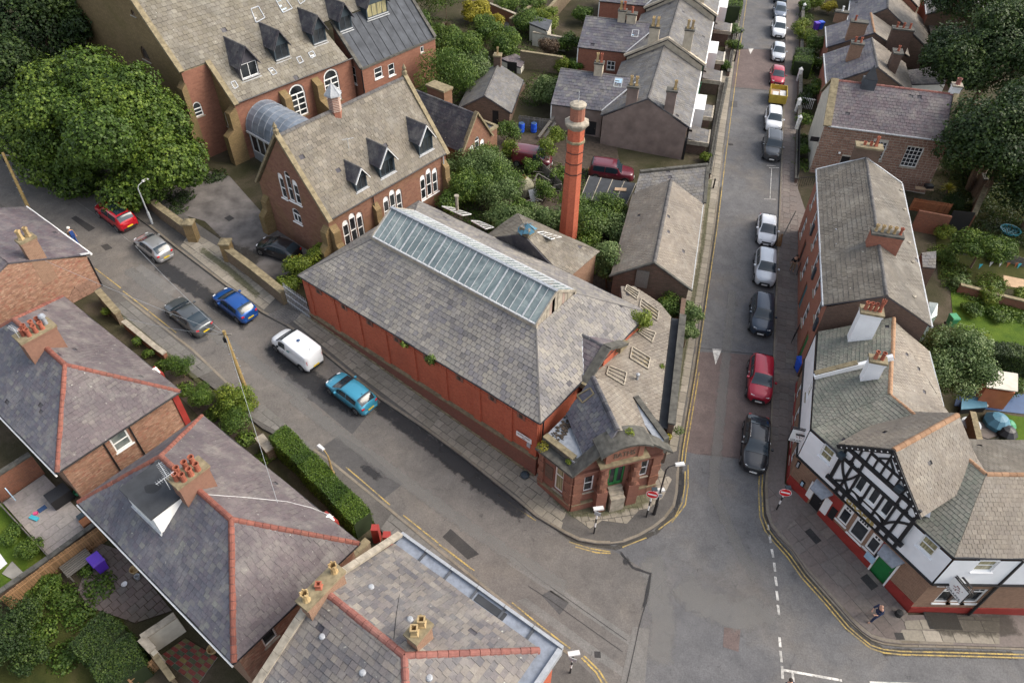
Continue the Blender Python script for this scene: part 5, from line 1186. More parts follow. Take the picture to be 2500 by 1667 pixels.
# big angled buttress tower at the west front, seen between tree and gable
bt=P(270,60,11.5);bfr=Fr(bt[0],bt[1],49.4);m=MB();m.fbox(bfr,-1.6,1.6,-1.4,1.4,2,11.5);m.prism([bfr.p(-1.6,-1.4,11.5),bfr.p(-1.6,1.4,11.5),bfr.p(-1.6,1.4,15)],bfr.u*3.2);m.build('tower_buttress','stone_olive',cr)
# porch
pf=CF.sub(-.0,0,0);q=P(470,320,5.2);pfr=Fr(q[0],q[1],49.4)
m=MB();m.fbox(pfr,-3.4,.6,-1.2,1.6,2.6,5.0);m.build('porch','white_paint',cr);m=MB();m.fbox(pfr,-3.6,.8,-1.4,1.8,5.0,5.2);m.build('porch_roof','felt',cr)
Wq=Wall(cr,pfr.p(-3.3,-1.25,0),pfr.p(.5,-1.25,0),2.6,5.,'white_paint',name='porch_front')
for i in range(3):Wq.win(.15+1.22*i,1.25+1.22*i,3.0,4.9,nx=1,nz=2,fw=.09,inset=.04,sill=None)
Wq.done()
# dormers
for foot,w,frm,wl,zz in(((622,205),2.0,'white_paint','slate_dark',1),((700,160),1.7,'slate_grey_paint','slate_grey_paint',1),((791,121),1.7,'slate_grey_paint','slate_grey_paint',1),((854,90),1.7,'slate_grey_paint','slate_grey_paint',1),((931,55),3.0,'slate_grey_paint','slate_grey_paint',1)):
 s_,t_=rp(f,CE,CK,foot[0]-8,foot[1]-12);zf=CE+CK*t_+.25;zw=zf+1.35;zr_=zw+w*.72+.15;dormer(cr,f,s_,t_,w,zf,zw,zr_,CK,CE,wallmat=wl,fr=frm,nx=4 if w>2.5 else 2,slmat='slate_dark',barge='slate_dark',gl='glass_curtain' if w>2.5 else 'glass',label='wide dormer with four-light window' if w>2.5 else('dormer with white casement' if frm=='white_paint' else None))
cpl=Pl(f.p(0,0,CE),f.p(1,0,CE),f.p(0,1,CE+CK))
for pts,gl in(([(612,24),(630,17),(646,45),(625,57)],'sheet_white'),([(673,2),(694,-5),(713,22),(690,33)],'screen'),([(724,-2),(738,-6),(744,4),(732,12)],'sheet_white'),([(563,203),(573,199),(581,213),(572,219)],'sheet_white'),
    ([(654,170),(664,167),(676,180),(665,185)],'sheet_white'),([(723,143),(733,139),(740,152),(730,157)],'sheet_white'),([(752,131),(763,126),(770,138),(759,144)],'sheet_white')):
 skylight(cr,[cpl.h(*a)for a in pts],th=.12,glass=gl,fr='lead')
# extension with lean-to felt roofs
XF=CF.sub(13.9,0,0);e=lambda x,y,z:XF.at(x,y,z)
xs1,xt1=e(882,168,8.0);xs2,xt2=e(1055,92,8.0);xs0=-.0
a0=P(882,168,8.0);XG=Fr(a0[0],a0[1],49.4-0);d2=P(1062,92,8.0)-a0;XG=Fr(a0[0],a0[1],math.degrees(math.atan2(d2[1],d2[0])));XL=np.linalg.norm(d2)
U0=f.p(13.4,2.9,CE+CK*2.9);XD=float((U0-a0)@XG.v);zU=CE+CK*2.9
Wx=Wall(cr,XG.p(0,0,0),XG.p(XL,0,0),2.,7.85,'stone_church');
for p_,q_ in(((918-2,195),(928+4,161)),((950,188),(956+6,153))):Wx.winpx(p_,q_,nx=1,nz=2,fw=.09,inset=.05,sill='white_paint')
Wx.winpx((1027,131),(1034,112),nx=1,nz=1,fw=.09,inset=.05)
Wx.done();Wy=Wall(cr,XG.p(0,XD,0),XG.p(0,0,0),2.,7.85,'stone_church',top=[(0,2),(XD,2),(XD,7.85),(0,zU)]);Wy.winpx((846,196),(866,165),nx=2,nz=2,fw=.09,inset=.05,sill='white_paint');Wy.done()
Wz=Wall(cr,XG.p(XL,0,0),XG.p(XL,XD,0),2.,7.85,'stone_church',top=[(0,2),(XD,2),(XD,zU),(0,7.85)]);Wz.done()
m=MB();m.prism([XG.p(.05,.05,7.85),XG.p(XL-.05,.05,7.85),XG.p(XL-.05,XD,zU),XG.p(.05,XD,zU)],(0,0,.12));m.build('felt_roof','felt',cr)
for i in range(1,10):m=MB();x=XL*i/10;m.bar(XG.p(x,.05,8.0),XG.p(x,XD,zU+.15),.06,.05);m.build('felt_seam','felt_dark',cr)
for q in([XG.p(-.05,-.05,8.05),XG.p(-.05,XD,zU+.15)],[XG.p(XL,-.05,8.05),XG.p(XL,XD,zU+.15)]):coping(cr,q,.4,.2,'coping_dark',L=1.5,single=True)
m=MB();m.fbox(XG,-.05,XL,-.12,.1,7.85,8.02);m.build('fascia','coping_dark',cr)
pipe(cr,[XG.p(-.1,-.1,7.8),XG.p(-.1,-.1,2.5)],r=.07)
# air-conditioning units
for q in((795,220,6.),(803,232,4.6),(766,244,4.5)):p=P(*q);cf=Fr(p[0],p[1],49.4);m=MB();m.fbox(cf,-.45,.45,-.3,.1,q[2]-.35,q[2]+.35);o=m.build('air_conditioner','render_cream',cr);m=MB();m.lathe(cf.p(0,-.31,q[2]),[(.001,0),(.22,0)],10);
# glazed barrel link
bq=P(606,256,8.3);bA=P(640,262,8.6);bB=P(722,300,8.8)
lo_=empty('glazed_link',CF.p(2.8,-4,3),'curved glass barrel-roofed link between the church and the school hall','link corridor')
sc0,BRr,zc_,t0_,t1_=2.75,2.2,5.95,-9.6,.2;n=12
def bp_(a,t,o=0.):return CF.p(sc0-(BRr+o)*math.cos(a),t,zc_+(BRr+o)*math.sin(a)*1.02)
for j in range(10):
 ta_,tb_=t0_+(t1_-t0_)*j/10,t0_+(t1_-t0_)*(j+1)/10;m=MB()
 for i in range(n):a,b=math.pi*i/n,math.pi*(i+1)/n;m.poly([bp_(a,ta_+.03),bp_(b,ta_+.03),bp_(b,tb_-.03),bp_(a,tb_-.03)])
 m.build('curved_panel','barrel',lo_)
for j in range(11):
 ta_=t0_+(t1_-t0_)*j/10;m=MB()
 for i in range(n):a,b=math.pi*i/n,math.pi*(i+1)/n;m.bar(bp_(a,ta_,.02),bp_(b,ta_,.02),.07,.06)
 m.build('arched_rib','lead',lo_)
Wl_=Wall(lo_,CF.p(sc0-BRr,0,0),CF.p(sc0-BRr,-4.6,0),2.6,zc_,'grey_paint',name='glazed_wall')
for i in range(4):Wl_.win(.1+i*1.12,1.15+i*1.12,3.9,5.7,nx=1,nz=1,fw=.07,inset=.04,sill=None)
Wl_.done();m=MB();m.bar(CF.p(sc0-BRr-.1,.1,zc_),CF.p(sc0-BRr-.1,-4.8,zc_),.16,.18);m.build('eaves_beam','flashing',lo_)
# ------------------------------------------------------------------ stone outbuilding, sheds
def simple_gable(name,f,L,W,ze,zr,rmat,wmat,label,cat,group=None,sw=.36,sh=.3,n=100,over=.2,zb=None,ridgem='ridge_grey',rsingle=False,seed=5,ends=(True,True),windows=None,a=None,rt=None,gut='black_paint'):
 o=rt or rootof(name,f,L/2,W/2,label,cat,group);r=Roof(o,rmat,sw,sh,n,seed);r.plane([f.p(0,0,ze),f.p(L,0,ze),f.p(L,W/2,zr),f.p(0,W/2,zr)]);r.plane([f.p(L,W,ze),f.p(0,W,ze),f.p(0,W/2,zr),f.p(L,W/2,zr)]);r.done()
 if ridgem:ridge(o,f.p(0,W/2,zr+.04),f.p(L,W/2,zr+.04),ridgem,.45,.13,rsingle)
 Ws=gable_walls(o,f,over*.4,L-over*.4,over,W-over,ze-.08,zr-.15,wmat,zb=zb,ends=ends)
 if windows:windows(Ws,o)
 for w_ in Ws:w_.done()
 if gut:gutter(o,f.p(0,-.03,ze-.02),f.p(L,-.03,ze-.02),gut);gutter(o,f.p(0,W+.03,ze-.02),f.p(L,W+.03,ze-.02),gut)
 return o
OF=Fr(-.43,72.46,80.9) # right eave; building lies to the left (t>0)
def ow(Ws,o):
 W=Ws[3];x0,z0_=W.px((1202,316));x1,z1_=W.px((1217,271));W.door(min(x0,x1),max(x0,x1),z0_,z1_,'black_paint')
ob=simple_gable('stone_outbuilding',OF,8.4,5.9,4.0,5.7,'slate_grey','stone_dark','gabled stone outbuilding with a tall black doorway','outbuilding',windows=ow,n=60,seed=31)
stack(ob,OF,8.2,3.0,.8,.8,3,6.9,'brick_dark',((0,0,'pot_buff','square',.8),),'coping')
q0=P(1255,240,3.6);f2=Fr(q0[0],q0[1],80.9+0);l2=rootof('slated_lean_to',f2,0,1,'low grey slated lean-to with one white rooflight behind the stone outbuilding','lean-to')
pp=[P(1250,186,4.3),P(1281,203,3.4),P(1262,226,3.4),P(1226,195,4.3)];rr=Roof(l2,'slate_grey',.35,.3,40,33);rr.plane(pp);rr.done();skylight(l2,[Pl(*pp[:3]).h(*a)for a in((1243,196),(1248,192),(1262,203),(1257,208))],glass='sheet_white')
m=MB();m.hexa([V(p[0],p[1],1.5)for p in pp],[p-V(0,0,.15)for p in pp]);m.build('wall','brick_dark',l2)
# cream garden shed with slate roof
sh2=empty('cream_outhouse',GP(1250,190),'cream rendered outhouse with purple slate roof and dark doorway','outhouse')
pp=[P(1221,147,4.2),P(1259,132,4.2),P(1284,147,3.8),P(1270,167,3.5)];pp=[P(1222,146,4.3),P(1257,132,4.3),P(1283,149,3.7),P(1272,167,3.6)];rr=Roof(sh2,'slate_purple',.35,.3,40,34);rr.plane(pp);rr.done()
m=MB();m.hexa([V(p[0],p[1],1.5)for p in pp],[p-V(0,0,.15)for p in pp]);m.build('wall','render_cream',sh2)
dA_=pp[3]-pp[0];dA_[2]=0;fd=Fr(pp[0][0],pp[0][1],math.degrees(math.atan2(dA_[1],dA_[0])));ms,mz=fd.wt(1250,172,-.05);m=MB();m.fbox(fd,ms-.6,ms+.6,-.06,.02,mz-.5,mz+1.);m.build('doorway','black_paint',sh2)
# long street shed
SF=Fr(14.05,43.11,75.5);sh_=rootof('street_shed',SF,6,3.2,'long single-storey brick shed with pitched slate roof along the footway','shed')
r=Roof(sh_,'slate_buff',.36,.29,250,35);r.plane([SF.p(0,0,4.),SF.p(12.55,0,4.),SF.p(12.55,3.2,6.),SF.p(0,3.2,6.)]);r.plane([SF.p(12.55,6.4,4.),SF.p(.0,6.4,4.),SF.p(0,3.2,6.),SF.p(12.55,3.2,6.)]);r.done()
ridge(sh_,SF.p(0,3.2,6.05),SF.p(12.55,3.2,6.05),'ridge_grey',.45,.14)
for W in gable_walls(sh_,SF,.1,12.4,.2,6.2,3.92,5.85,'stone_dark'):W.done()
coping(sh_,[SF.p(-.02,-.1,4.),SF.p(-.02,3.2,6.08)],.22,.1,'coping_dark');coping(sh_,[SF.p(-.02,6.5,4.),SF.p(-.02,3.2,6.08)],.22,.1,'coping_dark');gutter(sh_,SF.p(0,-.03,3.97),SF.p(12.5,-.03,3.97),'sign_grey')
m=MB();x,z=SF.ws(1567,682,0);m.fbox(SF,-.05,.12,x-.5,x+.5,z-.8,z+.8);m.build('boarded_opening','timber_grey',sh_)
# back lean-to of the shed
q=[P(1561,421,4.6),P(1719,407,4.6),P(1722,498,3.9),P(1560,470,3.9)];q=[P(1562,422,4.9),P(1728,405,4.9),P(1722,500,3.7),P(1638,440,3.9),P(1553,478,3.7)]
pl_=Pl(P(1562,422,5.0),P(1728,405,5.0),P(1640,480,3.9));q=[pl_.h(*a)for a in((1562,422),(1728,405),(1720,498),(1655,490),(1548,472))]
bk=empty('shed_lean_to',GP(1640,450),'dark slated lean-to behind the street shed, moss on its top wall','lean-to');rr=Roof(bk,'slate_grey',.38,.32,120,36);rr.plane(q);rr.done()
m=MB();m.hexa([V(p[0],p[1],.2)for p in q],[p-V(0,0,.12)for p in q]);m.build('wall','stone_dark',bk);coping(bk,[q[0]+V(0,0,.12),q[1]+V(0,0,.12)],.35,.2,'coping_dark',single=True);coping(bk,[q[1]+V(0,0,.08),q[2]+V(0,0,.08)],.3,.15,'coping_dark')
# carport
cpq=[P(1439,431,3.0),P(1553,449,3.0),P(1528,503,2.8),P(1417,486,2.8)];cpo=empty('carport',GP(1480,500),'felt-roofed open carport with pale metal joints and a scrap of board on top','carport')
for i in range(4):
 a,b=i/4,(i+1)/4;m=MB();m.prism([cpq[0]+(cpq[1]-cpq[0])*(a+.005),cpq[0]+(cpq[1]-cpq[0])*(b-.005),cpq[3]+(cpq[2]-cpq[3])*(b-.005),cpq[3]+(cpq[2]-cpq[3])*(a+.005)],(0,0,.06));m.build('roof_panel','felt_dark',cpo)
for i in range(5):a=i/4;m=MB();m.bar(cpq[0]+(cpq[1]-cpq[0])*a+V(0,0,.07),cpq[3]+(cpq[2]-cpq[3])*a+V(0,0,.07),.07,.05);m.build('roof_joint','coping_pale',cpo)
m=MB();m.bar(cpq[3],cpq[2],.08,.12);m.build('beam','timber_grey',cpo)
for p in cpq:m=MB();m.tube((p[0],p[1],0.),p,.06);m.build('post','timber_grey',cpo)
m=MB();p=P(1500,466,3.0);m.obox(p,(1.1,-.1,0),(.1,.5,0),(0,0,.06));m.build('board','ply',label='torn pale board lying on the carport roof',cat='board')
# ------------------------------------------------------------------ terrace on the west side of Quarry Street
GF=Fr(17.96,67.84,75.2);HG=14.04;WG=9.3;ZE,ZR=5.0,7.5
houses=[]
gnames=['end terrace with a broad blank rendered gable facing the baths','second house of the stone terrace, pale gable copings','third house of the stone terrace at the top of the picture']
base=GF
for i in range(3):
 f=GF.sub(HG*i,-.5*i*.6,0);ze=ZE+.75*i;zr=ZR+.75*i;o=rootof('terraced_house',f,HG/2,WG/2,gnames[i],'house','terraced houses beside the long street')
 r=Roof(o,'slate_grey',.46,.38,[200,120,60][i],40+i);r.plane([f.p(0,0,ze),f.p(HG,0,ze),f.p(HG,WG/2,zr),f.p(0,WG/2,zr)]);r.plane([f.p(HG,WG,ze),f.p(0,WG,ze),f.p(0,WG/2,zr),f.p(HG,WG/2,zr)]);r.done();ridge(o,f.p(0,WG/2,zr+.04),f.p(HG,WG/2,zr+.04),'ridge_grey',.5,.13,i==0)
 for W in gable_walls(o,f,.03,HG-.03,.25,WG-.25,ze-.08,zr-.14,'brick_terrace' if i else 'render_brown',zb=.5,mat_g='render_beige' if i else None):W.done()
 if i:
  coping(o,[f.p(.0,-.1,ze+.12),f.p(.0,WG/2,zr+.2)],.4,.22,'render_beige');coping(o,[f.p(.0,WG+.1,ze+.12),f.p(.0,WG/2,zr+.2)],.4,.22,'render_beige')
 gutter(o,f.p(0,-.05,ze),f.p(HG,-.05,ze),'white_paint',.09)
 m=MB();m.fbox(f,.2,.34,.0,.14,1.,ze-.1);m.build('drainpipe','black_paint',o)
 # stacks: positions along the gable wall
 mat='render_beige' if i else 'render_brown';pk=dict(pmat='pot_buff',pk='square',ph=.95,pr=.17)
 stack(o,f,.45,2.4,.85,1.0,ze,zr+1.1+.2*i,mat,((-.0,-.25),)if i==0 else((0,-.25),(0,.25)),'coping_dark',**pk)
 stack(o,f,.45,6.3,.85,1.1,ze,zr+1.0+.2*i,mat,((0,-.28,'pot_buff'),(0,.28,'pot_buff'))if i==0 else((-.2,-.28),(.2,-.28),(-.2,.28),(.2,.28)),'coping_dark',**pk)
 # rear wing with ridge across
 wf=f.sub(1.2 if i else 1.0,WG-.6,90);WL=5.6+.3*i;WW=8.6;wz,wr=ze+.0,zr-.35
 w_f=Fr(*(f.p(1.0,WG+WL,0)[:2]),math.degrees(f.a)-90)
 wo=o;r=Roof(wo,'slate_blue',.46,.4,[150,100,50][i],50+i);L_=WL+2.6
 r.plane([w_f.p(0,0,wz),w_f.p(L_-1.6,0,wz),w_f.p(L_,WW/2,wr),w_f.p(0,WW/2,wr)]);r.plane([w_f.p(L_-1.6,WW,wz),w_f.p(0,WW,wz),w_f.p(0,WW/2,wr),w_f.p(L_,WW/2,wr)]);r.done();ridge(wo,w_f.p(0,WW/2,wr+.04),w_f.p(L_-.5,WW/2,wr+.04),'ridge_grey',.5,.12,False)
 Ws=gable_walls(wo,w_f,.1,WL,.2,WW-.2,wz-.08,wr-.14,'render_brown' if i==0 else 'brick_terrace',zb=.8)
 if i==1:Ws[0].win(Ws[0].px((1491,163))[0]-.5,Ws[0].px((1491,163))[0]+.5,3.4,4.5,nx=2,nz=2,fw=.09,inset=.04)
 if i==0:Ws[0].door(Ws[0].L-1.6,Ws[0].L-.5,2.0,3.6,'black_paint')
 for W in Ws:W.done()
 stack(wo,w_f,WL*.75,WW/2,.9,.8,wz+.5,wr+1.25,'render_beige',((-.22,0,'pot_buff'),(.22,0,'pot_red')),'coping_dark',**pk)if i<2 else None
 if i==1:stack(wo,w_f,WL*.95,WW/2,1.1,.9,wz+.5,wr+1.0,'render_beige',((0,0,'pot_red'),),'coping_dark',pmat='pot_red',pk='round',ph=.7)
 wpl=Pl(w_f.p(0,0,wz),w_f.p(1,0,wz),w_f.p(0,WW/2,wr))
 if i==0:skylight(wo,[wpl.h(*a)for a in((1502,191),(1521,193),(1516,215),(1498,212))],glass='screen',fr='sign_grey')
 if i==1:skylight(wo,[wpl.h(*a)for a in((1545,74),(1560,75),(1557,92),(1541,90))],glass='screen',fr='flashing')
 m=MB();m.bar(f.p(1.0,WG+.1,ze+.05),f.p(1.0+WW/2-.4,WG/2+1.6,zr-.3),.14,.04);m.build('valley_lead','flashing',o)
 pipe(o,[w_f.p(.05,.1,wz-.1),w_f.p(.05,.1,1.5)],'white_paint',.06)
 # porches / bay roofs at the front
 for k,(s_,mt)in enumerate(((1.6,'flag_grey'),(7.6,'flag_grey'))):
  if i==2 and k:continue
  m=MB();m.fbox(f,s_,s_+3.2,-2.1,.1,ze-2.6,ze-2.45);b_o=m.build('porch_roof','felt',o);Fp=Field(b_o,'slate','slate_grey',0,1,5);Fp.plane([f.p(s_,-2.1,ze-2.4),f.p(s_+3.2,-2.1,ze-2.4),f.p(s_+3.2,.1,ze-2.1),f.p(s_,.1,ze-2.1)],.5,.45,.02);Fp.done()
  m=MB();m.fbox(f,s_+.1,s_+3.1,-2.0,.2,.5,ze-2.6);m.build('porch','brick_dark',o);m=MB();m.fbox(f,s_-.1,s_,-2.2,.2,ze-2.65,ze-2.2);m.build('porch_edge','coping_pale',o);m=MB();m.fbox(f,s_,s_+3.2,-2.28,-2.1,ze-2.65,ze-2.3);m.build('porch_edge','render_cream' if i else 'coping_pale',o)
  m=MB();m.fbox(f,s_-1.5,s_-.3,-.02,.2,1.2,3.4);m.build('front_door',['black_paint','plastic_green'][i%2],o)
 m=MB();m.fbox(f,HG*.45,HG*.72,-1.2,.1,.6,ze-.9);m.build('bay_window','white_paint',o)
houses_far=[]
far=rootof('terraced_house',GF,46,5,'back terrace at the top edge with grey slate roofs','house')
f=GF.sub(HG*3,-1.,0);far['group']='terraced houses beside the long street'
r=Roof(far,'slate_grey',.46,.4,0,60);r.plane([f.p(0,0,7.2),f.p(HG,0,7.2),f.p(HG,WG/2,9.7),f.p(0,WG/2,9.7)]);r.plane([f.p(HG,WG,7.2),f.p(0,WG,7.2),f.p(0,WG/2,9.7),f.p(HG,WG/2,9.7)]);r.done()
for W in gable_walls(far,f,0,HG,.2,WG-.2,7.1,9.5,'brick_terrace',zb=1.):W.done()
# ------------------------------------------------------------------ east side: brick terrace with grey tiles
TF=Fr(21.99,38.05,74.8);f=TF;TL,TW,TE,TZ=19.1,-7.2,7.0,8.75
tr=rootof('brick_terrace',f,TL/2,TW/2,'three-storey red brick terrace with grey tiled roof and a row of terracotta chimney pots','terrace')
r=Roof(tr,'tile_grey',.48,.34,300,63,.02);mid=TW/2
r.plane([f.p(TL,0,TE),f.p(0,0,TE),f.p(0,mid,TZ),f.p(TL,mid,TZ)][::-1],w=.50,gap=.022);r.plane([f.p(0,TW,TE-.2),f.p(TL,TW,TE-.2),f.p(TL,mid,TZ),f.p(0,mid,TZ)][::-1]);r.done()
ridge(tr,f.p(0,mid,TZ+.04),f.p(TL,mid,TZ+.04),'ridge_grey',.45,.13)
Ww=Wall(tr,f.p(TL,-.25,0),f.p(0,-.25,0),-1.,TE-.08,'brick_terrace')
for i in range(6):
 x=1.5+i*3.1
 Ww.win(x,x+.95,4.3,6.0,nx=1,nz=2,fw=.08,inset=.04,sill='coping_pale',head='coping_pale');
 if i%2==0:Ww.win(x-.1,x+1.05,1.2,3.2,nx=1,nz=2,fw=.08,inset=.05,arch=.3)
 else:Ww.door(x-.1,x+.9,g(*Ww.f.p(x,0,0)[:2])+.2,2.7,['black_paint','teal_paint','green_door'][i//2%3])
 m=MB();m.fbox(Ww.f,x+1.3,x+1.75,-.16,0,4.2,5.2)if i%2 else None;m.build('window_box','slate_grey_paint',tr)
Ww.done()
for a,b,t_ in(((0,-.25),(0,TW+.25),0),((TL,TW+.25),(TL,-.25),0)):
 W=Wall(tr,f.p(*a,0),f.p(*b,0),-1.,TE-.1,'brick_dark' if a[0]==0 else 'brick_terrace');W.top=[(0,-1),(W.L,-1),(W.L,TE-.1),(W.L/2,TZ-.1),(0,TE-.1)]
 # direction so that outside faces the camera
 if a[0]==0:W=Wall(tr,f.p(0,-.25,0),f.p(0,TW+.25,0),-1.,TE-.1,'brick_dark',top=W.top)
 W.done()
Wall(tr,f.p(0,TW+.25,0),f.p(TL,TW+.25,0),-1.5,TE-.3,'brick_terrace').done()
gutter(tr,f.p(-.1,.05,TE),f.p(TL,.05,TE),'lead',.08);gutter(tr,f.p(0,TW-.05,TE-.22),f.p(TL,TW-.05,TE-.22),'flashing',.09)
m=MB();m.bar(f.p(TL+.0,.0,TE+.05),f.p(TL,mid,TZ+.05),.16,.06);m.build('verge','flashing',tr);m=MB();m.bar(f.p(TL,TW,TE-.1),f.p(TL,mid,TZ+.05),.16,.06);m.build('verge','flashing',tr)
sx,tx=f.at(2175,575,9.5)
stack(tr,f,sx,mid-.3,.8,2.2,7.2,9.7,'brick_terrace',tuple((0,-.85+.42*i,'pot_buff' if i else 'pot_red','crown')for i in range(5)),'coping_dark',ph=.5,pr=.11,capov=.03)
sx,tx=f.at(2205,410,9.5);stack(tr,f,TL+.5,mid+.0,.9,2.1,7,9.7,'stone_dark',((0,-.5,'pot_red','square',.9),(0,-.1,'pot_red','round',.35),(0,.4,'pot_red','round',.3)),'coping',pmat='pot_red')
tpl=Pl(f.p(0,0,TE),f.p(TL,0,TE),f.p(0,mid,TZ))
for a in((2039,562),(2040,598)):q=tpl.h(*a);m=MB();m.obox(q+V(0,0,.03),f.u*.1,-f.v*.42,(0,0,.05));m.build('replaced_tile','lead_blue',tr)
epl=Pl(f.p(0,TW,TE-.2),f.p(TL,TW,TE-.2),f.p(0,mid,TZ))
for a in((2198,467),(2207,514),(2218,595),(2227,642),(2231,727)):q=epl.h(*a);m=MB();m.lathe(q,[(.001,.2),(.14,.16),(.12,0)],8);m.build('roof_vent','coping_pale',tr)
# tiled outshuts behind the terrace
oq=[P(2250,617,3.2),P(2285,614,3.2),P(2284,655,2.8),P(2252,652,2.8)];oo=empty('rear_outshut',GP(2270,650),'small grey tiled outshut behind the brick terrace','outbuilding');rr=Roof(oo,'slate_grey',.4,.34,30,66);rr.plane(oq);rr.done();m=MB();m.hexa([V(p[0],p[1],-1.5)for p in oq][::-1],[p-V(0,0,.12)for p in oq][::-1]);m.build('wall','brick_dark',oo)
gh=empty('green_porch',GP(2280,780),'pale green glazed lean-to porch behind the brick terrace','porch');oq=[P(2268,737,3.0),P(2290,740,3.0),P(2288,770,2.6),P(2270,780,2.6)];m=MB();m.hexa([V(p[0],p[1],-1.)for p in oq][::-1],oq[::-1]);m.build('glazed_walls','glazing',gh)
# ------------------------------------------------------------------ stone house with purple slates
MF=Fr(31.36,66.74,-14.8);f=MF;ML,MW,ME,MR=11.5,8.0,6.0,9.0
so_=rootof('stone_house',f,ML/2,MW/2,'squared sandstone house with purple slate roof and white sash windows','house')
r=Roof(so_,'slate_purple',.40,.34,300,70);r.plane([f.p(.35,0,ME),f.p(ML-.35,0,ME),f.p(ML-.35,MW/2,MR),f.p(.35,MW/2,MR)]);r.plane([f.p(ML-.35,MW,ME),f.p(.35,MW,ME),f.p(.35,MW/2,MR),f.p(ML-.35,MW/2,MR)]);r.done();ridge(so_,f.p(.3,MW/2,MR+.05),f.p(ML-.3,MW/2,MR+.05),'clay_old',.45,.13)
for s_ in(.05,ML-.05):
 for e_ in(-.1,MW+.1):coping(so_,[f.p(s_,e_,ME+.0),f.p(s_,MW/2,MR+.12)],.75 if s_<1 else .5,.18,'coping',L=1.1,single=(e_<0))
Ws=gable_walls(so_,f,-.15,ML+.1,.2,MW-.2,ME-.08,MR-.1,'render_cream',zb=-1)
Wf=Ws[0];wins=[]
for pb,pt in(((2136,374),(2157,347)),((2203,407),(2250,360))):
 a,b=Wf.px(pb),Wf.px(pt);wins.append((a[0],b[0],a[1],b[1]))
x0,z0_=Wf.px((2205,406));x1,z1_=Wf.px((2247,362));xa=(x0+x1)/2-.75;Wf.win(xa,xa+1.5,z0_,z1_,nx=4,nz=5,fw=.06,inset=.08,sill='coping_pale')
x0,z0_=Wf.px((2132,375));x1,z1_=Wf.px((2156,348));xb=(x0+x1)/2-.65;wz0=z1_-1.9;Wf.win(xb,xb+1.35,wz0,z1_,nx=4,nz=5,fw=.06,inset=.08,sill='coping_pale')
x2,z2_=Wf.px((2062,400));Wf.door(x2-.5,x2+.5,.6,2.9,'black_paint')
# squared stone facing, course by course, around the openings
for W in Ws:W.done()
Fs=Field(so_,'stone_block','stone_block',300,1.,71);zc=.1;row=0
holes=[(xa,xa+1.5,Wf.px((2205,406))[1],Wf.px((2247,362))[1]),(xb,xb+1.35,wz0,z1_),(x2-.5,x2+.5,-1,2.9)]
while zc<ME-.15:
 x=-R.random()*.5;hh=.27
 while x<Wf.L:
  w_=R.choice([.34,.42,.5,.6]);a,b=max(0,x),min(Wf.L,x+w_)
  for h in holes:
   if zc+hh>h[2]-.05 and zc<h[3]+.05:
    if a<h[0]<b:b=h[0]-.02
    elif a<h[1]<b:a=h[1]+.02
    elif h[0]<=a and b<=h[1]:a=b
  if b-a>.1:
   A_,B_=Wf.f.p(a,0,zc),Wf.f.p(b,0,zc)
   Fs.c.append((1/np.linalg.norm(A_-CAMP)*(b-a),Wf.f.p(a+.022,-.005,zc+.022),Wf.f.u,V(0,0,1),-Wf.f.v,b-a-.044,hh-.044,.02+R.random()*.03,.02+R.random()*.01,R.random()))
   Fs.c[-1]=Fs.c[-1][:7]+(round(Fs.c[-1][7],2),.03,Fs.c[-1][9])
  x+=w_
 zc+=hh
Fs.done()
gutter(so_,f.p(.2,-.03,ME-.02),f.p(ML-.1,-.03,ME-.02),'flashing',.09)
sx,tx=f.at(2357,228,9.6);stack(so_,f,ML-.2,MW/2+.3,.8,.8,7,9.9,'white_paint',((0,0,'clay_old','round',.6),),'coping_pale',pr=.24,pmat='pot_red')
dm=MB();s_,t_=f.at(2112,190,9.2);dm.fbox(f,2.6,3.9,MW/2-.6,MW/2+.3,MR-.7,MR+.7);dmo=dm.build('roof_hatch','felt',so_);m=MB();m.prism([f.p(2.6,MW/2-.65,MR+.7),f.p(3.9,MW/2-.65,MR+.7),f.p(3.25,MW/2-.1,MR+1.9)],f.v*.3);m.build('hatch_cowl','felt_dark',so_)
m=MB();x,z=Wf.px((2006,337));m.fbox(MF,-1.0,-.1,.5,.56,3.9,4.4);m.build('hanging_sign','black_paint',so_,label='small black hanging sign on the side of the house')
for q in((2049,372),(2090,372)):x,z=Wf.px(q);m=MB();m.lathe(Wf.f.p(x,-.18,z),[(.001,-.1),(.12,-.05),(.12,.08),(.001,.14)],8);m.build('wall_lamp','white_paint',so_)
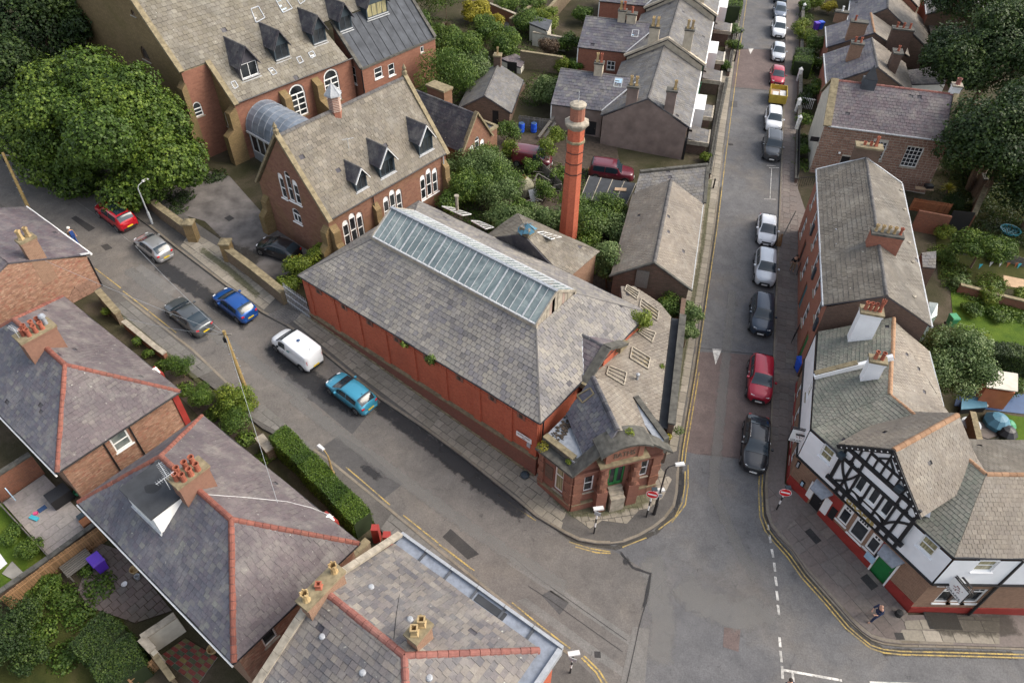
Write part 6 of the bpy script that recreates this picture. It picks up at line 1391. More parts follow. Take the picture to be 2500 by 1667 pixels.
# ------------------------------------------------------------------ houses further up the east side
def nhouse(eA,eB,ze,wid,zr,rmat,rmat2,wm,label,n=60,seed=80,stacks=(),ext0=0.,ext1=0.,ridgem='ridge_grey',wid2=None,ze2=None,zb=.5):  # rmat2 is mostly warmer: the sunlit east slope is put into its colour
 a,b=P(*eA,ze),P(*eB,ze);d_=b-a;d_/=np.linalg.norm(d_);a=a-d_*ext0;b=b+d_*ext1;L=np.linalg.norm(b-a);f=Fr(a[0],a[1],math.degrees(math.atan2(d_[1],d_[0])))
 o=rootof('row_house',f,L/2,-wid/2,label,'house','stone houses along the east side of the street');w2=wid2 or wid;z2=ze2 or ze
 r=Roof(o,rmat,.42,.36,n,seed);r.plane([f.p(0,0,ze),f.p(L,0,ze),f.p(L,-wid/2,zr),f.p(0,-wid/2,zr)]);r.done();r=Roof(o,rmat2,.42,.36,n,seed+1);r.plane([f.p(L,-wid/2-w2/2,z2),f.p(0,-wid/2-w2/2,z2),f.p(0,-wid/2,zr),f.p(L,-wid/2,zr)]);r.done()
 ridge(o,f.p(0,-wid/2,zr+.05),f.p(L,-wid/2,zr+.05),ridgem,.45,.13,ridgem!='ridge_grey')
 T=wid/2+w2/2;c=[f.p(0,-.2,0),f.p(0,-T+.2,0),f.p(L,-T+.2,0),f.p(L,-.2,0)]
 W=Wall(o,c[0],c[1],zb,ze,wm,top=[(0,zb),(T-.4,zb),(T-.4,z2-.1),(wid/2-.2,zr-.12),(0,ze-.1)]);W.done()
 W=Wall(o,c[2],c[3],zb,ze,wm,top=[(0,zb),(T-.4,zb),(T-.4,ze-.1),(T-wid/2-.2,zr-.12),(0,z2-.1)]);W.done();Wall(o,c[3],c[0],zb,ze-.1,'brick_terrace').done();Wall(o,c[1],c[2],zb,z2-.1,wm).done()
 gutter(o,f.p(0,.05,ze),f.p(L,.05,ze),'flashing',.09)
 for(s_,t_,ds,dt,zt,mt,pots)in stacks:stack(o,f,s_,t_,ds,dt,ze,zt,mt,pots,'coping_dark',pmat='pot_red',pk='round',ph=.6)
 return o,f
nhouse((2016,184),(2012,137),5,9.3,7.5,'slate_blue','slate_buff','stone_dark','first house behind the stone house with patched slate roof and two stacks',60,80,((4.6,-2.6,.9,1.3,8.3,'brick_brown',((0,-.3),(0,.3))),(2.5,-6.6,1.4,.9,8.6,'brick_dark',((0,0),))),ext0=2.5,ext1=.5)
nhouse((2019,116),(2016,71),5,9.6,7.3,'slate_blue','slate_buff','stone_dark','house with orange ridge tiles and a broad brick stack',50,83,((.6,-2.8,1.,1.9,8.3,'brick_brown',((0,.5),)),(-.5,-7.6,1.,2.3,8.4,'brick_dark',((0,-.7),(0,0),(0,.7)))),ext0=.0,ext1=.6,ridgem='clay_orange')
nhouse((2068,57),(2075,12),5.2,8.2,7.8,'slate_blue','slate_buff','stone_dark','house with long pale rear slope near the top edge',40,86,((.5,1.0,.9,1.6,6.6,'brick_brown',((0,0,'white_paint'),)),),ext0=.5,ext1=1.5,wid2=13,ze2=3.6)
nhouse((2085,-5),(2100,-70),5.8,8.4,8.6,'slate_grey','slate_buff','brick_terrace','slated house at the very top edge',0,89,ext0=.3)
o_,f_=nhouse((2262,34),(2255,-20),5.5,9.5,7.6,'slate_grey','slate_grey','stone_dark','detached stone building with plain grey slate roof',40,92,ext0=.2)
# low rear buildings
for pts,rm,lab,wm in(([(2257,66),(2338,75),(2345,125),(2282,118)],'tile_grey','low dark roofed rear range beside the trees','stone_dark'),([(2280,125),(2343,128),(2340,168),(2290,163)],'coping','ochre flat roof with moss between the rear ranges','brick_dark'),
                     ([(2209,190),(2300,178),(2308,205),(2212,208)],'slate_dark','narrow dark roofed lean-to with white boarded side','white_paint')):
 q=[P(*a,3.4)for a in pts];o=empty('rear_range',GP(*pts[2]),lab,'outbuilding');m=MB();A_=sum(q[i][0]*q[(i+1)%4][1]-q[(i+1)%4][0]*q[i][1]for i in range(4));q=q if A_>0 else q[::-1]
 m.hexa([V(p[0],p[1],0)for p in q],[p-V(0,0,.1)for p in q]);m.build('wall',wm,o)
 if rm in('coping',):m=MB();m.prism(q,(0,0,.1));m.build('flat_roof',rm,o)
 else:
  q[0]=q[0]+V(0,0,.0);rr=Roof(o,rm,.4,.35,20,95);hi=sorted(range(4),key=lambda i:-q[i][1])[:2];
  for i in hi:q[i]=q[i]+V(0,0,.9)
  rr.plane(q[:3]);rr.plane([q[0],q[2],q[3]]);rr.done()
# ------------------------------------------------------------------ hipped semi-detached pairs on the left
def semi(A,B,ze,L,W,zr,sA,sB,label,label_r,seed,wall='brick_stock',gd=True,mats=('slate_semi','slate_semi','slate_blue'),chim=None,n=300):  # bluer slates at the back carry that slope's shade in their colour
 a,b=P(*A,ze),P(*B,ze);d_=b-a;f=Fr(a[0],a[1],math.degrees(math.atan2(d_[1],d_[0])));L=L or np.linalg.norm(d_)
 o=rootof('semi_detached_pair',f,L/2,W/2,label,'house');m_=W/2
 q={'front':[f.p(0,0,ze),f.p(L,0,ze),f.p(sB,m_,zr),f.p(sA,m_,zr)],'near':[f.p(0,W,ze),f.p(0,0,ze),f.p(sA,m_,zr)],'back':[f.p(L,W,ze),f.p(0,W,ze),f.p(sA,m_,zr),f.p(sB,m_,zr)],'far':[f.p(L,0,ze),f.p(L,W,ze),f.p(sB,m_,zr)]}
 for i,(k,mt)in enumerate((('front',mats[0]),('near',mats[1]),('back',mats[2]),('far',mats[0]))):r=Roof(o,mt,.35,.26,{'front':110,'near':90,'back':90,'far':10}[k],seed+i,.018);r.kw=dict(randw=.18);r.plane(q[k]);r.done()
 for p1,p2 in((f.p(0,0,ze+.05),f.p(sA,m_,zr+.06)),(f.p(0,W,ze+.05),f.p(sA,m_,zr+.06)),(f.p(sA,m_,zr+.06),f.p(sB,m_,zr+.06)),(f.p(L,0,ze+.05),f.p(sB,m_,zr+.06)),(f.p(L,W,ze+.05),f.p(sB,m_,zr+.06))):ridge(o,p1,p2,'clay',.40,.14)
 ws=box_walls(o,f,.3,L-.3,.3,W-.3,ze-.1,'brick_brown')
 for e in(((0,0),(L,0)),((0,W),(L,W)),((0,0),(0,W))):gutter(o,f.p(*e[0],ze-.03),f.p(*e[1],ze-.03),'black_paint',.08)
 for e in(((.05,W-.12),(L,W-.12)),):m=MB();m.bar(f.p(e[0][0],W+.10,ze-.22),f.p(e[1][0],W+.10,ze-.22),.10,.2);m.build('fascia','white_paint',o)
 return o,f,ws,L
def brickface(o,W,holes,n=300,seed=3,z0=None,z1=None,mat='brick_stock',x0=0,x1=None):
 F=Field(o,'brick',mat,n,1,seed);z=W.z0 if z0 is None else z0;row=0;x1=W.L if x1 is None else x1
 while z<(W.z1 if z1 is None else z1)-.08:
  x=x0-(.12 if row%2 else 0)
  while x<x1:
   a,b=max(x0,x),min(x1,x+.24);x+=.24
   if b-a<.06 or any(h[0]-.02<(a+b)/2<h[1]+.02 and h[2]-.04<z+.04<h[3]+.04 for h in holes):continue
   t=R.random();p=W.f.p(a+.006,-.003,z+.006);F.c.append((-np.linalg.norm(p-CAMP),p,W.f.u,V(0,0,1),-W.f.v,round((b-a-.012)/.02)*.02,.085,.012 if t<.7 else .018,.012,t))
  z+=.095;row+=1
 return F.done()
PR=((-.30,-.4),(-.30,-.0),(-.3,.42),(.28,-.5),(.28,-.1),(.28,.35),(0,.62))
# pair 1
o1,f1,w1,L1_=semi((441,955),(153.6,723),5.0,None,8.25,7.9,4.55,11.2,'hipped slate pair with eight red pots, nearer the top left',None,101)
Wn_=w1[3];Wn_.mat='brick_brown';a,b=Wn_.px((280,1090)),Wn_.px((310,1065));xw=Wn_.px((295,1075))[0];zt_=4.7
Wn_.win(xw-.55,xw+.55,3.3,zt_,nx=1,nz=2,fw=.1,inset=.02,sill='white_paint',glass='glass_pale');hs=[(xw-.55,xw+.55,3.3,zt_)]
for W in w1:W.done()
brickface(o1,Wn_,hs,300,5,z0=1.1)
for x in(2.6,4.3):pipe(o1,[Wn_.f.p(x,-.08,4.8),Wn_.f.p(x,-.08,1.2)],'black_paint',.05)
m=MB();m.fbox(Wn_.f,Wn_.L-.28,Wn_.L+.12,-.1,.0,.8,4.85);m.build('corner_pilaster','red_paint',o1)
sx,tx=f1.at(80,790,8.6);print('CH1',sx,tx)
cs1=stack(o1,f1,7.3,4.1,1.0,2.1,5.6,9.2,'brick_stock',PR+((.0,-.75,'lead','cowl',.75),),'coping',pmat='pot_red',ph=.55,pr=.15)
aerial(cs1,f1.p(7.3,5.0,9.0),1.,2.6)
# pair 2
o2,f2_,w2,L2_=semi((878,1326),(493,1014),5.3,None,8.1,8.35,4.45,10.75,'hipped slate pair in front with a flat-roofed rear dormer',None,111)
Wn2=w2[3];Wn2.win(1.3,2.1,3.6,4.9,nx=1,nz=1,fw=.09,inset=.05);Wn2.win(4.6,5.4,3.6,4.9,nx=1,nz=1,fw=.09,inset=.05)
for W in w2:W.done()
brickface(o2,Wn2,[(1.3,2.1,3.6,4.9),(4.6,5.4,3.6,4.9)],120,6,z0=2.2,mat='brick_stock')
cs2=stack(o2,f2_,7.6,4.0,.85,1.75,6.,9.6,'brick_stock',PR,'coping',pmat='pot_red',ph=.55,pr=.16)
aerial(cs2,f2_.p(7.9,4.9,9.4),1.2,2.3);aerial(cs2,f2_.p(7.7,5.1,9.2),1.0,.9)
# flat-roofed dormer on the rear slope
zd=8.2;dq=[P(296,1192,zd),P(395,1124,zd),P(449,1203,zd),P(371,1262,zd)];fd_=f2_;ss=[fd_.at(*a,zd)for a in((296,1192),(395,1124),(449,1203),(371,1262))]
s0_,s1_=(ss[2][0]+ss[3][0])/2,(ss[0][0]+ss[1][0])/2;ta_=4.1;tb_=(ss[0][1]+ss[3][1])/2
dr=empty('rear_dormer',f2_.p((s0_+s1_)/2,tb_,6));dr.parent=o2;dr.location=Vector(f2_.p((s0_+s1_)/2,tb_,6)-WPOS[o2.name]);dr['label']='flat felt-roofed dormer on the rear slope'
m=MB();m.fbox(f2_,s0_-.1,s1_+.1,ta_+.1,tb_+.12,zd-.08,zd+.05);m.build('felt_roof','felt_dark',dr)
m=MB();c_=f2_.p((s0_+s1_)/2+.1,(ta_+tb_)/2+.2,zd+.052);m.poly([c_+V(.42*math.cos(a)*(1+.2*math.sin(3*a)),.34*math.sin(a)*(1+.15*math.cos(2*a)),0)for a in np.arange(0,6.28,.4)]);m.build('felt_patch','felt_patch',dr)
zs_=lambda t:8.35-(t-4.05)*(8.35-5.3)/4.05
for i in range(9):
 zz=zd-.1-.2*(i+1);tt0=4.05+(8.35-zz)/((8.35-5.3)/4.05);
 if tt0<tb_:m=MB();m.fbox(f2_,s0_-.03-.006*(i%2),s0_+.03,tt0-.1-.27,tb_,zz,zz+.19);m.build('weatherboard','white_paint',dr)
 m=MB();m.fbox(f2_,s0_,s1_,tb_-.03,tb_+.01+.006*(i%2),max(zz,zs_(tb_)-.1),zz+.19)if zz+.19>zs_(tb_)else None;m.build('weatherboard','white_paint',dr)
m=MB();m.bar(f2_.p(s0_-.05,tb_+.05,zs_(tb_)+.05),f2_.p(s1_,tb_+.05,zs_(tb_)+.05),.1,.1);m.build('flashing','flashing',dr)
# satellite cable across the front slope
m=MB();pA=Pl(f2_.p(0,0,5.3),f2_.p(1,0,5.3),f2_.p(0,4.05,8.35));pts=[pA.h(*a)+V(0,0,.06)for a in((505,1208),(600,1215),(700,1225),(760,1240),(815,1262))];m.path(pts,.02,4);m.build('cable','sheet_white',o2)
# front gablets in white
for f_,o_,L_,ze_,xs in((f1,o1,L1_,5.0,(3.1,)),(f2_,o2,L2_,5.3,(2.6,))):
 for x in xs:m=MB();m.prism([f_.p(x-.45,-.2,ze_-.3),f_.p(x+.45,-.2,ze_-.3),f_.p(x,-.2,ze_+.12)],f_.v*.3);m.build('gablet','white_paint',o_);m=MB();m.fbox(f_,x-.5,x+.5,-.3,-.05,ze_-1.6,ze_-.2);m.build('bay','red_paint',o_)
# ------------------------------------------------------------------ left-edge house with gable
a,b=P(221,620,5.6),P(64,505,5.6);d_=b-a;f=Fr(a[0],a[1],math.degrees(math.atan2(d_[1],d_[0])));Lg=np.linalg.norm(d_);Wg_=10.6;zr=7.9
og=rootof('gabled_house',f,Lg/2,5,'brick house on the left edge with purple slates and two buff pots','house')
r=Roof(og,'slate_purple',.42,.32,160,121,.018);r.plane([f.p(0,0,5.6),f.p(Lg,0,5.6),f.p(Lg,Wg_/2,zr),f.p(0,Wg_/2,zr)]);r.plane([f.p(Lg,Wg_,5.6),f.p(0,Wg_,5.6),f.p(0,Wg_/2,zr),f.p(Lg,Wg_/2,zr)]);r.done()
gutter(og,f.p(-.05,-.04,5.58),f.p(Lg,-.04,5.58),'white_paint',.09);m=MB();m.bar(f.p(0,0,5.7),f.p(0,.7,5.95),.2,.08);m.build('flashing','flashing',og)
Wsg=gable_walls(og,f,.05,Lg-.1,.3,Wg_-.3,5.5,zr-.1,'brick_brown');Wgg=Wsg[3]
for W in Wsg:W.done()
Fb=Field(og,'brick','brick_stock',300,1,9);z=2.2;row=0
while z<zr-.25:
 half=(Wgg.L/2)if z<5.4 else(Wgg.L/2)*(zr-.2-z)/(zr-.2-5.4)
 x=Wgg.L/2-half-(.12 if row%2 else 0)
 while x<Wgg.L/2+half:
  a_,b_2=max(Wgg.L/2-half,x),min(Wgg.L/2+half,x+.24);x+=.24
  if b_2-a_<.06:continue
  t=R.random();p=Wgg.f.p(a_+.006,-.003,z+.006);Fb.c.append((-np.linalg.norm(p-CAMP)-(1000 if a_<4.4 else 0),p,Wgg.f.u,V(0,0,1),-Wgg.f.v,round((b_2-a_-.012)/.02)*.02,.085,.012 if t<.7 else .018,.012,t))
 z+=.095;row+=1
Fb.done()
Fq=Field(og,'stone_block','stone_block',40,1,10);Fq.plane([Wgg.f.p(Wgg.L-3.2,-.03,2.4),Wgg.f.p(Wgg.L-.2,-.03,2.4),Wgg.f.p(Wgg.L-.2,-.03,3.6),Wgg.f.p(Wgg.L-1.8,-.03,3.7)],.5,.28,.03,.03,randw=.4,flat=True);Fq.done()
sx,tx=f.at(88,600,7.6);print('CH0',sx,tx);stack(og,f,.35,3.4,.65,1.1,5.,8.9,'brick_brown',((0,-.25),(0,.25)),'coping',pmat='pot_buff',pk='square',ph=.8,pr=.17)
pipe(og,[Wgg.f.p(Wgg.L+.02,-.05,5.4),Wgg.f.p(Wgg.L+.02,-.05,2.3)],'black_paint',.06)
pipe(og,[P(31,668,4.6),P(58,708,3.3)],'rust',.03,'wall_lamp_arm')
# ------------------------------------------------------------------ corner building at the bottom
ZO=6.3;a,b=P(1318,1586,ZO),P(962,1328,ZO);d_=b-a;f=Fr(a[0],a[1],math.degrees(math.atan2(d_[1],d_[0])));Lc=np.linalg.norm(d_);Wc_=9.4
sA,sB=4.7,Lc+.15;zr=ZO+2.3;oc=rootof('corner_building',f,5,4,'hipped corner building at the bottom with red ridges and wide lead gutter','building')
apx=f.at(987,1599,zr);print('O4 apex',apx,f.at(813,1443,zr));m_=apx[1];sA=apx[0];WW=m_*2
for i,(q,mt)in enumerate((([f.p(0,.0,ZO),f.p(Lc,.0,ZO),f.p(Lc,m_,zr),f.p(sA,m_,zr)],'slate_buff'),([f.p(0,WW,ZO),f.p(0,0,ZO),f.p(sA,m_,zr)],'slate_corner'),([f.p(Lc,WW,ZO),f.p(0,WW,ZO),f.p(sA,m_,zr),f.p(Lc,m_,zr)],'slate_corner'))):
 r=Roof(oc,mt if i else 'slate_corner',.37,.30,[140,30,130][i],131+i,.028);r.kw=dict(randw=.22);r.plane(q);r.done()
for p1,p2 in((f.p(0,0,ZO+.05),f.p(sA,m_,zr+.05)),(f.p(0,WW,ZO+.05),f.p(sA,m_,zr+.05)),(f.p(sA,m_,zr+.05),f.p(Lc-.3,m_,zr+.05))):ridge(oc,p1,p2,'clay_old',.5,.16)
for W in box_walls(oc,f,-.5,Lc,-.55,WW-.2,ZO-.35,'brick_red'):W.done()
# lead-lined parapet gutter with raised kerb, in sections
m=MB();m.prism([f.p(-.75,-.75,ZO-.3),f.p(Lc+.1,-.75,ZO-.3),f.p(Lc+.1,.1,ZO-.3),f.p(-.75,.1,ZO-.3)],(0,0,.1));m.build('gutter_bed','lead_blue',oc)
m=MB();m.prism([f.p(-.75,.1,ZO-.3),f.p(.05,.1,ZO-.3),f.p(.05,WW,ZO-.3),f.p(-.75,WW,ZO-.3)],(0,0,.1));m.build('gutter_bed','lead_blue',oc)
for i in range(6):x0_,x1_=-.8+(Lc+1)*i/6,-.8+(Lc+1)*(i+1)/6-.04;m=MB();m.fbox(f,x0_,x1_,-.84,-.68,ZO-.45,ZO-.02);m.build('gutter_kerb','zinc',oc);m=MB();m.fbox(f,x1_-.1,x1_+.02,-.8,-.05,ZO-.2,ZO-.12);m.build('lead_joint','felt',oc)
for i in range(4):m=MB();m.fbox(f,-.88,-.62,-.6+i*2.4,1.75+i*2.4,ZO-.45,ZO+.02);m.build('gutter_kerb','zinc',oc)
m=MB();m.fbox(f,2.3,4.1,-.55,-.15,ZO-.195,ZO-.17);m.build('gutter_puddle','felt_dark',oc)
for x,pz in((0,0),):pass
coping(oc,[f.p(Lc+.1,-.6,ZO+.1),f.p(Lc+.1,m_,zr+.15)],.35,.18,'coping_pale',L=.8,single=True);coping(oc,[f.p(Lc+.1,WW,ZO+.1),f.p(Lc+.1,m_,zr+.15)],.4,.18,'coping_pale',L=.8,single=True)
co=stack(oc,f,Lc-.2,m_+.1,.6,2.2,6.5,zr+.75,'brick_brown',((0,-.85,'pot_buff','crown',.6),(0,.1,'pot_red','square',.35),(0,.85,'pot_buff','crown',.65)),'coping',capov=.1,pr=.17)
sx,tx=f.at(1024,1548,zr+.2);print('CH4',sx,tx);stack(oc,f,sx,tx,.62,1.0,ZO+1,zr+.75,'brick_brown',((0,-.24,'pot_buff','square',.6),(0,.24,'pot_buff','square',.6)),'coping',capov=.08,pr=.2)
plF=Pl(f.p(0,0,ZO),f.p(1,0,ZO),f.p(0,m_,zr));plB=Pl(f.p(0,WW,ZO),f.p(1,WW,ZO),f.p(0,m_,zr));plN=Pl(f.p(0,0,ZO),f.p(0,1,ZO),f.p(sA,m_,zr))
for pl_,q in((plF,(906,1434)),(plF,(1001,1513)),(plB,(788,1554)),(plB,(886,1642)),(plN,(1048,1655))):c_=pl_.h(*q);m=MB();m.lathe(c_,[(.001,.16),(.1,.15),(.16,.1),(.16,0)],10);m.build('roof_vent','zinc',oc)
m=MB();m.path([plF.h(*a)+V(0,0,.07)for a in((960,1345),(975,1400),(976,1450),(968,1500),(962,1560))],.015,4);m.build('cable','black_paint',oc)
m=MB();c_=plF.h(1035,1432);m.prism([c_,c_+f.u*-.5,c_+f.u*-.5+f.v*.02-V(0,0,0),c_+f.v*.02],(0,0,.05));
# ------------------------------------------------------------------ the public house on the right
D=Fr(18.97,28.43,-59.6);D.u,D.v=D.u,D.v
pb=rootof('public_house',D,5,3,'white and red public house with a black half-timbered gable lettered GRAPES','pub')
PZ=5.0
e0,e1,e2=V(18.97,28.43,PZ),D.p(10.15,0,PZ),D.p(10.15,0,PZ)+V(9,0,0);wN=V(21.94,37.17,PZ);Rw1,Rw0,Rd1=P(2179,782,7.),P(2173,964,7.),P(2407,1157,7.);Rs1=Rd1+V(8,0,0)
bk0,bk1=P(2303,993,PZ),P(2268,859,PZ);bk2=Rd1+V(1.6,4.0,-2.0)
spl=Rw0+(Rw1-Rw0)*.43;es=e0+(wN-e0)*.5
def pl(mat,pts,n,sd,**k):r=Roof(pb,mat,.30,.25,n,sd,.02);r.plane(pts,**k);r.done()
pl('slate_green',[e0,es,spl,Rw0],90,201,up=Rw0-e0+(spl-es));up_=V(0,0,.22)  # greyer west slopes, browner east ones: sunlit and shaded sides put into slate colour
pl('slate_green',[es+up_,wN+up_,Rw1+up_,spl+up_],70,202);pl('slate_green',[e1,e0,Rw0,Rd1],110,203);pl('slate_buff',[e2,e1,Rd1,Rs1],80,204)
pl('slate_buff',[Rw1,bk1,bk0],60,205);pl('slate_buff',[Rw1,bk0,Rw0],40,215);pl('slate_buff',[Rw0,bk0,Rd1],20,206);pl('slate_buff',[Rd1,bk0,bk2],20,216);pl('tile_grey',[Rs1,Rs1+V(0,4,-2),bk2,Rd1],10,209)
for a,b in((Rw0,spl),(spl+up_,Rw1+up_),(Rw0,Rd1),(Rd1,Rs1)):ridge(pb,a+V(0,0,.06),b+V(0,0,.06),'clay_orange',.42,.13)
ga,gb_=D.p(4.85,-.45,8.75),D.p(4.97,4.9,8.75);fl,fr_2=D.p(2.1,-.45,6.1),D.p(7.85,-.45,6.15);bl,br_=D.p(2.1,4.9,6.1),D.p(7.85,4.9,6.15)
pl('slate_buff',[ga,gb_,bl,fl],80,207);pl('slate_buff',[gb_,ga,fr_2,br_],80,208);ridge(pb,ga+V(0,0,.05),gb_+V(0,0,.05),'clay_orange',.4,.15)
for s_,t1_ in((2.1,2.6),(7.85,2.6)):m=MB();q=D.p(s_,.9,5.75);m.bar(D.p(s_,.5,5.45),D.p(4.9,4.9,7.6),.25,.06);m.build('valley_lead','lead_blue',pb)
# walls
Wd=Wall(pb,e0+(0.0),e1,-2.2,2.2,'brick_brown',name='ground_floor_wall');Wu=Wall(pb,e0+V(-.0,0,0)-D.v*.1,e1-D.v*.1,2.2,PZ-.1,'render_white',name='upper_wall')
ww=e0-wN;ww[2]=0;ww/=np.linalg.norm(ww);wv=V(-ww[1],ww[0],0)
Ww1=Wall(pb,wN,e0,-1.8,2.2,'brick_brown',name='ground_floor_wall');Ww2=Wall(pb,wN-wv*.1,e0-wv*.1,2.2,PZ-.1,'render_white',name='upper_wall')
Ws1=Wall(pb,e1,e2,-2.8,2.2,'brick_brown',name='ground_floor_wall');Ws2=Wall(pb,e1-V(0,.1,0),e2-V(0,.1,0),2.2,PZ-.1,'render_white',name='upper_wall')
f=Wd.f
def pwin(W,a,b,c,d,n=3,gl='glass'):
 o=W.win(a,b,c,d,nx=1,nz=1,fw=.11,inset=.06,glass=gl,sill='white_paint');k=MB();k.fbox(W.f,a+.1,b-.1,.05,.12,d-.42,d-.3);k.fbox(W.f,a+.1,b-.1,.055,.1,d-.42,d-.1)
 o2=k.build('fanlight_band','white_paint',o)
 for i in range(n):x=a+.18+(b-a-.36)*i/n;k=MB();k.fbox(W.f,x+.03,x+(b-a-.36)/n-.03,.04,.05,d-.29,d-.12);k.build('fanlight','black_paint',o)
pwin(Wd,3.95,4.7,.3,1.95,2);pwin(Wd,4.95,6.0,.1,2.0,4);pwin(Wd,6.2,6.95,.2,1.85,2)
Wd.door(1.95,2.75,-1.0,1.3,'black_paint');Wd.door(7.2,8.3,-1.3,1.35,'green_door')
for a,b,c,d_ in((1.55,1.95,-.2,1.35),(2.8,3.3,-.3,1.2)):m=MB();m.fbox(f,a,b,-.06,.0,c,d_);m.build('doorcase_panel','white_paint',pb)
m=MB();m.fbox(f,7.1,7.2,-.08,.1,-1.3,1.45);m.fbox(f,8.3,8.4,-.08,.1,-1.3,1.45);m.fbox(f,7.1,8.4,-.08,.1,1.36,1.46);m.build('doorcase','white_paint',pb)
for a,b in((1.7,3.1),(7.0,8.5)):m=MB();m.prism([f.p(a,0,1.75),f.p(b,0,1.75),f.p(b-.2,-.7,1.45),f.p(a+.2,-.7,1.45)],(0,0,.09));m.build('door_canopy','lead',pb)
for a,b,c,d_,mt,nm in((3.42,3.85,-.1,.95,'black_paint','notice_board'),(7.0,7.55,-.0,.95,'screen','menu_board'),(.9,1.2,.2,.7,'black_paint','menu_frame'),(.1,.35,1.3,1.9,'steel','vent')):
 if nm=='menu_board':a,b=6.98,7.12+.0;
 m=MB();m.fbox(f,a,b,-.09,-.01,c,d_);o_=m.build(nm,'black_paint',pb)
 if b-a>.2:m=MB();m.fbox(f,a+.06,b-.06,-.1,-.09,c+.06,d_-.06);m.build('board_face','screen' if 'menu' in nm else mt,o_)
m=MB();m.fbox(f,6.98,7.5,-.5+.4,-.01,1.4-.05,1.42);
m=MB();m.obox(f.p(6.55,-.1,-.35),f.u*.65,-f.v*.05,(0,0,.6));m.build('menu_board','screen',pb)
def band(W,a,b,c,d_,mat,nm,t=-.05):m=MB();m.fbox(W.f,a,b,t,.01,c,d_);m.build(nm,mat,pb)
band(Wd,.0,1.85,-2.2,.15,'red_paint','painted_plinth');band(Wd,2.8,7.1,-2.2,-.12,'red_paint','painted_plinth');band(Wd,8.4,10.15,-2.2,-.35,'red_paint','painted_plinth');band(Wd,3.0,3.9,-.1,1.9,'red_paint','painted_reveal',-.012);band(Wd,6.98,7.1,-.1,1.9,'red_paint','painted_reveal',-.03)
for W in(Wd,Ws1,Ww1):m=MB();m.fbox(W.f,-.1,W.L+.05,-.2,.0,2.2,2.34);m.build('bressummer','black_paint',pb)
band(Ws1,0,9,-2.8,-.8,'red_paint','painted_plinth');band(Ww1,0,9,-2.2,.0,'red_paint','painted_plinth')
# upper windows
Wu.win(1.15,2.0,3.75,4.9,nx=1,nz=2,fw=.09,inset=.09,glass='glass_curtain',sill='render_white');Wu.win(8.4,9.35,3.75,4.9,nx=1,nz=2,fw=.09,inset=.09,glass='glass_curtain',sill='render_white')
x0,z0_=Ws2.px((2377,1388));x1,z1_=Ws2.px((2420,1372));Ws2.win(x0,x0+1.1,3.7,4.85,nx=1,nz=2,fw=.08,inset=.09,glass='glass_curtain',sill='render_white')
xs_=[Ws1.px((2268+32*i,1475))[0]for i in range(3)]
for x in(xs_[0]+.1,xs_[1]+.15,xs_[2]+.2):pwin(Ws1,x,x+.95,-.2,1.5,2)
for x in(1.2,3.6,5.8,7.4):Ww1.win(x,x+.75,-.1,1.7,nx=1,nz=2,fw=.1,inset=.05)
Ww2.win(4.5,5.3,3.4,4.7,nx=1,nz=2,fw=.08,inset=.08,glass='glass_curtain')
for W in(Wd,Wu,Ww1,Ww2,Ws1,Ws2):W.done()
m=MB();zz=PZ-.15;pts=[wN,e0,e1,e2,V(e2[0],bk2[1],0),bk2,bk0,bk1];ce=sum(pts)/8;m.hexa([V(*(p+(ce-p)*.04)[:2],-2)for p in pts],[V(*(p+(ce-p)*.04)[:2],zz)for p in pts]);m.build('rear_walls','brick_garden',pb)
for a,b in((wN,e0),(e0,e1),(e1,e2)):gutter(pb,a+V(0,0,.0),b+V(0,0,.0),'black_paint',.08)
gutter(pb,bk0,bk1,'sign_grey',.08)
pipe(pb,[Ws1.f.p(6.3,-.25,4.9),Ws1.f.p(6.3,-.25,2.2),Ws1.f.p(5.6,-.25,-2.0)],'black_paint',.12)if False else pipe(pb,[P(2500,1367,5.0),GP(2361,1503)+V(0,0,.2)][::1],'black_paint',.09)
# timbered gable: white ground and separate timbers
gt_=-.3;zs_c,zb_c,za_c=3.2,5.42,6.35
Wt=Wall(pb,D.p(2.5,gt_,0),D.p(7.7,gt_,0),3.2,6.2,'render_white',top=[(0,3.2),(5.2,3.2),(5.2,6.3),(2.42,8.6),(0,6.3)],name='gable_wall')
for a in(1.75,2.72,3.62):Wt.win(a-.28,a+.3,3.95,5.32,nx=1,nz=1,fw=.09,inset=.04,sill='white_paint')
Wt.done()
def tb(p,q,w=.17,nm='timber',d_=.1,t0=0.):
 m=MB();a,b=D.p(p[0],gt_-.05-t0,p[1]),D.p(q[0],gt_-.05-t0,q[1]);m.bar(a,b,d_,w,up=np.cross(b-a,D.v))if False else m.bar(a,b,w,d_,up=D.v);m.build(nm,'black_paint',pb)
tb((2.3,3.2),(7.95,3.2),.26,'sill_beam',.2,.03);tb((2.3,5.42),(7.8,5.42),.2,'rail',.12,.02);tb((2.35,6.35),(7.7,6.35),.26,'collar_beam',.14,.03);tb((2.6,3.78),(7.5,3.78),.12,t0=.01)if False else tb((3.9,3.8),(6.5,3.8),.14)
for x in(2.55,3.35,3.95,4.8,5.7,6.5,7.0,7.65):tb((x,3.3),(x,5.35),.22 if x in(2.55,7.65)else .15,'post')
for x in(2.6,3.2,3.85,6.45,7.05,7.65):tb((x,5.5),(x,6.25),.15,'stud')
for x in(3.4,3.9,4.4,4.9,5.4,5.9,6.4):tb((x,6.45),(x,7.25 if 3.6<x<6.2 else 6.9),.11,'stud')
tb((3.85,7.3),(6.0,7.3),.16,'rail');tb((4.9,7.3),(4.9,8.5),.12,'king_post');tb((4.3,7.3),(4.9,7.95),.1,'brace');tb((5.5,7.3),(4.9,7.95),.1,'brace')
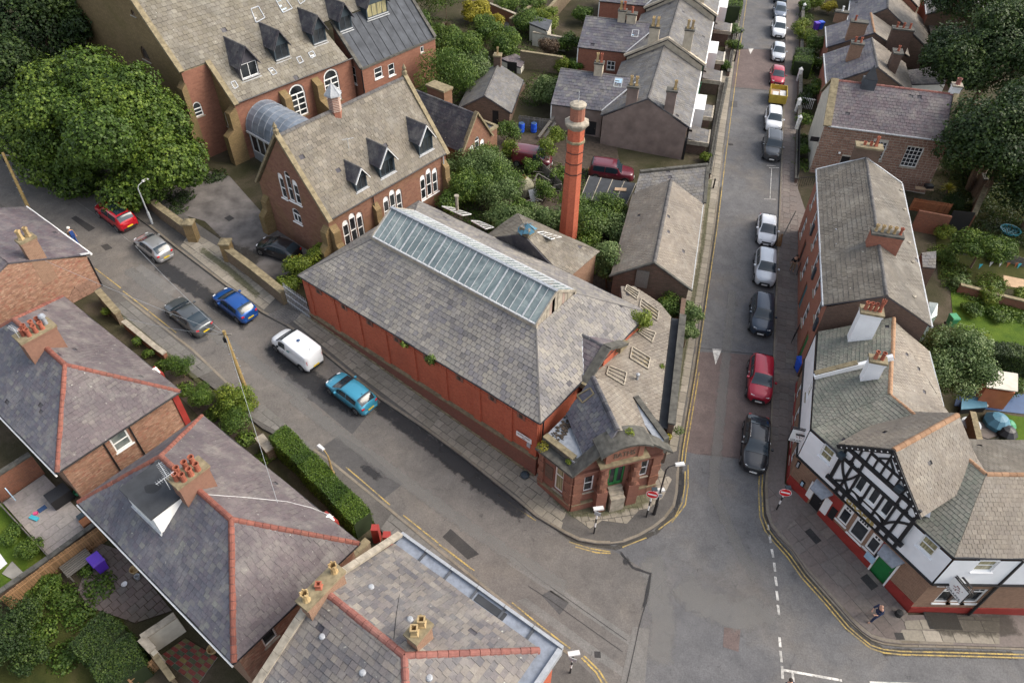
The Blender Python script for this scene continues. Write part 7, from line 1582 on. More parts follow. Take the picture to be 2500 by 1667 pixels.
def curve(a,b,c,w=.13,n=6):
 pts=[((1-t)**2*a[0]+2*t*(1-t)*b[0]+t*t*c[0],(1-t)**2*a[1]+2*t*(1-t)*b[1]+t*t*c[1])for t in[i/n for i in range(n+1)]];m=MB()
 for p,q in zip(pts[:-1],pts[1:]):m.bar(D.p(p[0],gt_-.06,p[1]),D.p(q[0],gt_-.06,q[1]),w,.1,up=D.v)
 m.build('curved_brace','black_paint',pb)
curve((2.7,5.3),(2.9,4.4),(3.9,3.4));curve((2.9,3.4),(3.6,4.1),(3.9,5.2));curve((6.5,3.4),(6.7,4.3),(7.6,5.0));curve((5.75,3.75),(6.3,3.8),(6.5,3.3));curve((3.95,3.75),(4.5,3.9),(4.8,3.35))
for x in(2.9,3.52,6.75,7.35):
 for z in(5.55,6.2):
  for s_ in(-.22,.22):m=MB();m.fbox(D,x+s_-.07,x+s_+.07,gt_-.09,gt_+.0,z-.07,z+.07);m.build('quatrefoil_cusp','black_paint',pb)
for a,b in((ga,fl),(ga,fr_2)):
 m=MB();a_=a-D.v*.05-V(0,0,.14);b_2=b-D.v*.05-V(0,0,.14);m.bar(a_,b_2,.26,.07,up=D.v);bg=m.build('bargeboard','black_paint',pb)
 for i in range(9):c_=a_+(b_2-a_)*(i+.6)/9.5-D.v*.05;m=MB();m.tube(c_,c_-D.v*.02,.045,n=8);m.build('white_dot','white_paint',bg)
# brackets below the sill, fascia and lettering
for x in(3.2,3.75,6.35,6.95,7.6):m=MB();m.fbox(f,x-.1,x+.1,-.3,-.08,2.3,3.1);m.build('bracket','black_paint',pb)
lb=MB();lb.fbox(f,3.85,6.2,-.18,-.1,2.4,3.0);lo_2=lb.build('fascia_board','render_white',pb);text_mesh(lo_2,'GRAPES',f.p(4.0,-.19,2.48),f.u*2.05,(0,0,1),.36,'gold',depth=.08)
m=MB();m.fbox(f,3.95,6.1,-.34,-.28,3.0,3.06);m.build('sign_light_bar','black_paint',lo_2)
for q in((2.6,5.75),(6.2,6.9)):m=MB();m.fbox(D,q[0]-.2,q[0]+.2,gt_-.5,gt_-.15,q[1]-.15,q[1]+.15);m.build('floodlight','slate_grey_paint',pb)
# hanging signs
def hang(c,du,h,w_,lab,z):
 o=empty('hanging_sign',c,lab,'pub sign','hanging pub signs');u_=V(*du);n_=V(-u_[1],u_[0],0);m=MB();b=c-u_*w_/2;m.obox(b-n_*.04,u_*w_,n_*.08,(0,0,h));m.build('sign_frame','black_paint',o)
 for s_ in(-1,1):
  m=MB();m.obox(b+u_*.05+V(0,0,.05)+n_*s_*.045,u_*(w_-.1),n_*.01*s_,(0,0,h-.1));bd=m.build('sign_board','white_paint',o)
  if s_*float(n_@(CAMP-c))>0:
   text_mesh(bd,'GRAPES',(b+u_*.14 if s_<0 else b+u_*(w_-.14))+V(0,0,.12)+n_*.057*s_,-s_*u_*(w_-.28),(0,0,1),.17,'slate_grey_paint',depth=.01);mm=MB();rr=random.Random(3)
   for i in range(26):a=rr.uniform(-.26,.26)*(1-.0);zz=rr.uniform(-.3,.26);mm.lathe(c+u_*a*(1-.6*max(0,-zz))*1.0+V(0,0,h*.58+zz*.8)+n_*.056*s_,[(.001,-.035),(.035,0),(.001,.035)],6)
   mm.build('grape_emblem','clay_old',bd)
 for zz in(h+.12,):m=MB();m.bar(b-u_*.1+V(0,0,zz),b+u_*(w_+1.0)+V(0,0,zz),.05);m.bar(b+u_*(w_+.9)+V(0,0,zz+.0),b+u_*(w_+.9)+V(0,0,zz+.5),.05);m.bar(b+u_*.2+V(0,0,h),b+u_*.2+V(0,0,zz),.03);m.bar(b+u_*(w_-.2)+V(0,0,h),b+u_*(w_-.2)+V(0,0,zz),.03);m.build('bracket','black_paint',o)
 m=MB();m.bar(b+u_*.25-n_*.4+V(0,0,h*.93),b+u_*(w_-.1)-n_*.4+V(0,0,h*.93),.09);m.build('sign_lamp','black_paint',o)
hang(P(1945,1076,2.7)-V(0,0,.0)+V(0,0,-.1),(.96,-.28,0),1.25,1.15,'white hanging sign lettered GRAPES over the footway beside the parked cars',0)
hang(P(2326,1452,1.9),(-.34,.94,0),1.25,1.15,'white hanging sign lettered GRAPES over the three side windows',0)
a=Ws1.px((2274,1432));sp_=MB();sp_.fbox(Ws1.f,.45,1.65,-.03,0,1.75,2.05);so2=sp_.build('street_name_plate','white_paint',label='white street name plate on the brick side wall of the pub',cat='street sign');text_mesh(so2,'QUARRY STREET',Ws1.f.p(.53,-.035,1.83),(1.04,0,0),(0,0,1),.13,'clay_old',depth=.006)
# chimneys and parapets
def wstack(px,py,z,pots,ds=.9,dt=1.5,zb_=5.6):q=P(px,py,z);cf=Fr(q[0],q[1],75+90);return stack(pb,cf,0,0,dt,ds,zb_,z,'render_white',pots,'coping',pmat='pot_red',ph=.62,pr=.13,bands=1)
wstack(2130,757,8.9,((.45,.0),(.15,0),(-.15,0),(-.45,0,'pot_red','crown',.9)),.75,1.35);wstack(2145,876,8.2,((.2,0),(-.2,0)),.6,.95)
m=MB();q=[es+V(-.1,0,.15),spl+V(0,0,.35)];m.bar(q[0],q[1],.24,.4);m.build('parapet','render_white',pb);coping(pb,[q[0]+V(.0,.12,.25),q[0]+(q[1]-q[0])*.55+V(0,.12,.25)],.35,.14,'coping',L=1.6,single=True)
m=MB();m.obox(V(25.2+7.6,19.9,-2.5),(5,0,0),(0,.15,0),(0,0,3.6));o=m.build('teal_gate','teal_paint',label='teal painted gates beside the pub',cat='gate')
# ------------------------------------------------------------------ foliage
def leaves(par,lobes,n,size,mat,name='crown',kind=None,droop=0.,seed=1,fill=.35,label=None,cat=None,group=None,aspect=1.,mesh=None):
 """lobes: (x,y,z,rx,ry,rz). many small leaf blades through the volume, denser at the surface"""
 rg=np.random.default_rng(seed);L=np.array(lobes,float);vol=(L[:,3]*L[:,4]+L[:,3]*L[:,5]+L[:,4]*L[:,5]);k=rg.choice(len(L),n,p=vol/vol.sum())
 d=rg.normal(size=(n,3));d/=np.linalg.norm(d,axis=1)[:,None];r=np.where(rg.random(n)<fill,rg.random(n)**.5,1-.16*rg.random(n)**1.5)
 cl=rg.normal(size=(260,3));cl/=np.linalg.norm(cl,axis=1)[:,None];cr_=.70+.44*rg.random(260);ni=np.argmax(d@cl.T,axis=1);dist=(d*cl[ni]).sum(1);bump=cr_[ni]*(.9+.1*(dist-.9)/.1)
 r=r*np.clip(bump,.6,1.15)
 c=L[k,:3]+d*L[k,3:]*r[:,None];nrm=d+rg.normal(scale=.55,size=(n,3));nrm[:,2]+=.35;nrm/=np.linalg.norm(nrm,axis=1)[:,None]
 a=np.cross(nrm,rg.normal(size=(n,3)));a/=np.linalg.norm(a,axis=1)[:,None];b=np.cross(nrm,a);s=size*rg.uniform(.55,1.25,n)[:,None]
 if droop:a=a*.6+np.array([0,0,-droop]);
 v=np.stack([c-a*s*.5,c+b*s*.38*aspect+nrm*s*.06,c+a*s*.5,c-b*s*.38*aspect+nrm*s*.06],1).reshape(-1,3)
 base=np.array([L[:,0].mean(),L[:,1].mean(),(L[:,2]-L[:,5]).min()]);me=bpy.data.meshes.new(name);me.vertices.add(4*n);me.vertices.foreach_set('co',(v-base).astype(np.float32).ravel());me.loops.add(4*n);me.loops.foreach_set('vertex_index',np.arange(4*n,dtype=np.int32));me.polygons.add(n);me.polygons.foreach_set('loop_start',np.arange(0,4*n,4,dtype=np.int32));me.update(calc_edges=True)
 t=np.clip(.10+.42*rg.random(n)**1.3+.34*rg.random(len(L))[k]+.30*(cr_[ni]-.95)/.17*.5+.12*nrm[:,2],0,1);at=me.attributes.new('tint','FLOAT','FACE');at.data.foreach_set('value',t.astype(np.float32));me.materials.append(MAT(mat))  # upward leaves and bulging clumps tinted paler: light and inner shade coloured in
 o=bpy.data.objects.new(name,me);link(o,base,par);return tag(o,label,cat,group,kind)
def lobeset(c,R_,n,rr,seed,flat=.75):
 rg=random.Random(seed);out=[(c[0],c[1],c[2],R_[0]*.72,R_[1]*.72,R_[2]*.72)]
 for i in range(n):
  a=rg.random()*6.283;e=rg.uniform(-.35,1)*1.2;x=math.cos(a)*math.cos(e)*R_[0]*.68;y=math.sin(a)*math.cos(e)*R_[1]*.68;z=math.sin(e)*R_[2]*.62;q=rr*rg.uniform(.7,1.25);out.append((c[0]+x,c[1]+y,c[2]+z,q,q,q*flat))
 return out
def trunk(par,base,top,r0,limbs,seed=1,mat='bark'):
 m=MB();b=V(*base);t=V(*top);rg=random.Random(seed);mid=(b+t)/2+V(rg.uniform(-.2,.2),rg.uniform(-.2,.2),0);m.tube(b-V(0,0,.2),mid,r0,r0*.75,9);m.tube(mid,t,r0*.75,r0*.5,9);m.build('trunk',mat,par)
 for l in limbs:q=V(*l);st=b+(t-b)*rg.uniform(.55,.95);mm=(st+q)/2+V(0,0,.3);k=MB();k.tube(st,mm,r0*.38,r0*.25,6);k.tube(mm,q,r0*.25,r0*.08,6);k.build('limb',mat,par)
def tree(name,base,c,R_,nl,rr,n,size,mat,label,cat='tree',group=None,seed=1,tr=.3,droop=0.,fill=.35,flat=.75,extra=()):
 o=empty(name,base,label,cat,group);lb=lobeset(c,R_,nl,rr,seed,flat)+list(extra);leaves(o,lb,n,size,mat,seed=seed,droop=droop,fill=fill)
 trunk(o,base,(c[0],c[1],c[2]-R_[2]*.3),tr,[l[:3]for l in lb[1:7]],seed);return o
def bush(px,py,r,h,mat,label,n=1500,size=.13,cat='shrub',group=None,seed=1,name='shrub',zb=None,nl=6,wpt=None,stem=True,droop=0.):
 b=GP(px,py)if wpt is None else V(*wpt);zb=b[2]if zb is None else zb;o=empty(name,(b[0],b[1],zb),label,cat,group);rz=h/2
 lb=lobeset((b[0],b[1],zb+h*.52),(r,r,rz),nl,min(r,rz)*.55,seed);leaves(o,lb,n,size,mat,seed=seed,name='foliage',droop=droop)
 if stem:m=MB();m.tube((b[0],b[1],zb-.1),(b[0],b[1],zb+h*.5),.05,.03,6);m.build('stem','bark',o)
 return o
def hedge(pts,w,h,mat,label,n=6000,size=.1,zb=None,seed=1,name='hedge',wall=True):
 """clipped hedge: box of leaves following pixel points (centre line)"""
 q=[GP(*p)for p in pts];o=empty(name,q[0],label,'hedge');rg=np.random.default_rng(seed);lb=[]
 tot=sum(np.linalg.norm(b-a)for a,b in zip(q[:-1],q[1:]));V_,T_=[],[]
 for a,b in zip(q[:-1],q[1:]):
  d_=b-a;L=np.linalg.norm(d_);d_=d_/L;nr=V(-d_[1],d_[0],0);m=int(n*L/tot);face=rg.random(m);al=rg.random(m)*L
  x=np.where(face<.45,rg.uniform(-w/2,w/2,m),np.where(face<.72,-w/2,w/2)+rg.normal(scale=.05,size=m));z=np.where(face<.45,h+rg.normal(scale=.04,size=m),rg.random(m)*h)
  N=np.where((face<.45)[:,None],[[0,0,1]],np.where((face<.72)[:,None],-nr[None],nr[None]));wob=.06*np.sin(al*2.1)+.05*np.sin(al*5.3+x*3)
  c=a[None]+al[:,None]*d_[None]+(x*(1+.06*np.sin(al*1.7)))[:,None]*nr[None]+(z+wob*(face<.45))[:,None]*V(0,0,1)[None];N=N+rg.normal(scale=.5,size=(m,3));N/=np.linalg.norm(N,axis=1)[:,None]
  A=np.cross(N,rg.normal(size=(m,3)));A/=np.linalg.norm(A,axis=1)[:,None];B=np.cross(N,A);s=size*rg.uniform(.6,1.3,m)[:,None];V_.append(np.stack([c-A*s*.5,c+B*s*.4,c+A*s*.5,c-B*s*.4],1).reshape(-1,3));T_.append(np.clip(.2+.6*rg.random(m)+.2*np.sin(al*1.3),0,1))
 v=np.concatenate(V_);t=np.concatenate(T_);k=len(v)//4;me=bpy.data.meshes.new('foliage');me.vertices.add(4*k);me.vertices.foreach_set('co',(v-q[0]).astype(np.float32).ravel());me.loops.add(4*k);me.loops.foreach_set('vertex_index',np.arange(4*k,dtype=np.int32));me.polygons.add(k);me.polygons.foreach_set('loop_start',np.arange(0,4*k,4,dtype=np.int32));me.update(calc_edges=True)
 at=me.attributes.new('tint','FLOAT','FACE');at.data.foreach_set('value',t.astype(np.float32));me.materials.append(MAT(mat));ob=bpy.data.objects.new('foliage',me);link(ob,q[0],o)
 m=MB()
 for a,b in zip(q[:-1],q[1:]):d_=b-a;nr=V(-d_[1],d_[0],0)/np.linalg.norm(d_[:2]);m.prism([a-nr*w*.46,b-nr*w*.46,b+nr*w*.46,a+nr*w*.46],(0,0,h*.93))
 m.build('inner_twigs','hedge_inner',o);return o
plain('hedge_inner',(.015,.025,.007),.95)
# big sycamore over the street on the left
T=P(215,300,7.);tb_=(T[0]+.5,T[1]-1,g(T[0]+.5,T[1]-1))
cc_=P(235,290,9.5);SYC=[(*P(x,y,z),r,r,r*.8)for x,y,z,r in((400,395,7,2.9),(455,410,6,2.0),(350,440,5.5,2.6),(300,470,5,2.2),(80,330,8,3.2),(40,280,8.5,2.6),(400,300,9,2.6),(130,210,11,3.0),(220,180,12,3.),(320,215,12,2.6),(180,430,5,2.4),(110,400,6,2.4),(250,330,11.5,2.8),(470,370,5.2,1.5))]
o=tree('sycamore_tree',(cc_[0],cc_[1]-.5,g(cc_[0],cc_[1])),(cc_[0],cc_[1],9.0),(8.0,7.4,5.8),26,1.9,125000,.27,'leaf_syc','huge leafy green sycamore spreading over the street by the church',seed=5,tr=.5,fill=.25,extra=SYC)
for i,(px,py,z,r,lab,n)in enumerate(((70,80,11,8.5,'dark dense tree in the top left corner beside the church tower',50000),(-60,210,9,7.5,'dark tree leaning in at the left edge above the street',26000),(205,-40,12,7,'dark tree at the top edge just left of the church',24000))):
 q=P(px,py,z);tree('dark_tree',(q[0],q[1],g(q[0],q[1])),q,(r,r,r*.75),22,2.4,n,.3,'leaf_dark',lab,seed=11+i,tr=.45)
# dark trees on the right
for i,(px,py,z,r,lab,n)in enumerate(((2440,130,9,8,'tall dark tree filling the top right corner',60000),(2475,330,7.5,7,'dark tree with twin leaning trunks at the right edge',42000),(2400,-10,10,7,'dark tree behind the stone building at the top right',26000),(2560,460,4,5.0,'low dark tree at the right edge above the lawn',20000))):
 q=P(px,py,z);tree('dark_tree',(q[0],q[1],g(q[0],q[1])),q,(r,r*.9,r*.7),22,2.3,n,.28,'leaf_dark',lab,seed=21+i,tr=.4)
qt=GP(2368,462)
tt_=[o for o in bpy.data.objects if o.get('label')=='dark tree with twin leaning trunks at the right edge'][0]
for a,b in(((2365,462),(2400,370)),((2372,466),(2440,352))):m=MB();m.tube(GP(*a)-V(0,0,.2),P(*b,5.5),.36,.26,9);m.build('trunk','bark',tt_)
# shrubs round the baths: (px,py base, radius, height)
q=P(1490,640,3.4);tree('buddleia_tree',(q[0],q[1],g(q[0],q[1])),q,(1.7,1.7,2.3),10,.8,9000,.16,'leaf_grey','grey-green tree squeezed between the plunge hall and the street shed',seed=31,tr=.1)
q=P(1555,782,5.6);tree('buddleia_tree',(q[0],q[1],4.6),q,(1.15,1.1,1.0),9,.45,5200,.12,'leaf_lime','round yellow-green bush rooted in the range roof beside the small gable',seed=32,tr=.05)
for i,(px,py,z,r,mt,lab)in enumerate(((1640,745,2.6,1.3,'leaf_mid','bright bush over the street wall below the shed gable'),(1685,770,2.4,1.15,'leaf_grey','grey-green bush overhanging the footway'),(1680,805,2.2,.85,'leaf_grey','smallest bush hanging lowest over the street wall'))):
 q=P(px,py,z);tree('buddleia_bush',(q[0],q[1],g(q[0],q[1])),q,(r,r,r*1.0),8,r*.42,4500,.14,mt,lab,seed=33+i,tr=.06,group=None)
# overgrown yard behind the baths: individual shrubs
YS=[(1150,420,1.7,3.4,'leaf_grey'),(1230,460,1.6,3.2,'leaf_mid'),(1325,470,.9,2.0,'leaf_mid'),(1355,340,.9,2.4,'leaf_lime'),(1240,330,1.2,2.2,'leaf_mid'),(1425,570,1.6,3.2,'leaf_mid'),(1530,600,1.5,2.8,'leaf_grey'),(1160,480,1.7,3.0,'leaf_mid'),(1210,440,1.8,3.0,'leaf_grey'),(1395,520,1.5,2.6,'leaf_mid'),(1270,525,1.5,2.2,'leaf_mid'),(1115,430,1.3,2.6,'leaf_grey'),(1180,440,2.3,3.6,'leaf_grey'),(1225,500,1.9,3.0,'leaf_grey'),(1130,470,1.9,2.8,'leaf_mid'),(1240,560,2.0,2.6,'leaf_grey'),(1290,545,1.7,2.4,'leaf_grey'),(1340,560,1.8,2.6,'leaf_grey'),(1190,390,1.5,2.4,'leaf_mid'),(1440,560,1.9,2.8,'leaf_grey'),(1470,530,1.8,2.8,'leaf_mid'),(1500,570,1.6,2.4,'leaf_grey'),(1420,600,1.5,2.2,'leaf_mid'),(1250,375,.9,2.2,'leaf_lime'),(1330,390,.9,3.0,'leaf_lime'),(1300,400,1.0,1.4,'leaf_mid'),(1100,500,1.2,2.,'leaf_mid'),(1010,450,1.2,2.6,'leaf_lime'),(990,500,1.0,1.6,'leaf_mid'),(1370,430,1.0,1.6,'leaf_mid'),(1460,500,1.1,1.8,'leaf_grey')]
wh=['tall and leafy by the annex windows','crowding the tank','behind the scrap heap','by the propped beams','under the outbuilding wall','dark one right of the chimney base','between plunge hall and shed','midway along the annex wall','in the thick of the yard','hugging the tall chimney','in front of the white panel','at the annex corner','tallest by the annex','beside the old tank','by the hall wall','behind the plunge hall roof','near the tarpaulined turret','left of the tall chimney','against the annex gable','right of the tall chimney','in front of the carport','beside the shed wall','low at the chimney foot','growing through the old van','upright lime one by the fence','sprawling by the scrap','below the hall downpipe','climbing the hall wall','under the hall windows','between chimney and carport','under the carport edge']
for i,(px,py,r,h,mt)in enumerate(YS):r*=1.12;h*=1.15;bush(px,py+20,r,h,mt,('bright ' if mt=='leaf_lime' else('grey-green ' if mt=='leaf_grey' else 'mid-green '))+'yard shrub '+wh[i],int(2600*r*r/1.8)+700,.15,seed=50+i,nl=9)
# top gardens
TG=[(1090,230,2.6,5.2,'leaf_mid','large ivy-like tree against the garden wall'),(1140,160,2.4,4.2,'leaf_mid','dense green tree left of the flowering shrub'),(1085,120,2.2,3.4,'leaf_mid','green shrub by the red leaved palm'),(1165,195,1.6,3.2,'leaf_grey','shrub with white blossom'),(1230,125,2.2,3.4,'leaf_mid','billowing hedge plant in the middle of the gardens'),(1290,70,1.8,3.0,'leaf_mid','green climber mound beside the small flat shed'),(1335,60,1.6,2.8,'leaf_lime','bright climber over the far garden wall'),(1050,40,1.8,6.0,'leaf_mid','tall ivy column at the dark brick wall'),(1090,30,1.6,6.4,'leaf_mid','second ivy column with a split trunk'),(1160,40,1.7,2.6,'leaf_yellow','golden hedge shrub nearest the white house'),(1205,65,1.6,2.2,'leaf_yellow','golden shrub at the end of the hedge'),(1185,90,1.9,3.0,'leaf_mid','dark mound below the golden hedge'),(1340,130,1.2,2.4,'leaf_bronze','bronze leaved bush by the white garden wall'),(1385,115,1.5,2.2,'leaf_hedge','green hedge shrub beside the terrace wing'),(1345,245,2.0,3.2,'leaf_grey','round garden tree between the outbuilding and the terrace'),(1420,45,1.2,2.4,'leaf_mid','rose bush with white flowers by the second wing'),(1370,165,.9,1.8,'leaf_lime','small lime shrub on the yard wall'),(1030,75,1.6,3.0,'leaf_mid','low dark shrub beside the church extension'),(1240,20,1.5,2.5,'leaf_mid','shrub at the top edge behind the paved yard'),(1300,20,1.6,2.6,'leaf_mid','leafy shrub at the top edge between walls'),(1400,160,1.0,1.5,'leaf_hedge','low hedge tuft in front of the wing')]
for i,(px,py,r,h,mt,lab)in enumerate(TG):
 r*=1.28;h*=1.08
 bush(px,py+14,r,h,mt,lab,int(2300*r*r/1.8)+900,.18,seed=80+i,nl=10,droop=.5 if i in(0,7,8)else 0)
for(px,py,z,n)in((1180,165,3.0,260),(1187,150,2.8,160),(1425,38,2.3,140),(1408,28,2.5,60),(2085-85,155,2.0,260)):
 q=P(px,py,z);leaves(None,[(q[0],q[1],q[2],1.0,1.0,.8)],n,.2,'petal','blossom','stuff',seed=int(px))
# garden wall ivy, gardens east side top
for i,(px,py,r,h,mt,lab)in enumerate(((1952,75,1.3,2.2,'leaf_lime','yellow-green garden shrub beside the blue bins'),(1958,100,1.4,2.4,'leaf_lime','large lime shrub in the front garden'),(1985,120,1.5,2.4,'leaf_mid','variegated shrub in the front garden'),(1970,160,1.2,2.0,'leaf_mid','shrub beside the clipped hedge block'),(2000,165,1.2,2.2,'leaf_mid','bush with white roses'),(1990,225,1.1,2.2,'leaf_mid','narrow shrub against the stone house wall'),(1960,250,1.1,1.6,'leaf_dark','dark shrub behind the white gate'),(1955,300,.8,1.5,'leaf_mid','small shrub behind the railings by the stone house'),(1953,370,.7,1.4,'leaf_mid','small shrub lower along the railings'),(1985,15,1.5,2.2,'leaf_lime','lime shrub at the top of the gardens'),(2020,25,1.2,2.0,'leaf_yellow','yellow flowering shrub at the top edge'),(1960,25,1.2,2.0,'leaf_mid','green shrub at the top by the white gatepost'),(1788,120,1.0,1.8,'leaf_mid','front garden shrub beside the lower porch'),(1770,165,.8,1.4,'leaf_mid','shrub beside the dark green door'),(1722,385,.6,1.1,'leaf_lime','little shrub by the end terrace door'),(1792,80,1.0,1.6,'leaf_grey','pale shrub under the big clipped hedge'))):bush(px,py+10,r,h,mt,lab,int(1500*r*r)+600,.16,seed=120+i,nl=8)
hedge([(1770,60),(1785,-30)],3.4,2.6,'leaf_hedge','large clipped hedge block in the front garden at the top',9000,.16,seed=141);hedge([(1952,190),(1955,155)],2.2,2.0,'leaf_hedge','small clipped square hedge in the east front garden',2500,.14,seed=142)
# hedges and bushes on the lower left
hedge([(690,1090),(760,1160),(845,1250),(893,1300)],1.35,1.75,'leaf_hedge','long clipped green hedge beside the footway and lamp column',26000,.085,seed=143)
bush(452,920,1.05,2.0,'leaf_hedge','small round clipped bush furthest up the street',7000,.075,seed=144,nl=0+5);bush(498,990,1.2,2.2,'leaf_hedge','darker round clipped bush left of the yellow-green tree',8000,.075,seed=145,nl=5)
q=P(572,985,2.2);tree('garden_tree',(q[0],q[1],g(q[0],q[1])),q,(1.45,1.45,1.7),12,.6,9000,.12,'leaf_lime','loose yellow-green tree at the telegraph pole',seed=146,tr=.08)
bush(590,1050,1.25,1.9,'leaf_mid','rounded green bush below the yellow-green tree',7000,.09,seed=147,nl=6)
for i,(px,py,r,h,mt,lab)in enumerate(((340,845,.55,.9,'leaf_mid','low plant in the brick edged bed'),(370,870,.5,.8,'leaf_mid','second low plant in the brick edged bed'),(265,770,.5,.9,'leaf_lime','lime plant in the corner by the first gable'),(700,690,0,0,'',''))):
 if r:bush(px,py,r,h,mt,lab,900,.09,seed=150+i,nl=4)
# shrubs by the steel gate and hall corner
for i,(px,py,z,r,mt,lab)in enumerate(((738,655,3.0,1.5,'leaf_lime','bright green shrub beside the steel gates and baths corner'),(705,700,2.2,1.1,'leaf_lime','lower bright shrub spilling over the yard wall'),(775,622,3.3,1.2,'leaf_lime','leafy shrub between baths roof and school gable'))):
 q=P(px,py,z);tree('elder_bush',(q[0],q[1],g(q[0],q[1])),q,(r,r,r*1.0),9,r*.45,4500,.15,mt,lab,seed=160+i,tr=.06)
for i,(px,py,r,lab)in enumerate(((1053,876,.62,'large tuft of green growing from the baths gutter'),(985,838,.36,'middle tuft of green growing from the baths gutter'),(966,812,.25,'smallest tuft of green growing from the baths gutter'))):q=P(px,py,5.6);bush(0,0,r,r*1.8,'leaf_lime' if i else 'leaf_mid',lab,900 if not i else 350,.12,seed=170+i,wpt=q-V(0,0,r),name='wall_plant',stem=False,cat='weed',nl=3)
for i,(px,py,z,r,mt)in enumerate(((1650,890,3.4,.3,'leaf_lime'),(1647,960,3.3,.35,'leaf_lime'),(1657,1050,1.2,.4,'leaf_mid'),(1632,1065,3.0,.25,'leaf_yellow'),(1537,1055,6.7,.3,'leaf_lime'),(1325,1090,4.7,.4,'leaf_yellow'),(1390,1125,4.7,.22,'leaf_lime'),(1615,895,3.9,.25,'leaf_lime'))):
 leaves(None,[(*P(px,py,z),r,r,r*.7)],260,.1,mt,'wall_weed',seed=180+i,label=['lime weed on the street parapet, upper','lime weed on the street parapet, lower','green weed at the foot of the street wall','yellow weed on the parapet end','tuft growing on the curved stone hood','mossy yellow plant on the left cornice corner','green tuft on the entrance cornice','weed in the black box gutter'][i],cat='weed')
# right-hand garden
q=P(2325,885,3.4);tree('garden_tree',(q[0],q[1],g(q[0],q[1])),q,(3.1,3.1,2.9),16,1.1,26000,.16,'leaf_grey','round grey-green tree beside the pub rear roof',seed=190,tr=.16)
q=P(2400,600,1.9);tree('apple_tree',(q[0],q[1],g(q[0],q[1])),q,(3.4,1.9,1.5),12,.9,15000,.15,'leaf_mid','low spreading apple tree in the back garden',seed=191,tr=.12,flat=.6)
hedge([(2330,880),(2420,893),(2540,915)],1.6,2.0,'leaf_dark','dark clipped hedge below the back lawn',12000,.11,seed=192)
for i,(px,py,r,h,mt,lab)in enumerate(((2410,735,1.3,1.3,'leaf_lime','round yellow-green shrub on the lawn edge'),(2490,735,1.1,1.2,'leaf_lime','second yellow-green shrub at the right edge'),(2340,700,1.1,1.0,'leaf_grey','grey-leaved herb clump in the border'),(2300,640,1.0,1.2,'leaf_mid','fern clump behind the terrace outshut'),(2370,765,1.2,.9,'leaf_mid','border plants above the grass'),(2430,775,1.2,.8,'leaf_mid','border plants beside the pink flowers'),(2298,582,1.1,1.6,'leaf_lime','lime bush beside the black gateway'),(2306,425,.9,2.4,'leaf_dark','upright shrub at the corner of the stone house'),(2320,512,1.1,1.6,'leaf_dark','dark shrub behind the timber fence'),(2470,965,.8,1.6,'leaf_mid','tall thin shrub by the garden shed'),(2430,640,.9,.8,'leaf_dark','dark bush right of the apple tree'),(2360,430,1.2,1.6,'leaf_dark','dark undergrowth below the leaning trunks'))):bush(px,py,r,h,mt,lab,int(1800*r*r)+600,.12,seed=200+i,nl=8)
def spiky(px,py,r,n,mat,label,zb=0.):
 b=GP(px,py,zb);o=empty('spiky_plant',b,label,'plant');m=MB();rg=random.Random(px)
 for i in range(n):
  a=rg.random()*6.283;e=rg.uniform(.2,1.3);d_=V(math.cos(a)*math.cos(e),math.sin(a)*math.cos(e),math.sin(e));s=V(-math.sin(a),math.cos(a),0)*.04;p1=b+V(0,0,.3);p2=p1+d_*r*.6;p3=p1+d_*r-V(0,0,r*.25);t=rg.random();m.poly([p1-s,p1+s,p2+s,p2-s],t=t);m.poly([p2-s,p2+s,p3],t=t)
 m.build('leaf_blades',mat,o,kind='stuff');m=MB();m.tube(b-V(0,0,.1),b+V(0,0,.4),.09);m.build('stem','bark',o);return o
spiky(2310,470,1.0,90,'leaf_yellow','bright yellow spiky plant on the raised terrace by the fence',1.0);spiky(2510,905,1.6,120,'leaf_yellow','tall yellow-green cordyline at the right edge');sp3=spiky(1090,75,1.1,90,'leaf_bronze','red-leaved palm in the top garden',1.8)
# lower left gardens
for i,(px,py,r,h,mt,lab)in enumerate(((30,1560,2.4,2.6,'leaf_dark','large dark bush in the bottom left corner'),(120,1440,1.3,.9,'leaf_mid','leafy bed beside the timber fence'),(78,1350,.9,1.2,'leaf_mid','rounded shrub beyond the pale patio'),(38,1312,.8,1.0,'leaf_mid','shrub beside the patio wall'),(215,1400,.6,.7,'leaf_mid','small shrub behind the purple bin'),(75,1620,1.2,1.4,'leaf_dark','dark shrub at the very bottom left'))):bush(px,py,r,h,mt,lab,int(2600*r*r)+600,.1,seed=230+i,nl=8)
hedge([(230,1560),(290,1600),(330,1680)],2.2,1.4,'leaf_dark','broad dark hedge between the two back gardens',12000,.09,seed=240)

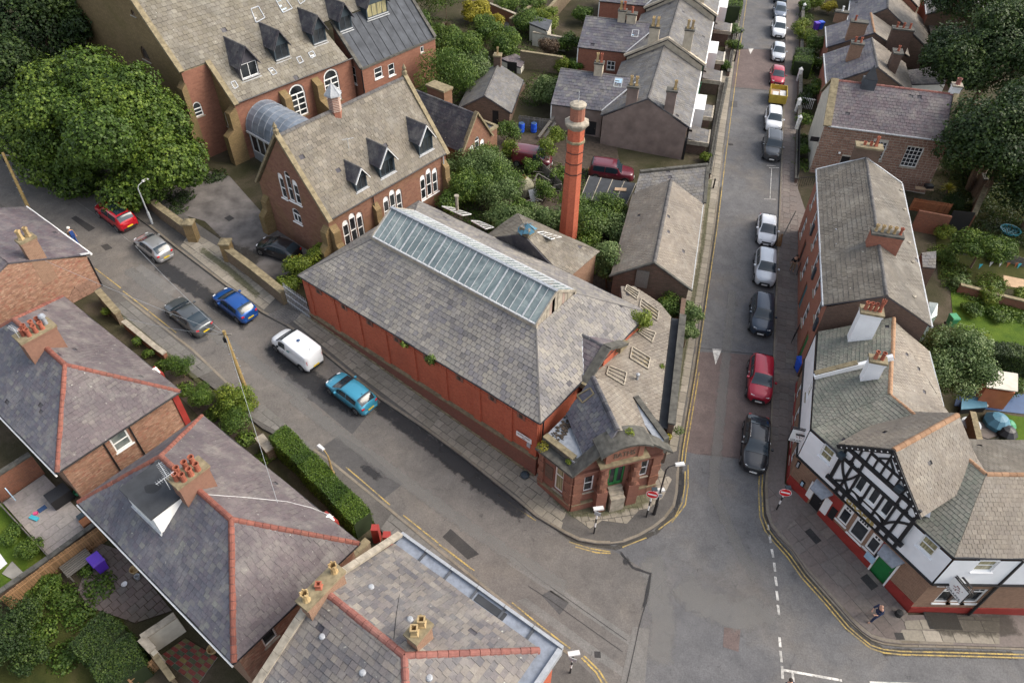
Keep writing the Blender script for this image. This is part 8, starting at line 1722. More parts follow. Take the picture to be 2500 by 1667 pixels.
for nm,pp_,rr_,n_,mt in(('undergrowth',[(1120,480),(1160,520),(1200,545),(1260,585),(1330,600),(1380,580),(1230,450),(1380,470),(1440,500),(1260,420),(1400,430),(1440,640),(1490,610),(1340,420),(1180,400),(1100,450)],2.2,26000,'leaf_mid'),
 ('undergrowth',[(1030,130),(1070,200),(1110,260),(1150,220),(1200,160),(1250,120),(1130,100),(1180,60),(1300,80),(1330,200),(1390,190),(1060,60),(1010,40),(1330,150),(1300,230)],3.0,26000,'leaf_mid'),
 ('ground_cover',[(1965,40),(1965,90),(1975,130),(1965,180),(1975,220),(1960,280),(1957,340),(1955,400)],1.5,7000,'leaf_mid'),('ground_cover',[(2330,690),(2380,715),(2440,760),(2500,770),(2300,620),(2330,660),(2420,690)],1.5,9000,'leaf_mid'),
 ('ground_cover',[(400,890),(450,950),(520,1010),(600,1070),(650,1110)],.7,3500,'leaf_mid'),('ground_cover',[(2340,470),(2400,450),(2450,500),(2500,420),(2330,400),(2400,540),(2480,560)],3.5,14000,'leaf_dark'),
 ('ground_cover',[(150,1460),(240,1430),(190,1500),(100,1540),(160,1600),(60,1500)],1.0,8000,'leaf_mid'),('ground_cover',[(440,480),(420,510),(520,430),(460,440)],1.4,5000,'leaf_dark')):
 lb_=[(*GP(x,y,.05),rr_,rr_,.28)for x,y in pp_];leaves(None,lb_,n_,.16,mt,nm,'stuff',seed=len(pp_)*7,fill=.5)
# ------------------------------------------------------------------ vehicles
def ip(x,pts):
 xs=[p[0]for p in pts];ys=[p[1]for p in pts];n=len(xs);x=np.asarray(x,float)
 h=np.diff(xs);dl=np.diff(ys)/h;m=np.zeros(n);m[0],m[-1]=dl[0],dl[-1]
 for i in range(1,n-1):m[i]=0 if dl[i-1]*dl[i]<=0 else 2*dl[i-1]*dl[i]/(dl[i-1]+dl[i])
 k=np.clip(np.searchsorted(xs,x)-1,0,n-2);t=(x-np.array(xs)[k])/h[k];y0,y1=np.array(ys)[k],np.array(ys)[k+1]
 return(2*t**3-3*t**2+1)*y0+(t**3-2*t**2+t)*h[k]*m[k]+(-2*t**3+3*t**2)*y1+(t**3-t**2)*h[k]*m[k+1]
TY={'hatch':dict(L=4.0,W=1.75,zt=[(0,.5),(.012,.80),(.04,1.0),(.15,1.36),(.22,1.43),(.38,1.48),(.50,1.45),(.57,1.38),(.75,1.0),(.80,.95),(.91,.84),(.975,.68),(1,.42)],ws=(.56,.755),rw=(.045,.16),sw=((.17,.40),(.415,.64)),wb=(.17,.83)),
      'suv':dict(L=4.45,W=1.86,zt=[(0,.55),(.012,.9),(.03,1.1),(.10,1.55),(.16,1.63),(.35,1.67),(.55,1.63),(.60,1.56),(.74,1.16),(.78,1.11),(.93,1.0),(.985,.82),(1,.5)],ws=(.59,.745),rw=(.035,.105),sw=((.14,.38),(.395,.63)),wb=(.17,.82)),
      'saloon':dict(L=4.6,W=1.84,zt=[(0,.55),(.012,.85),(.03,1.0),(.09,1.05),(.27,1.38),(.40,1.43),(.52,1.40),(.58,1.33),(.73,1.0),(.78,.95),(.93,.85),(.985,.72),(1,.45)],ws=(.57,.735),rw=(.09,.27),sw=((.24,.42),(.435,.63)),wb=(.18,.82)),
      'van':dict(L=4.4,W=1.84,zt=[(0,.6),(.006,1.65),(.03,1.80),(.3,1.84),(.58,1.84),(.64,1.78),(.79,1.25),(.83,1.17),(.95,1.0),(.99,.8),(1,.5)],ws=(.63,.80),rw=None,sw=((.54,.72),),wb=(.16,.83)),
      'box4':dict(L=4.7,W=1.9,zt=[(0,.55),(.008,1.1),(.03,1.4),(.06,1.75),(.12,1.82),(.5,1.84),(.60,1.76),(.70,1.25),(.74,1.2),(.95,1.12),(.99,.9),(1,.55)],ws=(.595,.705),rw=(.025,.065),sw=((.09,.34),(.36,.63)),wb=(.17,.82))}
def car(px,py,hd,typ,pnt,label,group,L=None,roof=None,rails=False,tall=0.,noplate=False,zc=.75):
 T=TY[typ];L=L or T['L'];W=T['W'];k=1.;g0=GP(px,py,zc);g0[2]-=zc;u=V(math.cos(hd),math.sin(hd),0);u[2]=GX*u[0]+GY*u[1];u/=np.linalg.norm(u);nz=V(-GX,-GY,1);nz/=np.linalg.norm(nz);v=np.cross(nz,u)
 o=empty('parked_car' if typ!='van' else 'parked_van',g0,label,'van' if typ=='van' else 'car',group)
 zt=lambda x:ip(x,T['zt']);wf=lambda x:ip(x,[(0,.56),(.012,.70),(.04,.80),(.12,.875),(.5,.89),(.80,.88),(.90,.835),(.95,.76),(.985,.60),(1,.42)])*W/1.78
 roofw=.70 if typ in('van','box4')else .63
 wt=lambda x:ip(x,[(0,.50),(.04,.62 if typ!='van' else .76),(T['rw'][1]if T['rw']else .1,roofw if typ!='van' else .78),(.35,roofw+.02 if typ!='van' else .78),(T['ws'][0],roofw+.01 if typ!='van' else .74),(T['ws'][1],.75),(T['ws'][1]+.05,.76),(.92,.66),(.97,.5),(1,.34)])*W/1.78
 zb=lambda x:np.minimum(ip(x,[(0,.45),(.02,.74),(.08,.93),(.5,.92),(.76,.88),(.95,.74),(1,.4)])*(1.1 if typ in('suv','box4','van')else 1),zt(x)-.03)
 def Pt(x,y,z):return g0+u*((x-.5)*L)+v*y+nz*z
 X=np.unique(np.concatenate([[0,.008,.02,.035],np.linspace(.06,.94,34),[.965,.985,.994,1.],T['ws'],T['rw']or[]]));rings=[]
 zs=.22 if typ not in('suv','box4')else .30
 def ring(x):
  w,t,b,tt=float(wf(x)),float(zt(x)),float(zb(x)),min(float(wt(x)),float(wf(x))*.97);e=[(w*.88,zs),(w*.985,zs+.10),(w,.5*(zs+b)+.03),(w*.99,b-.07),(w*.955,b),((w*.95+tt)/2+.02,(b+t)/2),(tt+.015,t-.06),(tt*.93,t-.015),(tt*.5,t+.012),(0,t+.02)]
  return e
 for x in X:e=ring(x);rings.append([Pt(x,y,z)for y,z in e]+[Pt(x,-y,z)for y,z in e[-2::-1]])
 n=len(rings[0]);vs=[p for r in rings for p in r];fs=[]
 for i in range(len(rings)-1):
  for j in range(n-1):fs.append((i*n+j,i*n+j+1,(i+1)*n+j+1,(i+1)*n+j))
  fs.append((i*n+n-1,i*n,(i+1)*n,(i+1)*n+n-1))
 fs.append(tuple(range(n-1,-1,-1)));fs.append(tuple((len(rings)-1)*n+j for j in range(n)))
 m=MB();m.v=[tuple(p)for p in vs];m.f=[tuple(reversed(q))for q in fs];m.m=[0]*len(fs);m.t=[.5]*len(fs);b=m.build('body','paint_'+pnt,o,smooth=True,uv=False)
 def top(x,y,h=.014):t=float(zt(x));tt=float(wt(x));return Pt(x,y,t+.02-.035*(abs(y)/tt)**2.2*1.2+h)
 def patch(name,fn,nu,nv,mat,par=o):
  m=MB();G_=[[fn(i/nu,j/nv)for j in range(nv+1)]for i in range(nu+1)]
  for i in range(nu):
   for j in range(nv):
    q=[G_[i][j],G_[i+1][j],G_[i+1][j+1],G_[i][j+1]];m.poly(q)
  return m.build(name,mat,par,smooth=True,uv=False)
 def glassx(a,b_):return lambda s,t:(lambda x:top(x,(t*2-1)*(float(wt(x))-.015),.026))(a+(b_-a)*s)
 a,b_=T['ws'];patch('windscreen',glassx(a-.005,b_+.012),10,8,'car_glass')
 if T['rw']:a,b_=T['rw'];patch('rear_window',glassx(a+.002,b_+.008),8,8,'car_glass')
 if roof:a,b_=T['rw'][1]+.05,T['ws'][0]-.02;patch('glass_roof',lambda s,t:top(a+(b_-a)*s,(t*2-1)*.5,.012),5,4,roof)
 for(a,b_)in T['sw']:
  for sg in(-1,1):
   def side(s,t):
    x=a+(b_-a)*s;t2=.1+.74*t;lim=1.
    w,tp,bb,tt=float(wf(x)),float(zt(x)),float(zb(x)),min(float(wt(x)),float(wf(x))*.97);p0=(w*.955,bb);p1=((w*.95+tt)/2+.02,(bb+tp)/2);p2=(tt+.015,tp-.06)
    q=(p0[0]+(p1[0]-p0[0])*t2*2,p0[1]+(p1[1]-p0[1])*t2*2)if t2<.5 else(p1[0]+(p2[0]-p1[0])*(t2*2-1),p1[1]+(p2[1]-p1[1])*(t2*2-1));return Pt(x,sg*(q[0]+.014),q[1])
   patch('side_window',side,5,4,'car_glass')
 r_=.33 if typ not in('suv','box4')else .37
 for x in T['wb']:
  for sg in(-1,1):
   w=float(wf(x));c=Pt(x,sg*(w-.16),r_+.0);m=MB();m.tube(Pt(x,sg*(w-.2),r_+.03),Pt(x,sg*(w+.006),r_+.03),r_+.06,n=18);m.build('wheel_arch','car_trim',o)
   m=MB();m.tube(Pt(x,sg*(w-.18),r_),Pt(x,sg*(w+.022),r_),r_,n=20);wh_=m.build('wheel','tyre',o);m=MB();m.tube(Pt(x,sg*(w+.02),r_),Pt(x,sg*(w+.03),r_),r_*.66,n=12);m.build('rim','alloy',wh_)
   for q in range(5):a=q*1.2566;k_=MB();c0_=Pt(x,sg*(w+.031),r_);d_=u*math.cos(a+.6)+nz*math.sin(a+.6);k_.bar(c0_+d_*r_*.18,c0_+d_*r_*.6,.05,.004,up=v);k_.build('rim_gap','tyre',wh_)
 for sg in(-1,1):
  xm=T['sw'][-1][1]-.01;w=float(wf(xm));m=MB();c=Pt(xm,sg*(w+.02),float(zb(xm))+.08);m.obox(c-u*.08-nz*.05,u*.15,v*sg*.17,nz*.12);m.build('wing_mirror','paint_'+pnt if typ!='van' else 'car_trim',o)
  def rear(s,t,z0,z1,y0,y1,x0=.012):x=x0+.03*t;y=sg*(y0+(y1-y0)*s);return Pt(.0+x*.55+.02*(abs(y)/.8)**3,y,z0+(z1-z0)*t)-u*.02
  zz=.8 if typ in('hatch','saloon')else .95
  m=MB();c=Pt(.014,sg*.46,zz-.02);m.obox(c+v*sg*.06-u*.04,v*sg*.2+u*.05,u*.24,nz*(.12 if typ!='van' else .38));m.build('tail_light','lamp_red',o)
  m=MB();c=Pt(.945,sg*.42,zz-.17);m.obox(c,v*sg*.24-u*.05,u*(.035*L-.04),nz*.13);m.build('headlight','lamp_clear',o)
  m=MB();x0,x1=T['wb'][0]+.1,T['wb'][1]-.1;m.obox(Pt(x0,sg*(float(wf(.5))-.03),zs+.0),u*(x1-x0)*L,v*sg*.045,nz*.12);m.build('side_skirt','car_trim',o)
  for xx in((T['sw'][0][1]+T['sw'][-1][0])/2+.0,T['sw'][-1][1]+.01):m=MB();m.bar(Pt(xx,sg*(float(wf(xx))+.004),zs+.2),Pt(xx,sg*(float(wf(xx))*.97+.004),float(zb(xx))-.05),.018,.01,up=u);m.build('door_seam','car_trim',o)
  for xx in(T['sw'][-1][0]+.03,):m=MB();m.obox(Pt(xx,sg*(float(wf(xx))-.0),.82),u*.16,v*sg*.02,nz*.03);m.build('door_handle','car_trim' if typ=='van' else 'chrome',o)
 if rails:
  for sg in(-1,1):m=MB();x0,x1=T['rw'][1]+.02,T['ws'][0]-.02;m.path([top(x0+(x1-x0)*i/5,sg*(float(wt(.4))-.05),.05)for i in range(6)],.02,5);m.build('roof_rail','chrome',o)
 m=MB();m.obox(Pt(0,-.62,zs+.05)-u*.03,v*1.24,u*.12,nz*.2);m.build('rear_bumper','car_trim' if typ in('suv','van','box4')else 'paint_'+pnt,o);m=MB();m.obox(Pt(1,-.48,zs+.02)-u*.10,v*.96,u*.13,nz*.2);m.build('front_bumper','car_trim',o)
 m=MB();m.obox(Pt(1,-.42,.52)-u*.05,v*.84,u*.06,nz*.13);m.build('grille','car_trim',o);m=MB();m.obox(Pt(1,-.25,zs+.12)+u*.02,v*.5,u*.03,nz*.11);m.build('number_plate','plate_white',o);m=MB();m.obox(Pt(0,-.26,zs+.28)-u*.045,v*.52,u*.02,nz*.12);m.build('number_plate','plate_yellow',o)
 m=MB();c=top(T['rw'][1]+.03 if T['rw']else .1,0,.0);m.prism([c-v*.015,c+u*.12-v*.015,c-u*.06-v*.015+nz*.09],v*.03);m.build('roof_aerial','car_trim',o)
 return o
A1=math.radians(180-38.4);G1='cars parked on the street beside the baths'
car(281,521,A1,'suv','red','red SUV with black glass roof parked under the sycamore',G1,4.55,'car_glass');car(372,597,A1,'hatch','silver','silver hatchback parked by the church yard wall',G1,3.9)
car(458,766,A1,'saloon','grey','dark grey coupe-backed car standing on the far side of the carriageway',G1,4.6);car(571,738,A1,'hatch','blue','deep blue hatchback beside the cobbled entrance',G1,4.1);car(855,953,A1,'hatch','lightblue','turquoise blue hatchback in front of the red brick wall',G1,4.15)
vn=car(722,845,A1,'van','white','white panel van with small green swirl logos',G1,4.4,zc=.9)
car(678,603,math.radians(158),'hatch','black','black hatchback in the church yard beside the school gable',G1,3.95)
A2=math.radians(75+180);G2='cars parked down the long street'
for(px,py,dh,ty,pn,lb,L,rl)in((1846,1077,-1,'saloon','black','black estate car with chrome roof rails nearest the pub',4.75,True),(1856,921,-.5,'suv','crimson','crimson crossover parked on the red speed table',4.4,False),(1860,764,0,'suv','navy','dark navy SUV parked opposite the shed gable',4.45,False),(1868,650,1,'suv','palegrey','pale silver-white SUV beside the pedestrian',4.4,False),
 (1872,557,1,'hatch','white','white hatchback nearest the painted bay mark',4.1,False),(1885,357,1.5,'box4','darkgrey','dark grey boxy off-roader with roof rack',4.5,True),(1888,290,1.5,'suv','white','white SUV with roof rails behind the boxy off-roader',4.4,True),(1898,182,1.5,'hatch','crimson','bright red hatchback in front of the skip',4.0,False),(1900,124,1.5,'hatch','palegrey','white hatchback with dark grille above the red one',4.1,False),
 (1901,68,1.5,'suv','white','large white crossover third from the top',4.5,False),(1904,24,1.5,'hatch','steelblue','blue-grey car second from the top edge',4.1,False),(1906,-14,1.5,'saloon','navy','navy car cut off by the top edge',4.4,False)):car(px,py,A2+math.radians(dh),ty,pn,lb,G2,L,rails=rl)
car(1492,418,math.radians(-9),'box4','maroon','faded maroon estate car beside the blank rendered gable',None,4.6);car(1298,385,math.radians(-9),'van','maroon','abandoned maroon van overgrown with shrubs in the yard',None,4.2)
# van details
u_=V(math.cos(A1),math.sin(A1),0);v_=V(-math.sin(A1),math.cos(A1),0);b0_=WPOS[vn.name]
m=MB();m.lathe(b0_-u_*.6+V(0,0,1.87),[(.13,0),(.13,.03),(.001,.04)],14);m.build('roof_vent','plastic_navy',vn)
for c,d_,nn in((b0_+v_*.935-u_*.4+V(0,0,1.15),u_,v_),(b0_-u_*2.22-v_*.0+V(0,0,1.3),v_,-u_)):
 for i,mt in enumerate(('plastic_green','plastic_navy','plastic_cyan')):
  m=MB();pr=None
  for j in range(7):a=.3+j*.35;r=.22-.05*i;q=c+d_*math.cos(a)*r+V(0,0,math.sin(a)*r)+nn*.02;(m.bar(pr,q,.035,.01,up=nn)if pr is not None else 0);pr=q
  m.build('swirl_logo',mt,vn)

# skip
s0_=GP(1899,233,.7);sf=Fr(s0_[0],s0_[1],75);zb_=g(s0_[0],s0_[1]);sk=empty('skip_trailer',(s0_[0],s0_[1],zb_),'yellow high-sided trailer loaded with white boards and rubble','trailer')
for nm,q in(('side_panel',(-1.5,1.5,-.98,-.92)),('side_panel',(-1.5,1.5,.92,.98)),('end_panel',(-1.5,-1.44,-.92,.92)),('end_panel',(1.44,1.5,-.92,.92))):m=MB();m.fbox(sf,*q,zb_+.35,zb_+1.35);m.build(nm,'yellow_skip',sk)
m=MB();m.fbox(sf,-1.44,1.44,-.92,.92,zb_+.35,zb_+.8);m.build('load','ply',sk)
for a,b_ in((-.6,.4),(-.2,-.45)):m=MB();m.obox(sf.p(a-.5,b_-.4,zb_+.95),sf.u*1.1+V(0,0,.15),sf.v*.7,(0,0,.06));m.build('board','sheet_white',sk)
for a in(-.5,.5):m=MB();m.tube(sf.p(a,-1.0,zb_+.32),sf.p(a,1.0,zb_+.32),.32,n=14);m.build('wheel','tyre',sk)
# ------------------------------------------------------------------ people
def skinmesh(name,pts,edges,rad,mat,par,sub=2):
 me=bpy.data.meshes.new(name);me.from_pydata([tuple(map(float,p))for p in pts],edges,[]);t=bpy.data.objects.new('tmp',me);COL.objects.link(t);md=t.modifiers.new('s','SKIN');lay=me.skin_vertices[0].data if me.skin_vertices else None
 if lay is None:bpy.context.view_layer.objects.active=t;t.data.skin_vertices;
 lay=me.skin_vertices[0].data
 for i,r in enumerate(rad):lay[i].radius=(r,r)if not isinstance(r,tuple)else r
 lay[0].use_root=True;ss=t.modifiers.new('u','SUBSURF');ss.levels=sub;ss.render_levels=sub;dg=bpy.context.evaluated_depsgraph_get();out=bpy.data.meshes.new_from_object(t.evaluated_get(dg));bpy.data.objects.remove(t)
 out.name=name;out.materials.clear();out.materials.append(MAT(mat));out.shade_smooth();o=bpy.data.objects.new(name,out);link(o,WPOS[par.name],par);return o
def person(px,py,hd,label,top='cloth_navy',legs='cloth_navy',hair='hair_dark',stride=.35,armL=(.1,.25,.95),armR=(-.05,-.27,.9),bald=False,helmet=False,pack=None,zoff=.15,shoes='cloth_black',lean=.05,h=1.78,bentL=0.):
 b=GP(px,py,zoff);o=empty('person',b,label,'person','people on the footways');u=V(math.cos(hd),math.sin(hd),0);v=V(-math.sin(hd),math.cos(hd),0);s=h/1.78
 q=lambda x,y,z:(u*x+v*y+V(0,0,z))*s
 J=[q(0,0,.95),q(lean*.5,0,1.18),q(lean,0,1.42),q(lean+.01,0,1.52),q(lean+.03,0,1.60),q(lean+.05,0,1.70)];E_=[(0,1),(1,2),(2,3),(3,4),(4,5)];Rr=[(.15,.12),(.14,.11),(.16,.11),.055,.085,.085]
 feet=[]
 for sg,st in((1,stride),(-1,-stride)):
  k=len(J);J+=[q(0,.09*sg,.90),q(st*.5+.06,.1*sg,.50),q(st-.05,.1*sg,.10),q(st+.10,.1*sg,.04)];E_+=[(0,k),(k,k+1),(k+1,k+2),(k+2,k+3)];Rr+=[.085,.055,.04,.035];feet.append(k)
 arms=[]
 for sg,A in((1,armL),(-1,armR)):
  k=len(J);el=q(lean+(A[0])*.45-.03,.24*sg,1.16);hd_=q(*A);d_=hd_-el;d_/=np.linalg.norm(d_);J+=[q(lean,.18*sg,1.40),el,hd_];E_+=[(2,k),(k,k+1),(k+1,k+2)];Rr+=[.055,.042,.03];arms.append(k);w_=k+2
  sd=np.cross(d_,v);sd=sd/np.linalg.norm(sd)
  for f_ in range(4):kk=len(J);J+=[hd_+d_*.09*s+v*(f_-1.5)*.02,hd_+(d_*(.155-.012*abs(f_-1.3))+sd*.02)*s+v*(f_-1.5)*.022];E_+=[(w_,kk),(kk,kk+1)];Rr+=[.010,.008]
  kk=len(J);J+=[hd_+d_*.05*s+v*.045*-sg,hd_+d_*.09*s+v*.065*-sg];E_+=[(w_,kk),(kk,kk+1)];Rr+=[.011,.009]
 skinmesh('body',J,E_,Rr,'skin',o)
 T_=[J[0]+V(0,0,-.02),J[1],J[2],J[2]+V(0,0,.05)];te=[(0,1),(1,2),(2,3)];tr_=[(.175,.14),(.165,.13),(.18,.125),(.09,.08)]
 for k in arms:n_=len(T_);T_+=[J[k],J[k+1],J[k+1]+(J[k+2]-J[k+1])*.55];te+=[(2,n_),(n_,n_+1),(n_+1,n_+2)];tr_+=[.075,.06,.052]
 skinmesh('jacket',T_,te,tr_,top,o);L_=[J[0]];le=[];lr=[(.165,.135)]
 for k in feet:n_=len(L_);L_+=[J[k],J[k+1],J[k+2]];le+=[(0,n_),(n_,n_+1),(n_+1,n_+2)];lr+=[.105,.078,.062]
 skinmesh('trousers',L_,le,lr,legs,o)
 for k in feet:skinmesh('shoe',[J[k+2]-V(0,0,.04),J[k+3]],[(0,1)],[.05,.045],shoes,o,1)
 hc=b+q(lean+.05,0,1.68)
 if not bald:m=MB();m.lathe(hc-u*.01,[(.105,-.02),(.115,.03),(.09,.09),(.001,.125)]if not helmet else[(.14,-.01),(.15,.05),(.1,.12),(.001,.15)],12);m.build('hair' if not helmet else 'helmet',hair,o,smooth=True)
 for sg in(-1,1):m=MB();m.lathe(hc+u*.085+v*.032*sg-V(0,0,.03),[(.001,-.012),(.011,0),(.001,.012)],6);m.build('eye','black_paint',o);m=MB();m.lathe(hc+v*.088*sg-V(0,0,.05),[(.001,-.03),(.016,0),(.001,.03)],6);m.build('ear','skin',o)
 m=MB();m.prism([hc+u*.08-V(0,0,.03),hc+u*.115-V(0,0,.065),hc+u*.08-V(0,0,.07)],v*.02);m.build('nose','skin',o)
 if pack:m=MB();c=b+q(lean-.28,-.15,1.05);m.obox(c,u*.18,v*.3,(0,0,.42));m.build('backpack',pack,o)
 return o
person(2133,1512,math.radians(195),'bald man in navy clothes striding past the pub with arms forward',bald=True,armL=(.45,.18,1.15),armR=(.4,-.15,1.1),stride=.36,lean=.12,h=1.95)
person(1932,662,math.radians(265),'pedestrian in black top and tan trousers on the footway by the railings',top='cloth_black',legs='cloth_tan',stride=.12,h=1.9)
person(188,598,math.radians(140),'person in white helmet with blue backpack by the gabled house',top='cloth_tan',legs='cloth_blue',helmet=True,hair='helmet_white',pack='cloth_blue',stride=.15,h=1.8,zoff=.02)
person(1911,1693,math.radians(100),'person cut off by the bottom edge of the picture beside the white line',top='cloth_navy',legs='cloth_black',stride=.2,h=1.85,zoff=.02)
# ------------------------------------------------------------------ street furniture, walls, gardens
def gwall(pts,h,th,mat,label,cope='coping',cat='wall',name='garden_wall',ch=.1,zb=None,single=True,L=.8):
 q=[GP(*p)for p in pts];o=empty(name,q[0],label,cat);m=MB()
 for a,b in zip(q[:-1],q[1:]):d_=b-a;n_=V(-d_[1],d_[0],0)/np.linalg.norm(d_[:2])*th/2;m.prism([a-n_-V(0,0,.3),b-n_-V(0,0,.3),b-n_+V(0,0,h),a-n_+V(0,0,h)],n_*2)
 m.build('wall',mat,o)
 if cope:coping(o,[p+V(0,0,h+ch/2)for p in q],th+.12,ch,cope,L=L,single=single)
 return o
def pillar(o,px,py,w,h,mat,cap='coping'):p=GP(px,py);m=MB();m.box(p[0]-w/2,p[0]+w/2,p[1]-w/2,p[1]+w/2,p[2]-.2,p[2]+h);q=m.build('pillar',mat,o);m=MB();m.lathe(p+V(0,0,h),[(w*.85,0),(w*.85,.12),(.001,.4)],4,rot=.785);m.build('pillar_cap',cap,q)
w_=gwall([(345,485),(400,535),(475,590)],1.3,.5,'stone_wall','mossy stone yard wall left of the church yard entrance',L=1.0);pillar(w_,476,588,.8,1.9,'stone_olive')
w_=gwall([(566,640),(620,680),(700,745)],1.4,.5,'stone_wall','mossy stone yard wall running down to the steel gates',L=1.0);pillar(w_,564,636,.8,1.9,'stone_olive')
gwall([(310,800),(385,862),(410,880)],.7,.28,'brick_garden','low red brick bed wall with pale coping on the left footway','coping_pale');gwall([(640,1085),(668,1120)],.9,.5,'stone_wall','short pale stone planter wall above the long hedge','coping_pale')
gwall([(252,735),(300,790)],1.1,.4,'stone_wall','short stone wall at the corner of the first gabled house');w_=gwall([(905,1345),(850,1400),(770,1470)],1.3,.35,'stone_wall','stone passage wall between the front pair and the corner building','coping');
o=empty('gate_pillars',GP(925,1320),'red painted gatepost with slot at the end of the long hedge','gatepost');
for px,py in((922,1318),(950,1335)):p=GP(px,py);m=MB();m.box(p[0]-.22,p[0]+.22,p[1]-.22,p[1]+.22,p[2],p[2]+1.5);m.build('post','red_paint',o)
for pts,lb in((([(1728,440),(1752,300),(1772,205)]),'dark railed front wall of the end terrace'),(([(1776,190),(1792,90),(1806,20)]),'dark railed front wall of the upper terrace houses')):
 w_=gwall(pts,.7,.3,'brick_dark',lb,'coping_dark');q=[GP(*p)for p in pts];m=MB()
 for a,b in zip(q[:-1],q[1:]):
  n=int(np.linalg.norm(b-a)/.25);m.bar(a+V(0,0,1.35),b+V(0,0,1.35),.04)
  for i in range(n):p=a+(b-a)*i/n;m.bar(p+V(0,0,.8),p+V(0,0,1.45),.025)
 m.build('railings','black_paint',w_)
w_=gwall([(1941,450),(1944,330)],.6,.25,'brick_dark','east front wall with tall black railings below the stone house','coping_dark');q=[GP(1941,450),GP(1944,330)];m=MB();m.bar(q[0]+V(0,0,1.5),q[1]+V(0,0,1.5),.05)
for i in range(46):p=q[0]+(q[1]-q[0])*i/46;m.bar(p+V(0,0,.6),p+V(0,0,1.6),.03)
m.build('railings','black_paint',w_)
w_=gwall([(1946,315),(1950,200),(1953,130),(1957,20)],.9,.3,'brick_dark','east garden wall with white gateposts','coping_dark')
for px,py in((1944,318),(1943,275),(1947,200),(1957,40),(1958,15)):pillar(w_,px,py,.35,1.5,'white_paint','white_paint')
m=MB();a,b=GP(1946,262),GP(1985,268);
for i in range(9):p=a+(b-a)*i/9;m.bar(p,p+V(0,0,1.3),.06)
m.bar(a+V(0,0,1.2),b+V(0,0,1.2),.06);m.build('gate_rails','white_paint',w_)
# palisade gates beside the baths
a,b=P(704,748,g(*GP(704,748)[:2])),GP(757,786);o=empty('steel_gates',a,'grey galvanised palisade gates closing the passage beside the baths','gate')
a=GP(703,742);b=GP(760,783);n=15
for i in range(n):p=a+(b-a)*(i+.5)/n;m=MB();m.bar(p+V(0,0,.1),p+V(0,0,2.25),.075,.03);m.build('pale','zinc',o)
for z in(.4,1.1,1.9):m=MB();m.bar(a+V(0,0,z),b+V(0,0,z),.07,.06);m.build('rail','steel',o)
# posts and signs
def post(px,py,h,label,name='striped_post',sign=None,r=.055,zb=.15,face=250):
 b=GP(px,py,zb);o=empty(name,b,label,'traffic sign' if sign else 'post');n=5
 for i in range(n):m=MB();m.tube(b+V(0,0,.3+(h-.3)*i/n if i else 0),b+V(0,0,.3+(h-.3)*(i+1)/n),r+.0005*i,n=10);m.build('post_band','black_paint' if i%2==0 else 'white_paint',o)
 a=math.radians(face);u=V(math.cos(a),math.sin(a),0);v=V(-math.sin(a),math.cos(a),0)
 if sign=='noentry':
  c=b+V(0,0,h-.2)+u*.09;m=MB();rg=[c+(v*math.cos(t)+V(0,0,1)*math.sin(t))*.38 for t in np.linspace(0,6.283,25)[:-1]];m.prism(rg,u*.02);s_=m.build('sign_disc','signal_red',o);m=MB();m.obox(c-v*.28-V(0,0,.065)+u*.02,v*.56,u*.008,(0,0,.13));m.build('white_bar','white_paint',s_)
  m=MB();rg1=[c+(v*math.cos(t)+V(0,0,1)*math.sin(t))*.385+u*.02 for t in np.linspace(0,6.283,25)[:-1]];rg2=[c+(v*math.cos(t)+V(0,0,1)*math.sin(t))*.355+u*.026 for t in np.linspace(0,6.283,25)[:-1]]
  for i in range(24):m.poly([rg1[i],rg1[(i+1)%24],rg2[(i+1)%24],rg2[i]])
  m.build('white_rim','white_paint',s_);m=MB();m.obox(b+V(-.1,-.1,h+.15),(.35,0,0),(0,.25,0),(0,0,.1));m.build('sign_light','slate_grey_paint',o)
 elif sign=='flag':
  m=MB();m.obox(b+V(-.25,-.12,h),(.62,.1,0),(-.05,.24,0),(0,0,.12));m.build('sign_lamp','sheet_white',o);m=MB();m.obox(b+V(-.2,-.1,h-.35),v*.4,u*.03,(0,0,.35));m.build('sign_plate','sign_grey',o)
 return o
post(1578,1261,2.9,'round red no entry sign on a striped post at the baths corner',sign='noentry',face=255);post(1595,1252,2.5,'striped post with small white plate right behind the no entry sign',sign='flag');post(1450,1301,2.7,'striped post with a white lamp box in front of the baths steps',sign='flag')
post(1896,1243,2.4,'round red no entry sign on a striped post by the pub corner',sign='noentry',face=255,h=None)if False else post(1896,1243,2.3,'round red no entry sign on a striped post by the pub corner',sign='noentry',face=255);post(1392,1641,2.4,'striped post with a white lamp box at the bottom footway',sign='flag')
for px,py,lb in((1741,460,'black bollard beside the shed lean-to'),(1795,100,'black bollard by the upper terrace')):b=GP(px,py,.13);o=empty('bollard',b,lb,'bollard');m=MB();m.tube(b,b+V(0,0,1.0),.08,n=10);m.build('shaft','black_paint',o);m=MB();m.lathe(b+V(0,0,1),[(.1,0),(.1,.08),(.001,.16)],10);m.build('cap','black_paint',o)
